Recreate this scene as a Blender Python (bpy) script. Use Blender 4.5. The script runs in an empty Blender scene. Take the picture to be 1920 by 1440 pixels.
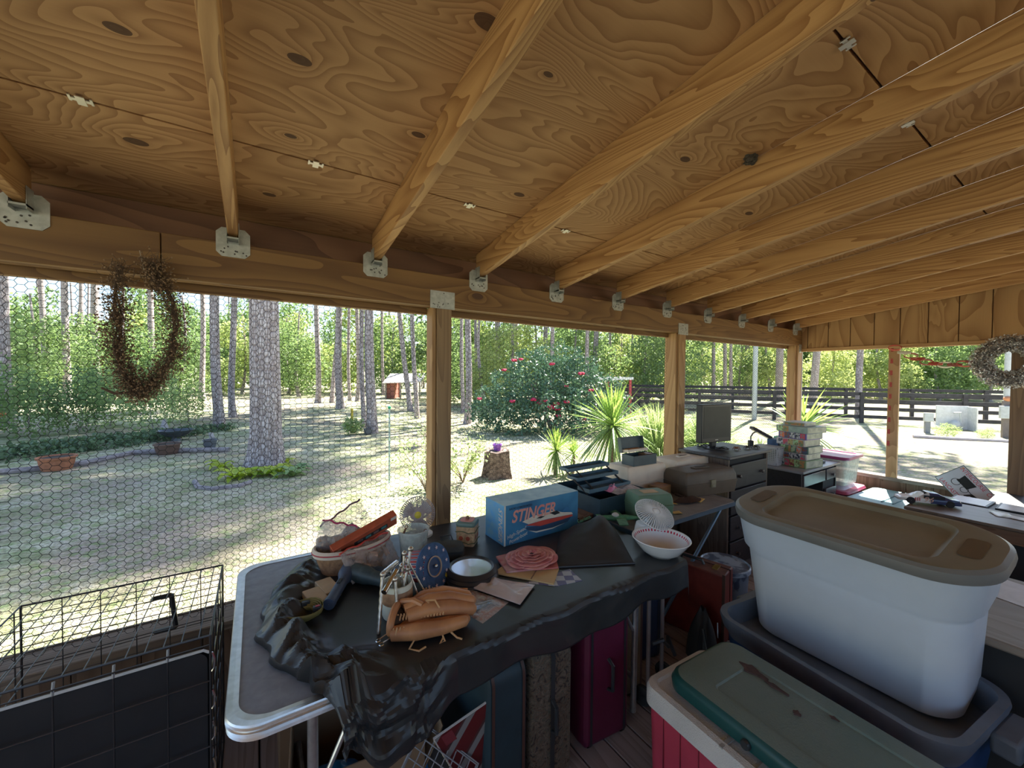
import bpy, bmesh, math, random
import numpy as np
from mathutils import Vector, Matrix, Euler
random.seed(7); rng = np.random.default_rng(7)
SC = bpy.context.scene; COL = SC.collection
R_ = math.radians
# ---------------------------------------------------------------- camera
CAMZ = 1.6
YAW, PIT, ROL, FPX = R_(32.88), R_(-1.19), R_(0.467), 742.0
_f = Vector((math.sin(YAW)*math.cos(PIT), math.cos(YAW)*math.cos(PIT), math.sin(PIT)))
_r = Vector((math.cos(YAW), -math.sin(YAW), 0)); _u = _r.cross(_f)
_r2 = math.cos(ROL)*_r + math.sin(ROL)*_u; _u2 = -math.sin(ROL)*_r + math.cos(ROL)*_u
cam = bpy.data.cameras.new('camera'); cam.sensor_width = 36; cam.lens = FPX/1920*36; cam.clip_end = 400; cam.clip_start = .02
camo = bpy.data.objects.new('camera', cam); COL.objects.link(camo)
camo.matrix_world = Matrix(((_r2.x, _u2.x, -_f.x, 0), (_r2.y, _u2.y, -_f.y, 0), (_r2.z, _u2.z, -_f.z, CAMZ), (0, 0, 0, 1)))
SC.camera = camo
# ---------------------------------------------------------------- light
SC.view_settings.view_transform = 'Standard'; SC.view_settings.look = 'None'
SC.view_settings.gamma = 1; SC.view_settings.use_curve_mapping = False
SC.view_settings.exposure = 0.78
W = bpy.data.worlds.new('sky'); SC.world = W; W.use_nodes = True
nt = W.node_tree; nt.nodes.clear()
sky = nt.nodes.new('ShaderNodeTexSky'); sky.sky_type = 'NISHITA'; sky.sun_disc = False
SUN_EL, SUN_AZ = R_(50), Vector((.94, .30, 0)).normalized()
sky.sun_elevation = SUN_EL; sky.sun_rotation = math.atan2(SUN_AZ.x, SUN_AZ.y)
sky.air_density = 1.0; sky.dust_density = 0.8; sky.ozone_density = 1.0
bg = nt.nodes.new('ShaderNodeBackground'); bg.inputs[1].default_value = 0.20
wo = nt.nodes.new('ShaderNodeOutputWorld')
nt.links.new(sky.outputs[0], bg.inputs[0]); nt.links.new(bg.outputs[0], wo.inputs[0])
sl = bpy.data.lights.new('sun', 'SUN'); sl.energy = 13; sl.angle = R_(0.6); sl.color = (1, .95, .84)
so = bpy.data.objects.new('sun', sl); COL.objects.link(so)
sd = Vector((SUN_AZ.x*math.cos(SUN_EL), SUN_AZ.y*math.cos(SUN_EL), math.sin(SUN_EL)))
so.rotation_euler = sd.to_track_quat('Z', 'Y').to_euler(); so.location = (12, 4, 15)

# ---------------------------------------------------------------- places (photo point on a known plane)
def _ray(x, y): return _f + _r2*((x-960)/FPX) - _u2*((y-720)/FPX)
O = Vector((0, 0, CAMZ))
def GZ(x, y, z): d = _ray(x, y); return O + d*((z-CAMZ)/d.z)
def GY(x, y, Y): d = _ray(x, y); return O + d*(Y/d.y)
def GX(x, y, X): d = _ray(x, y); return O + d*(X/d.x)
def GD(x, y, D): return O + _ray(x, y)*D
GR = -0.2
def GG(x, y): return GZ(x, y, GR)
def hor(x): return 704.6+.00815*(x-960)

# ---------------------------------------------------------------- mesh builder
class MB:
    def __init__(s): s.v = []; s.f = []; s.m = []
    def add(s, vs, fs, mi=0):
        o = len(s.v); s.v += [tuple(v) for v in vs]; s.f += [tuple(i+o for i in f) for f in fs]; s.m += [mi]*len(fs); return s
    def box(s, c, d, rot=None, mi=0, taper=1.0, sh=(0, 0)):
        c = Vector(c); hx, hy, hz = d[0]/2, d[1]/2, d[2]/2; vs = []
        for z in (-1, 1):
            k = taper if z > 0 else 1
            for x, y in ((-1, -1), (1, -1), (1, 1), (-1, 1)):
                p = Vector((x*hx*k+(sh[0] if z > 0 else 0), y*hy*k+(sh[1] if z > 0 else 0), z*hz))
                if rot is not None: p = rot @ p
                vs.append(p+c)
        return s.add(vs, [(3, 2, 1, 0), (4, 5, 6, 7), (0, 1, 5, 4), (1, 2, 6, 5), (2, 3, 7, 6), (3, 0, 4, 7)], mi)
    def bb(s, a, b, mi=0):
        return s.box([(a[i]+b[i])/2 for i in range(3)], [abs(b[i]-a[i]) for i in range(3)], None, mi)
    def rings(s, rs, closed=True, cap=True, mi=0):
        n = len(rs[0]); vs = [p for r in rs for p in r]; fs = []
        for i in range(len(rs)-1):
            for j in range(n if closed else n-1):
                k = (j+1) % n; fs.append((i*n+j, i*n+k, (i+1)*n+k, (i+1)*n+j))
        if cap and closed: fs.append(tuple(range(n))[::-1]); fs.append(tuple((len(rs)-1)*n+j for j in range(n)))
        return s.add(vs, fs, mi)
    def tube(s, pts, r, n=6, mi=0, closed=False, cap=True):
        pts = [Vector(p) for p in pts]; N = len(pts); rs = []
        rr = r if hasattr(r, '__len__') else [r]*N
        up = Vector((0, 0, 1)); prev = None
        for i, p in enumerate(pts):
            a = pts[(i-1) % N] if (closed or i > 0) else p; b = pts[(i+1) % N] if (closed or i < N-1) else p
            t = (b-a); t = t.normalized() if t.length > 1e-9 else Vector((0, 0, 1))
            if prev is None:
                e = up if abs(t.z) < .9 else Vector((1, 0, 0)); x = t.cross(e).normalized()
            else:
                x = prev-t*prev.dot(t); x = x.normalized() if x.length > 1e-6 else t.cross(up).normalized()
            prev = x; y = t.cross(x)
            rs.append([p+(x*math.cos(2*math.pi*k/n)+y*math.sin(2*math.pi*k/n))*rr[i] for k in range(n)])
        if closed: rs.append(rs[0]); cap = False
        return s.rings(rs, True, cap, mi)
    def lathe(s, prof, n=32, c=(0, 0, 0), rot=None, mi=0, sx=1, sy=1, cap=False):
        c = Vector(c); rs = []
        for r, z in prof:
            ring = []
            for k in range(n):
                a = 2*math.pi*k/n; p = Vector((r*math.cos(a)*sx, r*math.sin(a)*sy, z))
                if rot is not None: p = rot @ p
                ring.append(p+c)
            rs.append(ring)
        return s.rings(rs, True, cap, mi)
    def prism(s, poly, z0, z1, mi=0, M=None):
        n = len(poly); vs = [Vector((x, y, z0)) for x, y in poly]+[Vector((x, y, z1)) for x, y in poly]
        if M is not None: vs = [M @ v for v in vs]
        return s.add(vs, [tuple(range(n))[::-1], tuple(range(n, 2*n))]+[(i, (i+1) % n, n+(i+1) % n, n+i) for i in range(n)], mi)
    def quad(s, a, b, c, d, mi=0): return s.add([a, b, c, d], [(0, 1, 2, 3)], mi)
    def sph(s, c, r, n=8, m=6, sc=(1, 1, 1), rot=None, mi=0):
        pr = [(max(math.sin(math.pi*i/m), .001)*r, -math.cos(math.pi*i/m)*r) for i in range(m+1)]
        c = Vector(c); rs = []
        for rr, z in pr:
            ring = []
            for k in range(n):
                a = 2*math.pi*k/n; p = Vector((rr*math.cos(a)*sc[0], rr*math.sin(a)*sc[1], z*sc[2]))
                if rot is not None: p = rot @ p
                ring.append(p+c)
            rs.append(ring)
        return s.rings(rs, True, True, mi)
    def grid(s, nx, ny, fn, mi=0, th=0):
        vs = [fn(i/nx, j/ny) for j in range(ny+1) for i in range(nx+1)]
        fs = [(j*(nx+1)+i, j*(nx+1)+i+1, (j+1)*(nx+1)+i+1, (j+1)*(nx+1)+i) for j in range(ny) for i in range(nx)]
        return s.add(vs, fs, mi)
    def mesh(s, name):
        me = bpy.data.meshes.new(name); me.from_pydata(s.v, [], s.f); me.update()
        return me
    def build(s, name, mat, parent=None, bevel=0, seg=2, sub=0, solid=0, smooth=35, loc=None, rot=None, rnd=False):
        me = s.mesh(name)
        mats = mat if isinstance(mat, (list, tuple)) else [mat]
        for m_ in mats: me.materials.append(m_)
        if len(mats) > 1: me.polygons.foreach_set('material_index', s.m)
        bm = bmesh.new(); bm.from_mesh(me); bmesh.ops.recalc_face_normals(bm, faces=bm.faces) if not rnd else None
        bm.to_mesh(me); bm.free()
        if smooth:
            me.polygons.foreach_set('use_smooth', [True]*len(me.polygons))
            me.set_sharp_from_angle(angle=R_(smooth))
        o = bpy.data.objects.new(name, me); COL.objects.link(o)
        if parent is not None: o.parent = parent
        if loc is not None: o.location = loc
        if rot is not None: o.rotation_euler = rot
        if solid:
            md = o.modifiers.new('s', 'SOLIDIFY'); md.thickness = solid; md.offset = 0
        if bevel:
            md = o.modifiers.new('b', 'BEVEL'); md.width = bevel; md.segments = seg; md.limit_method = 'ANGLE'; md.angle_limit = R_(40); md.harden_normals = False
        if sub:
            md = o.modifiers.new('u', 'SUBSURF'); md.levels = sub; md.render_levels = sub
        return o
def thing(name, label, cat, loc=(0, 0, 0), rz=0, group=None, rot=None):
    o = bpy.data.objects.new(name, None); COL.objects.link(o); o.empty_display_size = .05
    o.location = loc; o.rotation_euler = rot if rot else (0, 0, rz)
    o['label'] = label; o['category'] = cat
    if group: o['group'] = group
    return o
def tag(o, label, cat, group=None, kind=None):
    o['label'] = label; o['category'] = cat
    if group: o['group'] = group
    if kind: o['kind'] = kind
    return o
def struct(o, label=None):
    o['kind'] = 'structure'
    if label: o['label'] = label
    return o
def lab(o, s): o['label'] = s; return o
def RZ(a): return Matrix.Rotation(a, 3, 'Z')
def frame(x, y, z):   # 3x3 with given columns
    return Matrix((x, y, z)).transposed()
def rrect(w, h, r, n=5, cx=0, cy=0):
    p = []
    for (sx, sy, a0) in ((1, 1, 0), (-1, 1, 90), (-1, -1, 180), (1, -1, 270)):
        for k in range(n+1):
            a = R_(a0+90*k/n); p.append((cx+sx*(w/2-r)+r*math.cos(a), cy+sy*(h/2-r)+r*math.sin(a)))
    return p
def tri_n(x): return x-math.floor(x)

# ---------------------------------------------------------------- materials
_mc = {}
def _new(name):
    m = bpy.data.materials.new(name); m.use_nodes = True; nt = m.node_tree
    b = nt.nodes['Principled BSDF']; return m, nt, b
def nd(nt, t, **kw):
    n = nt.nodes.new(t)
    for k, v in kw.items():
        if k.startswith('i_'): n.inputs[int(k[2:])].default_value = v
        else: setattr(n, k, v)
    return n
def mixc(nt, fac, a, b, mode='MIX'):
    n = nt.nodes.new('ShaderNodeMix'); n.data_type = 'RGBA'; n.blend_type = mode
    for s_, v in ((n.inputs[0], fac), (n.inputs[6], a), (n.inputs[7], b)):
        if isinstance(v, bpy.types.NodeSocket): nt.links.new(v, s_)
        elif isinstance(v, (int, float)): s_.default_value = v
        else: s_.default_value = (*v[:3], 1)
    return n.outputs[2]
def mth(nt, op, a, b=None, c=None):
    n = nt.nodes.new('ShaderNodeMath'); n.operation = op
    for i, v in enumerate((a, b, c)):
        if v is None: continue
        if isinstance(v, bpy.types.NodeSocket): nt.links.new(v, n.inputs[i])
        else: n.inputs[i].default_value = v
    return n.outputs[0]
def ramp(nt, fac, st):
    n = nt.nodes.new('ShaderNodeValToRGB'); el = n.color_ramp.elements
    while len(el) < len(st): el.new(.5)
    for e, (p, c) in zip(el, st): e.position = p; e.color = (*c, 1) if len(c) == 3 else c
    nt.links.new(fac, n.inputs[0]); return n.outputs[0]
def coord(nt, sc=(1, 1, 1), kind='Object', rnd=0):
    t = nt.nodes.new('ShaderNodeTexCoord'); m = nt.nodes.new('ShaderNodeMapping'); m.inputs[3].default_value = sc
    nt.links.new(t.outputs[kind], m.inputs[0])
    if rnd:
        oi = nt.nodes.new('ShaderNodeObjectInfo'); c = nt.nodes.new('ShaderNodeCombineXYZ')
        for i in range(3): nt.links.new(mth(nt, 'MULTIPLY', oi.outputs['Random'], rnd*(1+i*.7)), c.inputs[i])
        nt.links.new(c.outputs[0], m.inputs[1])
    return m.outputs[0]
def noise(nt, co, sc, det=4, dist=0):
    n = nt.nodes.new('ShaderNodeTexNoise'); n.inputs['Scale'].default_value = sc; n.inputs['Detail'].default_value = det; n.inputs['Distortion'].default_value = dist
    nt.links.new(co, n.inputs['Vector']); return n.outputs['Fac']
def bump(nt, b, h, st=.3, dist=.01):
    n = nt.nodes.new('ShaderNodeBump'); n.inputs['Strength'].default_value = st; n.inputs['Distance'].default_value = dist
    nt.links.new(h, n.inputs['Height']); nt.links.new(n.outputs[0], b.inputs['Normal'])
ALB = [1.0]
def mat(name, c, rough=.5, metal=0, var=.15, vs=12, bs=0, bsc=60, trans=0, alpha=1, coat=0, c2=None, th=(.35, .65), spec=None, sss=0):
    if name in _mc: return _mc[name]
    c = tuple(min(.80, x*ALB[0]) for x in c); c2 = tuple(min(.80, x*ALB[0]) for x in c2) if c2 is not None else None
    m, nt, b = _new(name); co = coord(nt, rnd=3)
    n1 = noise(nt, co, vs, 6, .4)
    if c2 is None: c2 = tuple(x*(1-var) for x in c)
    fac = ramp(nt, n1, [(th[0], (0, 0, 0)), (th[1], (1, 1, 1))])
    nt.links.new(mixc(nt, fac, c2, c), b.inputs['Base Color'])
    b.inputs['Roughness'].default_value = rough; b.inputs['Metallic'].default_value = metal
    if trans: b.inputs['Transmission Weight'].default_value = trans
    if alpha < 1: b.inputs['Alpha'].default_value = alpha
    if coat: b.inputs['Coat Weight'].default_value = coat
    if spec is not None: b.inputs['Specular IOR Level'].default_value = spec
    if bs: bump(nt, b, noise(nt, co, bsc, 5), bs, .004)
    _mc[name] = m; return m
def wood(name, c1, c2, ax=0, bands=14, sc=1.0, stretch=.12, rough=.6, knots=None, knotc=(.07, .03, .015), vor=0, fine=.25, rnd=0, rings=True):
    """contour-line wood grain, stretched along axis ax"""
    m, nt, b = _new(name)
    s = [1, 1, 1]; s[ax] = stretch; co = coord(nt, tuple(s), rnd=rnd)
    base = noise(nt, co, 2.2*sc, 2.5, .6)
    dark = None
    if knots:
        tc = nt.nodes.new('ShaderNodeTexCoord')
        for (k, rad) in knots:
            mp = nt.nodes.new('ShaderNodeMapping'); mp.inputs[1].default_value = (-k[0], -k[1], -k[2])
            mp.vector_type = 'POINT'; nt.links.new(tc.outputs['Object'], mp.inputs[0])
            sc_ = [1, 1, 1]; sc_[ax] = .55
            m2 = nt.nodes.new('ShaderNodeMapping'); m2.inputs[3].default_value = sc_; nt.links.new(mp.outputs[0], m2.inputs[0])
            ln = nt.nodes.new('ShaderNodeVectorMath'); ln.operation = 'LENGTH'; nt.links.new(m2.outputs[0], ln.inputs[0])
            d = ln.outputs['Value']
            g = mth(nt, 'DIVIDE', rad*.45, mth(nt, 'ADD', d, rad*1.6))
            base = mth(nt, 'ADD', base, g)
            dk = mth(nt, 'LESS_THAN', d, rad*.30)
            dark = dk if dark is None else mth(nt, 'MAXIMUM', dark, dk)
    if vor:
        vo = nt.nodes.new('ShaderNodeTexVoronoi'); vo.inputs['Scale'].default_value = vor; co2 = coord(nt, (1 if ax else .5, 1 if ax != 1 else .5, 1), rnd=max(rnd, 1)); nt.links.new(co2, vo.inputs['Vector'])
        d = vo.outputs['Distance']; base = mth(nt, 'ADD', base, mth(nt, 'DIVIDE', .012, mth(nt, 'ADD', d, .05)))
        dk = mth(nt, 'LESS_THAN', d, .045)
        dark = dk if dark is None else mth(nt, 'MAXIMUM', dark, dk)
    v = mth(nt, 'MULTIPLY', base, bands); v = mth(nt, 'FRACT', v)
    v = mth(nt, 'POWER', v, 1.6)
    s2 = [1, 1, 1]; s2[ax] = .03
    fn = noise(nt, coord(nt, tuple(s2), rnd=rnd), 160, 3)
    fac = mth(nt, 'ADD', mth(nt, 'MULTIPLY', v, 1-fine), mth(nt, 'MULTIPLY', fn, fine))
    col = ramp(nt, fac, [(.12, c1), (.82, c2)])
    big = noise(nt, coord(nt, rnd=rnd), 1.7, 2)
    col = mixc(nt, mth(nt, 'MULTIPLY', big, .5), col, tuple(x*.62 for x in c2))
    if dark is not None: col = mixc(nt, mth(nt, 'MULTIPLY', dark, .9), col, knotc)
    nt.links.new(col, b.inputs['Base Color']); b.inputs['Roughness'].default_value = rough
    bump(nt, b, fac, .12, .003)
    _mc[name] = m; return m
def leafm(name, c, c2, tr=.5, rough=.55, nsc=3):
    m, nt, b = _new(name); co = coord(nt, rnd=9)
    oi = nt.nodes.new('ShaderNodeObjectInfo')
    f = ramp(nt, noise(nt, co, nsc, 6), [(.35, (0, 0, 0)), (.65, (1, 1, 1))])
    col = mixc(nt, f, c2, c); col = mixc(nt, mth(nt, 'MULTIPLY', oi.outputs['Random'], .4), col, (c[0]*1.1, c[1]*1.0, c[2]*.9))
    nt.links.new(col, b.inputs['Base Color']); b.inputs['Roughness'].default_value = rough
    t = nt.nodes.new('ShaderNodeBsdfTranslucent'); nt.links.new(mixc(nt, 1, col, (1.35, 1.35, .95), 'MULTIPLY'), t.inputs[0])
    ms = nt.nodes.new('ShaderNodeMixShader'); ms.inputs[0].default_value = tr
    nt.links.new(b.outputs[0], ms.inputs[1]); nt.links.new(t.outputs[0], ms.inputs[2])
    nt.links.new(ms.outputs[0], nt.nodes['Material Output'].inputs[0]); return m

# ================================================================ THE PORCH SHELL
D = 2.146; XR = 5.60; BT, BB = 2.174, 1.993; SILL = .50; RS = .135
def zraf(y): return 2.19+RS*(D-y)
def zceil(y): return zraf(y)+.14
WD = wood('pine_framing', (.27, .145, .048), (.15, .07, .022), ax=0, bands=26, sc=1.3, stretch=.10, vor=2.3, rnd=5)
WY = wood('rafter_pine', (.60, .36, .155), (.32, .155, .055), ax=1, bands=34, sc=1.9, stretch=.07, vor=2.4, rnd=7, fine=.3)
WZ = wood('post_pine', (.52, .32, .15), (.36, .20, .085), ax=2, bands=18, sc=1.6, stretch=.09, vor=2.2, rnd=5)
WDK = wood('aged_dark_pine', (.22, .105, .055), (.12, .05, .026), ax=0, bands=18, sc=1.2, stretch=.1, rnd=3)
WSILL = wood('weathered_sill', (.30, .235, .18), (.17, .125, .095), ax=0, bands=26, sc=1.8, stretch=.06, rnd=2, rough=.8)
WSILY = wood('weathered_sill_side', (.30, .24, .20), (.18, .135, .11), ax=1, bands=26, sc=1.8, stretch=.06, rnd=2, rough=.8)
knots = [((.103, 1.234, 2.453), .055), ((.479, 1.354, 2.437), .045), ((-.335, 1.817, 2.374), .06), ((.499, .899, 2.498), .07), ((.102, 1.558, 2.409), .035),
         ((.05, 1.97, 2.354), .045), ((.73, .945, 2.492), .03), ((.26, 1.13, 2.46), .0), ((1.47, .99, 2.49), .05), ((1.30, 1.33, 2.44), .04), ((1.0, 1.5, 2.42), .05), ((2.2, 1.1, 2.47), .05), ((2.4, .3, 2.58), .06), ((-.28, 1.35, 2.44), .05), ((-.9, .9, 2.5), .06)]
PLY = wood('plywood_pine', (.58, .345, .165), (.36, .185, .078), ax=0, bands=30, sc=1.25, stretch=.36, knots=[k for k in knots if k[1] > 0], fine=.22, rough=.75)
SIDING = wood('t111_siding', (.48, .285, .125), (.31, .16, .062), ax=2, bands=13, sc=1.0, stretch=.3, vor=1.6, rough=.7)
GAP = mat('shadow_gap', (.03, .015, .008), .9)
# ceiling: three plywood courses with open seams
cb = MB()
ys = [-2.6, .455, 1.667, D+.32]
def cpan(x0, x1, y0, y1):
    g = .0042
    vs = []
    for z in (0, .015):
        for x, y in ((x0+g, y0+g), (x1-g, y0+g), (x1-g, y1-g), (x0+g, y1-g)): vs.append((x, y, zceil(y)+z))
    cb.add(vs, [(0, 1, 2, 3), (4, 7, 6, 5), (0, 4, 5, 1), (1, 5, 6, 2), (2, 6, 7, 3), (3, 7, 4, 0)])
for (y0, y1, xs) in ((D-.479, D+.32, [-3.4, -.95, 1.76, 4.2, XR+.25]), (.455, 1.667, [-3.4, -2.2, 2.34, 3.56, XR+.25]), (-.76, .455, [-3.4, -.95, 1.14, 3.6, XR+.25]), (-2.6, -.76, [-3.4, -1, 1.45, 3.9, XR+.25])):
    for a, b_ in zip(xs, xs[1:]): cpan(a, b_, y0, y1)
struct(cb.build('ceiling', PLY), 'plywood porch ceiling with swirling grain and dark knots')
rb = MB(); rb.add([(-3.5, -2.7, zceil(-2.7)+.03), (XR+.95, -2.7, zceil(-2.7)+.03), (XR+.95, D+.78, zceil(D+.78)+.03), (-3.5, D+.78, zceil(D+.78)+.03)] + [(-3.5, -2.7, zceil(-2.7)+.05), (XR+.95, -2.7, zceil(-2.7)+.05), (XR+.95, D+.78, zceil(D+.78)+.05), (-3.5, D+.78, zceil(D+.78)+.05)], [(0, 1, 2, 3), (7, 6, 5, 4), (0, 4, 5, 1), (1, 5, 6, 2), (2, 6, 7, 3), (3, 7, 4, 0)])
struct(rb.build('roof', mat('roofing', (.2, .18, .17), .9)))  # unseen overhang widened at front and right to keep the sun out
# header beam in two lengths, with the joint the photo shows at the left
b1 = MB().bb((-3.4, D, BB), (GY(301, 430, D).x-.0015, D+.04, BT)); b1.bb((GY(301, 430, D).x+.0015, D, BB), (XR+.1, D+.04, BT))
b1.bb((-3.4, D+.045, BB), (XR+.1, D+.089, BT))
struct(b1.build('trim_1', WD, bevel=.003), 'long wooden header beam above the front opening')
b1 = MB().bb((-3.4, D+.095, BT-.03), (XR+.1, D+.133, zceil(D+.13)))
struct(b1.build('trim_2', WDK, bevel=.002), 'dark reddish band board behind the rafter ends')
b1 = MB()
for a, b_ in ((-3.4, .85), (.97, 3.15), (3.30, XR-.1)): b1.bb((a, D+.1, BB-.035), (b_, D+.14, BB+.02))
struct(b1.build('trim_3', WD, bevel=.002), 'narrow strip nailed under the header beam')
# front sill and knee wall
b1 = MB().bb((-3.4, D-.01, SILL-.038), (XR, D+.155, SILL)); b1.bb((-3.4, D+.156, SILL-.06), (XR, D+.175, SILL+.004))
struct(b1.build('trim_4', WSILL, bevel=.004), 'grey weathered sill board of the front opening')
BRN = wood('brown_knee_wall', (.24, .15, .10), (.14, .08, .05), ax=2, bands=16, sc=1.4, stretch=.1, rough=.75, rnd=2)
b1 = MB(); x = -3.4
while x < XR: b1.bb((x, D+.02, 0), (min(x+.198, XR), D+.05, SILL-.038)); x += .2
b1.bb((-3.4, D+.05, -.19), (XR, D+.07, SILL-.04))
struct(b1.build('wall_front', BRN, bevel=.002), 'brown vertical board knee wall under the front opening')
# right knee wall, sill and gable
RSZ = .565
b1 = MB().bb((XR, -2.6, RSZ-.038), (XR+.15, D+.1, RSZ)); struct(b1.build('trim_5', WSILY, bevel=.004), 'grey weathered sill board of the right opening')
b1 = MB(); y = -2.6
while y < D: b1.bb((XR+.02, y, 0), (XR+.05, min(y+.198, D), RSZ-.038)); y += .2
b1.bb((XR+.05, -2.6, 0), (XR+.07, D, RSZ-.04))
struct(b1.build('wall_right', BRN, bevel=.002), 'brown board knee wall under the right opening')
ZG = 1.925
b1 = MB(); y = -2.6
while y < D+.1:
    y2 = min(y+.196, D+.1)
    b1.add([(XR, y, ZG+.035), (XR, y2, ZG+.035), (XR, y2, zceil(y2)), (XR, y, zceil(y)), (XR+.012, y, ZG+.035), (XR+.012, y2, ZG+.035), (XR+.012, y2, zceil(y2)), (XR+.012, y, zceil(y))],
           [(0, 1, 2, 3), (7, 6, 5, 4), (0, 4, 5, 1), (1, 5, 6, 2), (2, 6, 7, 3), (3, 7, 4, 0)]); y += .204
struct(b1.build('wall_gable', SIDING), 'grooved plywood gable panel above the right opening')
b1 = MB().add([(XR+.013, -2.6, ZG), (XR+.013, D+.1, ZG), (XR+.013, D+.1, zceil(D+.1)), (XR+.013, -2.6, zceil(-2.6)), (XR+.03, -2.6, ZG), (XR+.03, D+.1, ZG), (XR+.03, D+.1, zceil(D+.1)), (XR+.03, -2.6, zceil(-2.6))], [(0, 1, 2, 3), (7, 6, 5, 4), (0, 4, 5, 1), (1, 5, 6, 2), (2, 6, 7, 3), (3, 7, 4, 0)])
struct(b1.build('wall_gable', mat('gable_groove', (.16, .08, .035), .8)))
b1 = MB().bb((XR-.02, -2.6, ZG-.003), (XR+.06, D+.1, ZG+.034)); struct(b1.build('trim_6', wood('gable_trim', (.60, .38, .18), (.42, .23, .09), ax=1, bands=18, stretch=.08), bevel=.003))
# unseen back side, wall height and opening shaped for the light indoors
b1 = MB().bb((-3.4, -2.66, 0), (XR, -2.62, 1.25)); b1.bb((-3.4, -2.66, 2.45), (XR, -2.62, zceil(-2.62)))
for x in (-3.35, -.4, 2.6, XR-.05): b1.bb((x-.045, -2.68, .5), (x+.045, -2.6, 2.45))
struct(b1.build('wall_back', mat('unseen_back', (.45, .36, .26), .8)), 'unseen back side of the porch, opened to let light in')
# deck floor: boards run away from the house
DECK = wood('deck_boards', (.42, .34, .32), (.26, .20, .19), ax=1, bands=22, sc=1.6, stretch=.07, rough=.8, fine=.4)
b1 = MB(); x = -3.4
while x < XR+.1: b1.bb((x, -2.62, -.036), (x+.136, D+.02, 0)); x += .142
struct(b1.build('floor', DECK, bevel=.003, seg=1), 'worn deck boards of the porch floor')
b1 = MB().bb((-3.45, -2.7, -.19), (XR+.1, D+.07, -.05)); struct(b1.build('trim_7', mat('deck_under', (.03, .025, .02), .9)))

# rafters, hangers, posts, plates, clips
GALV = mat('galvanised_steel', (.48, .50, .48), .45, .55, var=.25, vs=40, bs=.15)
HOLE = mat('nail_hole', (.06, .05, .045), .6)
names = ['leftmost rafter, cut off by the left edge of the photo', 'second rafter from the left, nearly upright in view and waney along one edge', 'third rafter from the left', 'fourth rafter from the left, with a large dark knot near the top edge',
         'fifth rafter from the left, next to a dark wasp nest', 'sixth rafter from the left, with two knots at its right end', 'seventh rafter from the left', 'eighth rafter from the left, greyish bark along its lower edge', 'ninth rafter from the left', 'tenth rafter from the left, second from the gable', 'eleventh rafter, the one nearest the gable']
def rafter(x, i):
    m = MB(); w = .038; ya, yb = D-.004, -2.6
    for (xa, xb) in ((x, x+w),):
        vs = []
        for xx in (xa, xb):
            for y in (ya, yb): vs += [(xx-x, y-D, zraf(y)-2.19), (xx-x, y-D, zceil(y)-2.19-.001)]
        m.add(vs, [(0, 2, 3, 1), (4, 5, 7, 6), (0, 4, 6, 2), (1, 3, 7, 5), (0, 1, 5, 4), (2, 6, 7, 3)])
    o = m.build('rafter', WY, bevel=.003); o.location = (x, D, 2.19)
    return tag(o, 'pine '+names[i], 'rafter', 'rafters under the porch roof')
def hanger(x, i):
    t = thing('joist_hanger', 'galvanised hanger plate under the '+names[i].split(',')[0].replace('rafter ', 'rafter ').strip(), 'bracket', (x+.019, D, 2.174), group='steel hangers along the header beam')
    w, h = .062, .125; c = .02; z0 = -.062
    poly = [(-w+c, z0), (w-c, z0), (w, z0+c), (w, z0+h-c), (w-c, z0+h), (-w+c, z0+h), (-w, z0+h-c), (-w, z0+c)]
    M4 = Matrix.Rotation(R_(90), 4, 'X')
    m = MB().prism(poly, .0, .003, M=M4)
    for k in range(9): a, b_ = random.uniform(-.05, .05), random.uniform(-.05, -.012); m.tube([(a, -.0028, b_), (a, -.0055, b_)], .0035, 6, mi=1)
    m.build('plate', [GALV, HOLE], t)
    m = MB()
    for sx in (-1, 1): m.bb((sx*.0205, -.055, -.006), (sx*.0225, 0, .075))
    m.bb((-.0225, -.055, .005), (.0225, 0, .012)); m.build('seat', GALV, t); return t
RX = [-.711+.61*i for i in range(11)]
for i, x in enumerate(RX):
    rafter(x, i); hanger(x, i)
# pale waney edge and markings are in the wood; wasp nest
p = GX(1407, 296, RX[4]-.02); t = MB()
for k in range(40): t.sph((random.gauss(0, .012), random.gauss(0, .012), random.gauss(0, .008)), random.uniform(.006, .011), 6, 4)
o = t.build('wasp_nest', mat('nest_mud', (.10, .085, .07), .95, var=.5, vs=60)); o.location = (RX[4]-.016, p.y, p.z); tag(o, 'small dark wasp nest stuck beside the fifth rafter', 'wasp nest')
def post(x0, x1, y0, y1, z0, z1, label, m=WZ, nm='post'):
    o = MB().bb((-(x1-x0)/2, -(y1-y0)/2, 0), ((x1-x0)/2, (y1-y0)/2, z1-z0)).build(nm, m, bevel=.004)
    o.location = ((x0+x1)/2, (y0+y1)/2, z0); return tag(o, label, 'post')
p1 = thing('post', 'square wooden post left of centre, behind the white desk fan', 'post', (.915, D+.05, SILL))
MB().bb((-.040, -.049, 0), (.049, .04, BB-SILL)).build('upright', wood('post_dark', (.36, .24, .13), (.24, .15, .08), ax=2, bands=18, sc=1.6, stretch=.09), p1, bevel=.004)  # upright in darker wood, standing in for its shaded front face
MB().bb((-.066, -.035, 0), (-.042, .055, BB-SILL-.0)).build('edge_strip', WZ, p1, bevel=.003)
p2 = thing('post', 'square wooden post standing left of the computer monitor', 'post', (3.20, D+.05, SILL))
MB().bb((-.045, -.049, 0), (.045, .04, BB-SILL)).build('upright', WZ, p2, bevel=.004)
MB().bb((-.068, -.03, 0), (-.047, .085, BB-SILL)).build('edge_strip', WZ, p2, bevel=.003)
p3 = thing('post', 'wooden corner post where the front and right openings meet', 'post', (XR-.05, D+.03, SILL))
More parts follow.
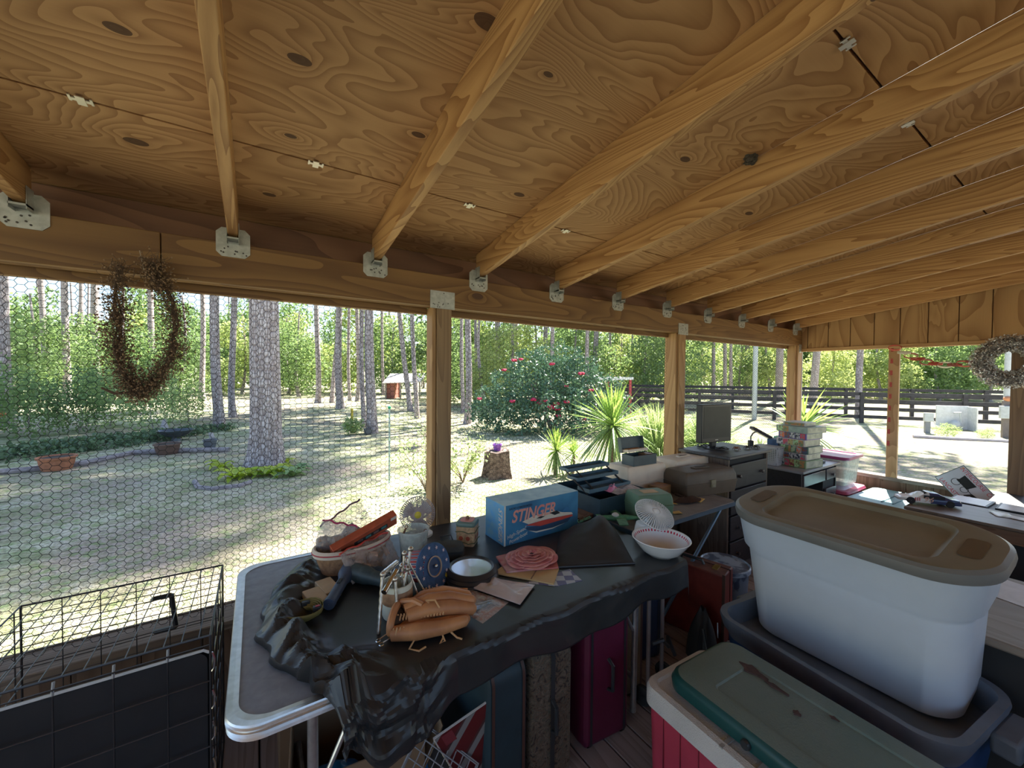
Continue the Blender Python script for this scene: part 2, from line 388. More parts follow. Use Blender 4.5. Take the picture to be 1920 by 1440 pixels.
MB().bb((-.05, -.03, 0), (.05, .09, BB-SILL)).build('upright', WZ, p3, bevel=.004)
MB().bb((-.074, -.01, 0), (-.052, .07, BB-SILL)).build('edge_strip', WZ, p3, bevel=.003)
MB().bb((.053, -.034, 0), (.072, .03, BB-SILL)).build('edge_strip', mat('white_trim', (.62, .6, .58), .5), p3, bevel=.003)
post(XR, XR+.04, 1.27, 1.355, RSZ, ZG, 'slim wooden post in the right opening, with faded red stickers down it', WZ)
post(XR-.01, XR+.09, .445, .545, RSZ, ZG, 'thick wooden post at the far right, behind the silver wreath', wood('post_dark_side', (.30, .185, .10), (.19, .11, .06), ax=2, bands=18, sc=1.6, stretch=.09))
post(XR-.01, XR+.09, -1.3, -1.2, RSZ, ZG, 'thick wooden post of the right opening outside the picture')
def plate(x, z, label, w=.075, s=None):
    t = thing('strap_plate', label, 'bracket', (x, D-.0005, z), group='steel plates on the posts')
    m = MB().bb((-w, -.003, -.065), (w, 0, .035))
    for k in range(10): a, b_ = random.uniform(-w*.85, w*.85), random.uniform(-.058, .03); m.tube([(a, -.0025, b_), (a, -.005, b_)], .003, 6, mi=1)
    m.build('plate', [GALV, HOLE], t)
plate(.905, BB+.055, 'galvanised plate joining the post left of centre to the beam')
plate(3.2, BB+.05, 'galvanised plate joining the monitor-side post to the beam', .07)
plate(XR-.05, BB-.02, 'small galvanised plate at the top of the corner post', .03)
CLIP = mat('clip_metal', (.75, .72, .66), .4, .6)
for (q, lb) in (((152, 186), 'pale metal clip on the ceiling seam, left of the second rafter'), ((592, 306), 'pale metal clip on the ceiling seam between the second and third rafters'), ((880, 384), 'pale metal clip on the ceiling seam between the third and fourth rafters'),
               ((1060, 432), 'small pale clip on the ceiling seam between the fourth and fifth rafters'), ((1588, 80), 'grey metal clip at the upper right ceiling seam'), ((1702, 230), 'grey metal clip on the upper right seam between the fifth and sixth rafters')):
    d = _ray(*q); k = (2.33+RS*D-CAMZ)/(d.z+RS*d.y); p = O+d*k
    m = MB().bb((-.026, -.005, -.004), (.026, .006, 0)); m.bb((-.01, -.018, -.006), (.01, .018, -.003)); m.bb((-.026, -.014, -.0045), (-.02, .01, -.001)); m.bb((.02, -.014, -.0045), (.026, .01, -.001))
    if q[1] > 400: pass
    o = m.build('plywood_clip', CLIP); o.location = p+Vector((0, 0, -.001)); o.rotation_euler = (-math.atan(RS), 0, 0); tag(o, lb, 'clip', 'clips in the plywood seams')

# ---------------------------------------------------------------- chicken wire in the front openings
WIRE = mat('dark_wire', (.02, .02, .024), .7, 0)
def wire(name, label, x0, x1, z0, z1, y, px=.0262, pz=.0272, r=.0009):
    V = []; F = []
    nx = int((x1-x0)/px)+1; nz = int((z1-z0)/pz)+1
    h = px*.34
    def seg(a, b):
        o = len(V); t = (b-a).normalized(); s_ = Vector((0, 1, 0)); u = t.cross(s_)
        for p in (a, b):
            V.extend([(p+s_*r), (p+u*r-s_*r*.5), (p-u*r-s_*r*.5)])
        F.extend([(o, o+1, o+4, o+3), (o+1, o+2, o+5, o+4), (o+2, o, o+3, o+5)])
    rs = {}
    def P(i, j, k):   # left or right end of the flat bar in cell (i, j)
        key = (i, j, k)
        if key not in rs:
            w1 = math.sin(i*.37+j*.23)*.0016+math.sin(i*.11-j*.31)*.002
            zz = j*pz+(pz/2 if i % 2 else 0); xx = i*px+(-h if k == 0 else h)
            rs[key] = Vector((x0+xx+w1+random.gauss(0, .0005), y+math.sin(i*.09)*.006+math.sin(j*.17+i*.05)*.004, z0+zz+w1*.8+random.gauss(0, .0005)))
        return rs[key]
    for i in range(nx):
        for j in range(nz):
            seg(P(i, j, 0), P(i, j, 1))
            if i+1 < nx:
                up, dn = (j+1, j) if i % 2 else (j, j-1)
                if up < nz: seg(P(i, j, 1), P(i+1, up, 0))
                if dn >= 0: seg(P(i, j, 1), P(i+1, dn, 0))
    me = bpy.data.meshes.new(name); me.from_pydata([tuple(v) for v in V], [], F); me.materials.append(WIRE); me.update()
    me.polygons.foreach_set('use_smooth', [True]*len(me.polygons))
    o = bpy.data.objects.new(name, me); COL.objects.link(o); tag(o, label, 'wire mesh')
WYY = D+.11
wire('chicken_wire', 'hexagonal chicken wire across the wide left opening', -2.6, .87, SILL, BB-.01, WYY)
wire('chicken_wire', 'hexagonal chicken wire across the middle opening between the two posts', .96, 3.16, SILL, BB-.01, WYY)
wire('chicken_wire', 'fine-looking hexagonal wire across the narrow opening behind the monitor', 3.27, 5.5, SILL, BB-.01, WYY)
# ================================================================ THE YARD
m, nt, b = _new('lawn'); co = coord(nt)
n1 = noise(nt, co, .35, 5, .5); n2 = noise(nt, co, 2.2, 6, .6); n3 = noise(nt, co, 26, 5, .3); n4 = noise(nt, co, 9, 4)
c = ramp(nt, n2, [(.32, (.24, .27, .13)), (.46, (.46, .46, .29)), (.60, (.64, .61, .46))])
c = mixc(nt, ramp(nt, n1, [(.40, (0, 0, 0)), (.62, (1, 1, 1))]), c, (.44, .35, .30))
c = mixc(nt, mth(nt, 'MULTIPLY', ramp(nt, n4, [(.50, (0, 0, 0)), (.66, (1, 1, 1))]), .7), c, (.20, .32, .10))
c = mixc(nt, ramp(nt, n3, [(.40, (1, 1, 1)), (.60, (0, 0, 0))]), c, (.30, .27, .17), 'MULTIPLY') if False else mixc(nt, mth(nt, 'MULTIPLY', ramp(nt, n3, [(.42, (1, 1, 1)), (.56, (0, 0, 0))]), .55), c, (.20, .19, .10))
nt.links.new(c, b.inputs['Base Color']); b.inputs['Roughness'].default_value = .95; b.inputs['Specular IOR Level'].default_value = .1
bump(nt, b, n3, .8, .05); LAWN = m
lw = MB()
def lawnz(x, y):
    d = math.hypot(x, y-2)
    return GR+(.05*math.sin(x*.35+1)*math.sin(y*.31)+.02*math.sin(x*1.3)*math.sin(y*1.7))*min(1, max(0, (d-6)/6))
xs = [-120+240*(i/80) for i in range(81)]
xs = sorted([math.copysign(abs(u)**1.9*140, u) for u in np.linspace(-1, 1, 121)])
lw.v = [(x+4, y+10, lawnz(x+4, y+10)) for y in xs for x in xs]; n = len(xs)
lw.f = [(j*n+i, j*n+i+1, (j+1)*n+i+1, (j+1)*n+i) for j in range(n-1) for i in range(n-1)]; lw.m = [0]*len(lw.f)
struct(lw.build('lawn', LAWN), 'pale dry lawn with tree shadows')

def leafmesh(name, n, blobs, size, mat_, asp=.5, shell=.5, up=0.0, seed=1):
    r = np.random.default_rng(seed); nb = len(blobs)
    w = np.array([b_[3]*b_[4]*b_[5] for b_ in blobs])**.8; w /= w.sum(); idx = r.choice(nb, n, p=w)
    B = np.array([b_[:6] for b_ in blobs], float)[idx]
    d = r.normal(size=(n, 3)); d /= np.linalg.norm(d, axis=1)[:, None]
    rad = r.random(n)**(1/3); rad = shell+(1-shell)*rad
    # lumpy surface
    rad *= 1+.14*np.sin(d[:, 0]*9+idx)+.12*np.sin(d[:, 1]*11+idx*2)+.1*np.sin(d[:, 2]*13)
    c = B[:, :3]+d*rad[:, None]*B[:, 3:6]
    a = r.normal(size=(n, 3)); a += np.array([0, 0, -up]); a /= np.linalg.norm(a, axis=1)[:, None]
    q = r.normal(size=(n, 3)); q = np.cross(a, q); q /= np.linalg.norm(q, axis=1)[:, None]
    s = size*(.6+.8*r.random(n))[:, None]; nrm = np.cross(a, q)
    v = np.stack([c-a*s*.5, c+q*s*asp*.5+nrm*s*.06, c+a*s*.5, c-q*s*asp*.5+nrm*s*.06], 1).reshape(-1, 3)
    me = bpy.data.meshes.new(name); me.vertices.add(4*n); me.vertices.foreach_set('co', v.ravel())
    me.loops.add(4*n); me.loops.foreach_set('vertex_index', np.arange(4*n)); me.polygons.add(n)
    me.polygons.foreach_set('loop_start', np.arange(0, 4*n, 4)); me.polygons.foreach_set('loop_total', np.full(n, 4))
    me.materials.append(mat_); me.update(calc_edges=True); return me
def put(me, name, parent=None, loc=(0, 0, 0), sc=(1, 1, 1), rz=0):
    o = bpy.data.objects.new(name, me); COL.objects.link(o); o.parent = parent; o.location = loc; o.scale = sc; o.rotation_euler = (0, 0, rz); return o
LF1 = leafm('forest_leaf', (.25, .36, .17), (.10, .17, .08)); LF2 = leafm('yellowish_leaf', (.46, .53, .26), (.24, .32, .14)); LF3 = leafm('pine_needles', (.10, .22, .07), (.05, .12, .04), tr=.3)
LF4 = leafm('camellia_leaf', (.13, .24, .16), (.05, .12, .07), tr=.12, rough=.33); LF5 = leafm('shrub_leaf', (.40, .50, .26), (.22, .32, .15), tr=.5)
LF6 = leafm('bright_blade', (.34, .48, .14), (.18, .30, .08), tr=.45, rough=.4); LF7 = leafm('dusty_blade', (.26, .36, .17), (.15, .24, .10), tr=.35, rough=.45)
LF8 = leafm('ground_ivy', (.16, .24, .13), (.07, .12, .07), tr=.3)
m, nt, b = _new('pine_bark'); co = coord(nt, (1, 1, .28), rnd=4)
v = nt.nodes.new('ShaderNodeTexVoronoi'); v.feature = 'DISTANCE_TO_EDGE'; v.inputs['Scale'].default_value = 22; nt.links.new(co, v.inputs['Vector'])
n1 = noise(nt, co, 9, 6, .8)
e = ramp(nt, v.outputs[0], [(.0, (0, 0, 0)), (.22, (1, 1, 1))])
c = mixc(nt, e, (.24, .19, .185), mixc(nt, ramp(nt, n1, [(.35, (0, 0, 0)), (.65, (1, 1, 1))]), (.38, .32, .32), (.62, .56, .57)))
nt.links.new(c, b.inputs['Base Color']); b.inputs['Roughness'].default_value = .95; bump(nt, b, e, .6, .03); BARK = m
PC = [leafmesh('pine_crown', 1500, [(0, 0, 0, 2.4, 2.4, 1.2), (.8, .6, 2.2, 1.8, 1.8, 1.0), (-.9, .2, 1.4, 1.6, 1.6, 1.1), (0, -1, 3.6, 1.2, 1.2, 1.2)], .42, LF3, .35, .3, seed=k) for k in (1, 2)]
pines = []
def trunkmesh(h, r0, r1, lean=(0, 0), nseg=14, n=14, wob=.03, flare=1.35):
    pts = []; rr = []
    ph = random.random()*6
    for i in range(nseg+1):
        t = i/nseg; tt = t**1.6
        pts.append((lean[0]*t*h+wob*math.sin(t*5+ph)*min(1, t*4), lean[1]*t*h+wob*math.cos(t*4+ph)*min(1, t*4), h*tt-.05))
        rr.append((r0*(1-t)+r1*t)*(1+(flare-1)*max(0, 1-tt*h/.8)**2))
    return MB().tube(pts, rr, n)
def pine(px, base, wpx, label, lean=0, h=15, group='pines in the yard and woods', crown=True, dist=None, cz=None):
    Dp = dist if dist else FPX*(CAMZ-GR)/max(base-hor(px), 6)
    p = GD(px, hor(px), Dp); p.z = GR-.02
    r = wpx/FPX*Dp/2*.92
    t = thing('pine_tree', label, 'tree', p, 0, group)
    lx = lean; L = (_r.x*lx, _r.y*lx)
    trunkmesh(h, r, r*.62, L, n=20 if r > .2 else 12, wob=.04 if r > .2 else .10).build('trunk', BARK, t)
    if crown:
        k = random.choice(PC); put(k, 'crown', t, (L[0]*h, L[1]*h, (cz or h)-1.5), (1, 1, 1), random.random()*6)
    pines.append(p); return t
TP = [
 (8, 800, 25, 'pine at the left edge of the view, cut off by the frame', 0), (90, 745, 12, 'thin leaning pine, second from the left edge', -.045), (125, 748, 14, 'pale pine third from the left edge, left of the dry twig wreath', 0),
 (180, 742, 16, 'dark pine seen just left of the dry twig wreath', 0), (285, 745, 13, 'pine seen through the middle of the dry twig wreath', 0), (380, 752, 11, 'slim pine between the twig wreath and the pair of pale pines', -.01),
 (410, 802, 19, 'pale pine, left one of the pair left of the thickest pine', 0), (437, 782, 13, 'pale pine, right one of the pair left of the thickest pine', 0), (496, 872, 60, 'thickest pine, nearest the porch, with broad leafed plants at its foot', .004),
 (595, 757, 11, 'slim pine right of the thickest pine', 0), (622, 756, 9, 'leaning slim pine touching the one with a broad foot', .05), (638, 767, 15, 'pine with a broad foot midway between the thickest pine and the next large one', 0),
 (656, 752, 7, 'thin far pine behind the middle of the left opening', 0), (670, 753, 9, 'thin pale pine left of the large pine with a dark pot', 0), (697, 810, 21, 'large bright pine with a small dark pot at its foot', 0), (683, 800, 10, 'darker pine just behind the large bright pine', 0),
 (771, 772, 11, 'pine leaning left, crossing its neighbour near the tin-roofed shed', -.07), (782, 785, 10, 'straight pine right beside the crossing one near the shed', -.02),
 (868, 775, 8, 'darker slim pine just right of the post left of centre', 0), (876, 795, 14, 'ridged pine right of the post left of centre', .0), (891, 757, 7, 'small far trunk left of the camellia', 0),
 (933, 750, 11, 'pine rising behind the left part of the camellia', 0), (1023, 752, 11, 'pale pine rising behind the middle of the camellia', 0), (1112, 752, 12, 'dark leaning pine behind the right part of the camellia', .03), (1104, 745, 6, 'thin trunk left of the dark leaning pine', 0),
 (1143, 748, 6, 'thin trunk above the white roofed frame', 0), (1160, 745, 5, 'thin crooked far trunk right of the white roofed frame', .02),
 (1336, 752, 8, 'slim pine over the fence behind the monitor', 0), (1357, 750, 8, 'reddish slim pine second over the fence behind the monitor', 0), (1371, 750, 7, 'third slim pine over the fence behind the monitor', 0), (1400, 745, 11, 'dark pine left of the grey utility pole', 0), (1462, 752, 15, 'reddish pine right of the grey utility pole', 0),
 (1524, 758, 15, 'purplish leaning pine just right of the corner post', .04), (1612, 750, 13, 'dark pine in the middle of the right opening', .02), (1768, 742, 9, 'short dark trunk among the bushes beyond the paper chain', 0), (1740, 742, 8, 'thin trunk below the paper chain', 0)]
for (px, base, w, lb, ln) in TP: pine(px, base, w, lb, ln, h=15 if base > 770 else 13+random.random()*5, crown=(px not in (496, 697, 876, 683)), dist=17.5 if px == 1612 else None)
# shade pines whose crowns cast the shadows (added for that shade, mostly hidden)
for (px, Dd, hh, cs) in ( (1100, 23, 20, 1.5), (1035, 22, 19, 1.3), (833, 16, 14, 1.0), (829, 21, 17, 1.4), (960, 26, 19, 1.6), (832, 27, 20, 1.5)):
    p = GD(px, hor(px), Dd); t = thing('pine_tree', 'tall pine with a high spreading crown in the woods around the yard', 'tree', (p.x, p.y, GR-.02), 0, 'pines in the yard and woods')
    trunkmesh(hh, .12, .08).build('trunk', BARK, t); put(random.choice(PC), 'crown', t, (0, 0, hh-2), (cs, cs, cs), random.random()*6)
for (x, y, hh, ks) in ((19.4, 13.0, 27, (24.6, 26.2, 23.2)), (23.6, 15.9, 33, (30.3, 32.0, 28.6))):  # two more added, trunks behind a post, crowns placed to shade the left lawn
    t = thing('pine_tree', 'tall pine with a high spreading crown in the woods around the yard', 'tree', (x, y, GR-.02), 0, 'pines in the yard and woods'); trunkmesh(hh, .15, .07).build('trunk', BARK, t)
    for i_, z_ in enumerate(ks):
        for q_ in (0, 1): put(PC[q_], 'crown', t, ((-1.1, .9, -.2)[i_], (.3, -.5, .6)[i_], z_), (.62, .50, .5), i_*2+q_*1.3)
for (x, y) in ((30, -4), (34, 1), (27, -7), (-6, 12), (19, -6)):
    t = thing('pine_tree', 'tall pine in the woods around the yard', 'tree', (x, y, GR-.02), 0, 'pines in the yard and woods')
    if abs(x) > 26 or x < 0: trunkmesh(14, .16, .1).build('trunk', BARK, t)
    else: trunkmesh(14, .13, .09).build('trunk', BARK, t)
    put(random.choice(PC), 'crown', t, (0, 0, 12), (1, 1, 1), random.random()*6)
# far straight pine trunks deep in the wood
far = pine(20, 740, 7, 'thin pine trunk deep in the woods', group='thin trunks deep in the woods', crown=False, dist=38)
far0 = far.children[0]
for k in range(46):
    px = random.uniform(-60, 1980); Dd = random.uniform(34, 62); p = GD(px, hor(px), Dd); p.z = GR
    if 1230 < px < 1990 and Dd < 40: continue
    r = far.copy(); COL.objects.link(r); r.location = p; c_ = far0.copy(); COL.objects.link(c_); c_.parent = r; s = random.uniform(.6, 1.3); c_.scale = (s, s, 1); c_.rotation_euler = (0, 0, random.random()*6)
# broadleaf trees closing the view
def blobs(seed, n=11, R=3.0, H=8):
    r = random.Random(seed); out = []
    for k in range(n):
        a = r.random()*6.28; q = r.random()**.5*R*.7; z = 1.2+(H-2)*(k+.5)/n; s = R*(.42+.2*r.random())*(1.1-.35*z/H)
        out.append((q*math.cos(a), q*math.sin(a), z, s, s, s*.75))
    return out
BL = [leafmesh('broadleaf_crown', 5200, blobs(k, 12, 3.2, 8.5), .27, [LF1, LF2, LF1, LF1][k], .6, .45, seed=10+k) for k in range(4)]
TR = trunkmesh(7, .14, .05, wob=.2).mesh('trunk'); TR.materials.append(BARK)
def btree(px, Dd, kind, s, label=None, group='leafy trees closing the view', zs=1.0, zoff=0):
    p = GD(px, hor(px), Dd); p.z = GR-.05+zoff
    lb = label or ['mid green leafy tree closing the view behind the pines', 'sunlit yellow green leafy tree behind the pines', 'dense green leafy tree closing the view behind the pines', 'loose green leafy tree in the woods'][kind]
    t = thing('leafy_tree', lb, 'tree', p, random.random()*6.28, group+(' of the yellow green kind' if kind == 1 else ''))
    put(TR, 'trunk', t, sc=(1, 1, zs)); put(BL[kind], 'crown', t, sc=(s, s, s*zs)); return t
for k in range(44):
    px = -120+2150*(k+random.random()*.8)/44
    btree(px, random.uniform(40, 58), random.choice((0, 2, 3, 0, 1)), random.uniform(1.0, 1.3), zs=random.uniform(.9, 1.2))
for (px, Dd, kind, s) in ((930, 25, 1, .62), (905, 22, 1, .42), (1000, 28, 1, .7), (1080, 30, 0, .8), (1215, 27, 2, .85), (1255, 30, 0, .85), (1190, 31, 1, .7), (1310, 34, 1, .8), (1390, 36, 0, .8), (1440, 34, 1, .7),
                         (1560, 33, 1, .8), (1600, 37, 1, .9), (1650, 34, 1, .75), (1700, 36, 1, .85), (1760, 33, 2, .8), (1810, 35, 0, .9), (1860, 32, 2, .8), (740, 38, 0, .9), (840, 30, 0, .75), (560, 32, 3, .7), (540, 36, 0, .8), (340, 26, 3, .6), (230, 24, 0, .6), (60, 26, 0, .7), (150, 30, 2, .75), (20, 20, 3, .5), (455, 34, 1, .8), (870, 26, 0, .6)):
    btree(px, Dd, kind, s)
# shrubs and beds at the left
SH = [leafmesh('foliage', 2600, [(0, 0, .6, .7, .7, .6), (.4, .2, 1.0, .5, .5, .5), (-.4, .1, 1.1, .5, .5, .6), (.1, -.3, 1.5, .4, .4, .4)], .085, mm, .5, .3, seed=30+k) for k, mm in enumerate((LF5, LF1, LF8))]
ST = trunkmesh(1.0, .02, .01, wob=.05).mesh('stems'); ST.materials.append(BARK)
def shrub(px, base, kind, s, label, zs=1.0, cat='shrub', group=None):
    p = GG(px, base); t = thing('shrub', label, cat, p, random.random()*6, group); put(SH[kind], 'foliage', t, sc=(s, s, s*zs)); put(ST, 'stems', t, sc=(s, s, s)); return t
shrub(285, 812, 0, .95, 'pale green airy shrub under the dry twig wreath', 1.25); shrub(205, 800, 0, 1.1, 'pale shrub left of the one under the twig wreath', 1.1); shrub(60, 822, 1, 1.0, 'green shrub near the left edge behind the terracotta planter', 1.0)
shrub(150, 812, 1, .9, 'green shrub behind the left flower bed, right of the terracotta planter', 1.2); shrub(-30, 820, 1, 1.1, 'green shrub cut off by the left edge', 1.2); shrub(352, 792, 0, .8, 'small pale shrub right of the twig wreath', 1.0)
iv = leafmesh('ivy_bed', 5200, [(0, 0, .08, 1.5, .8, .2), (1.3, .5, .08, 1.2, .6, .16), (2.5, 1.2, .05, 1.1, .5, .14), (-1.2, -.4, .08, 1.2, .7, .2)], .09, LF8, .7, .2, seed=44)
p = GG(180, 838); o = put(iv, 'ground_cover', None, p, rz=.45); tag(o, 'low dark green ground cover in the curved bed at the left', 'ground cover', kind='stuff')
EDG = mat('bed_edging', (.34, .30, .31), .9, var=.4)
pts = [GG(*q) for q in ((-60, 895), (60, 884), (160, 872), (250, 852), (330, 848), (430, 846))]
for q in pts: q.z += .04
o = MB().tube(pts, .055, 8).build('bed_edging', EDG); tag(o, 'low purplish grey edging along the left flower bed', 'garden edging')
pts = [GG(*q) for q in ((365, 905), (372, 916), (400, 919), (450, 913), (470, 906))]
for q in pts: q.z += .015
o = MB().tube(pts, .04, 8).build('bed_edging', EDG); tag(o, 'short curved edging in front of the plants at the thickest pine', 'garden edging')
def pot(px, base, wpx, hpx, name, label, cm, prof, soil=True, cat='pot', plant=None, z0=0):
    p = GG(px, base); p.z += z0; Dd = (p-O).dot(_f); w = wpx/FPX*Dd; h = hpx/FPX*Dd
    t = thing(name, label, cat, p)
    MB().lathe([(r*w/2, z*h) for r, z in prof], 28, cap=False).build('bowl', cm, t)
    if soil: MB().lathe([(.001, h*.9), (w/2*.9, h*.9)], 20).build('soil', mat('soil', (.06, .045, .035), .95), t)
    return t, w, h
TC = mat('terracotta', (.42, .17, .09), .8, var=.3); DKP = mat('dark_pot', (.12, .13, .15), .5); DBR = mat('brown_pot', (.14, .08, .06), .6)
P1 = [(.01, 0), (.72, 0), (.85, .45), (.9, .85), (1, .86), (1, 1), (.9, 1), (.86, .88), (.7, .2), (.01, .1)]
pot(107, 880, 54, 25, 'planter', 'wide terracotta planter bowl on the lawn at the left', TC, P1)
pot(314, 850, 42, 19, 'planter', 'dark brown planter bowl beside the left bed', DBR, P1)
pot(394, 839, 23, 15, 'planter', 'small slate grey pot with a pale upright stick behind it', DKP, P1)
pot(690, 813, 17, 10, 'planter', 'small dark pot at the foot of the large bright pine', DKP, P1)
t, w, h = pot(330, 826, 58, 13, 'bird_bath', 'shallow black basin behind the left bed', mat('black_basin', (.05, .06, .08), .25), [(.01, .1), (.5, .1), (.9, .75), (1, 1), (.95, 1), (.5, .3), (.01, .2)], False, 'bird bath', z0=.1)
MB().lathe([(.12, -.12), (.08, .02)], 16).build('foot', DKP, t)
STN = mat('pale_stone', (.45, .42, .42), .9, var=.3)
o = trunkmesh(.34, .05, .045).build('garden_stake', STN); o.location = GG(398, 832); tag(o, 'pale upright stub beside the slate grey pot', 'stake')
o = MB().lathe([(.13, 0), (.10, .2), (.04, .42), (.001, .46)], 9).build('garden_stone', STN); o.location = GG(308, 815); tag(o, 'pale pointed stone behind the black basin', 'stone')
# the thick pine's leafy skirt
def broad(px, base, s, label, mm, n=12):
    m = MB()
    for k in range(n):
        a = 2*math.pi*k/n+random.random()*.5; L = s*random.uniform(.7, 1.1); w = L*.22; el = random.uniform(.5, 1.25)
        dx, dy = math.cos(a), math.sin(a); prev = None; rs = []
        for i in range(6):
            q = i/5; r_ = L*q*math.cos(el*(1-.5*q)); z = L*(math.sin(el)*q-.55*q*q*q); ww = w*math.sin(math.pi*min(q*.9+.08, 1))
            c_ = Vector((dx*r_, dy*r_, z)); sd_ = Vector((-dy, dx, 0)); rs.append([c_-sd_*ww+Vector((0, 0, ww*.4)), c_, c_+sd_*ww+Vector((0, 0, ww*.4))])
        m.rings(rs, closed=False, cap=False)
    o = m.build('broad_leaf_plant', mm); o.location = GG(px, base); return tag(o, label, 'plant')
HL = leafm('hosta_leaf', (.55, .62, .10), (.28, .42, .06), tr=.45, rough=.4); HG = leafm('hosta_leaf_grey', (.34, .46, .22), (.2, .34, .14), tr=.4, rough=.4)
for q in ((415, 880, .34, 'yellow green broad leafed plant, leftmost at the thickest pine', HL), (440, 898, .36, 'broad leafed plant in front of the thickest pine, second from the left', HL), (470, 893, .3, 'low broad leafed plant right in front of the thick trunk', HL), (500, 892, .34, 'yellowish broad leafed plant at the right front of the thick trunk', HL),
          (525, 886, .30, 'broad leafed plant just right of the thick trunk', HL), (548, 893, .32, 'grey green broad leafed plant, rightmost at the thickest pine', HG), (565, 880, .24, 'small grey green broad leafed plant behind the rightmost one', HG), (535, 868, .22, 'yellow green plant behind the right side of the thick trunk', HL)): broad(*q)
# stump with purple pot
m = MB(); p = GG(932, 893); Dd = (p-O).dot(_f); n = 22; rs = []
for i in range(9):
    t_ = i/8; rs.append([(math.cos(a)*(.20+.05*math.sin(a*5+1)+.03*math.sin(a*9))*(1.25-.5*t_+.25*t_*t_), math.sin(a)*(.2+.05*math.sin(a*5+1))*(1.25-.5*t_+.25*t_*t_), t_*(.46+.02*math.sin(a*4))) for a in [2*math.pi*k/n for k in range(n)]])
m.rings(rs); o = m.build('tree_stump', mat('stump_wood', (.26, .19, .16), .95, c2=(.09, .06, .05), vs=18, bs=.8, bsc=40)); o.location = p; tag(o, 'rugged tree stump on the lawn with a purple flowerpot on top', 'tree stump')
t = thing('flower_pot', 'small purple flowerpot standing on the tree stump', 'pot', p+Vector((0, 0, .442)))
MB().lathe([(.001, 0), (.055, 0), (.075, .11), (.085, .112), (.085, .14), (.07, .14), (.065, .11), (.001, .1)], 24).build('pot_body', mat('purple_plastic', (.30, .09, .55), .45), t)
me = leafmesh('seedling', 40, [(0, 0, .05, .05, .05, .07)], .035, LF5, .4, 0, seed=3); put(me, 'seedling', t, (0, 0, .14))
# garden canes
def cane(px, base, top, r, mats, label, knob=None):
    p = GG(px, base); Dd = (p-O).dot(_f); h = (base-top)/FPX*Dd
    t = thing('garden_cane', label, 'stake', p); MB().tube([(0, 0, 0), (0, 0, h)], r, 8).build('rod', mats, t)
    if knob: MB().sph((0, 0, h), .028, 10, 8).build('cap', knob, t)
cane(730, 906, 764, .014, mat('mint_cane', (.42, .58, .52), .4, c2=(.2, .26, .3), vs=20), 'tall striped green cane with a green cap standing in the lawn', mat('green_cap', (.04, .45, .22), .4))
cane(660, 812, 766, .035, mat('yellow_flower', (.60, .45, .05), .6), 'yellow flower spike marker left of the large bright pine')
me = leafmesh('foliage', 500, [(0, 0, .25, .3, .3, .25)], .12, LF5, .3, .1, seed=8)
o = put(me, 'flower_bush', None, GG(662, 813)); tag(o, 'small spiky plant at the foot of the yellow flower spike', 'plant')
# sparse rose shrub by the post
def twiggy(px, base, label, seed, h=.95, n=10, leaves=420, sp=.55, sz=.045):
    r = random.Random(seed); m = MB(); tips = []
    for k in range(n):
        a = r.random()*6.28; L = h*r.uniform(.6, 1.1); pts = []
        for i in range(6): q = i/5; pts.append((math.cos(a)*sp*q**1.3*r.uniform(.8, 1.1), math.sin(a)*sp*q**1.3*r.uniform(.8, 1.1), L*q*(1-.15*q)))
        m.tube(pts, [.008*(1-.8*i/5) for i in range(6)], 5); tips += pts[2:]
    t = thing('rose_shrub', label, 'shrub', GG(px, base)); m.build('stems', mat('rose_stem', (.20, .15, .10), .8), t)
    me = leafmesh('leaves', leaves, [(q[0], q[1], q[2], .13, .13, .11) for q in tips], sz, LF5, .6, 0, seed=seed); put(me, 'leaves', t); return t
twiggy(800, 925, 'sparse leafy rose shrub, left of the post left of centre', 5, 1.0, 14, 750, .62); twiggy(868, 905, 'sparse leafy rose shrub, right of the post left of centre', 6, .8, 12, 650, .5)
twiggy(812, 842, 'taller thin shrub with a long bare stem near the shed', 9, 1.2, 8, 260, .6)
# camellia
p = GG(1030, 806); Dd = (p-O).dot(_f)
cam_t = thing('camellia_bush', 'big dark green camellia bush with red flowers', 'shrub', p)
bl = [(x*2.35, y*1.4, z*2.75, s*1.2, s*1.2, s*1.0) for x, y, z, s in ((-.75, 0, .28, .75), (-.45, -.3, .45, .85), (-.1, 0, .55, 1.0), (.3, .1, .5, .95), (.65, 0, .38, .85), (.85, .1, .25, .65), (-.25, 0, .75, .65), (.12, 0, .84, .6), (.4, 0, .74, .55), (0, -.6, .25, .9), (.45, -.5, .25, .8), (-.55, -.5, .2, .7), (-.95, 0, .2, .45))]
Rv = Matrix.Rotation(-YAW, 4, 'Z')
me = leafmesh('foliage', 23000, bl, .095, LF4, .55, .72, seed=21); o = put(me, 'foliage', cam_t); o.rotation_euler = (0, 0, -YAW)
bm_ = MB()
for k in range(7): bm_.tube([(random.uniform(-.3, .3), random.uniform(-.2, .2), 0), (random.uniform(-1.2, 1.2), random.uniform(-.5, .5), 1.6)], [.05, .02], 6)
o = bm_.build('branches', BARK, cam_t)
FL = mat('camellia_petal', (.60, .03, .10), .5); fm = MB()
for k in range(9):
    a = k*2.4; fm.sph((.035*math.cos(a)*(k % 3)/2, .035*math.sin(a)*(k % 3)/2, .01*(k % 2)), .034, 6, 4, (1, 1, .6))
fme = fm.mesh('flower'); fme.materials.append(FL); kf = 0
fl = ((965, 676), (976, 674), (1036, 683), (946, 694), (1091, 701), (1061, 724), (1109, 732), (1128, 745), (1001, 750), (1012, 756), (1023, 752), (1030, 762), (1037, 764), (1042, 757), (1046, 768), (1043, 758), (1046, 780), (1061, 754), (1098, 786), (1000, 748), (962, 753), (1033, 766), (1150, 753), (900, 748), (1148, 764))
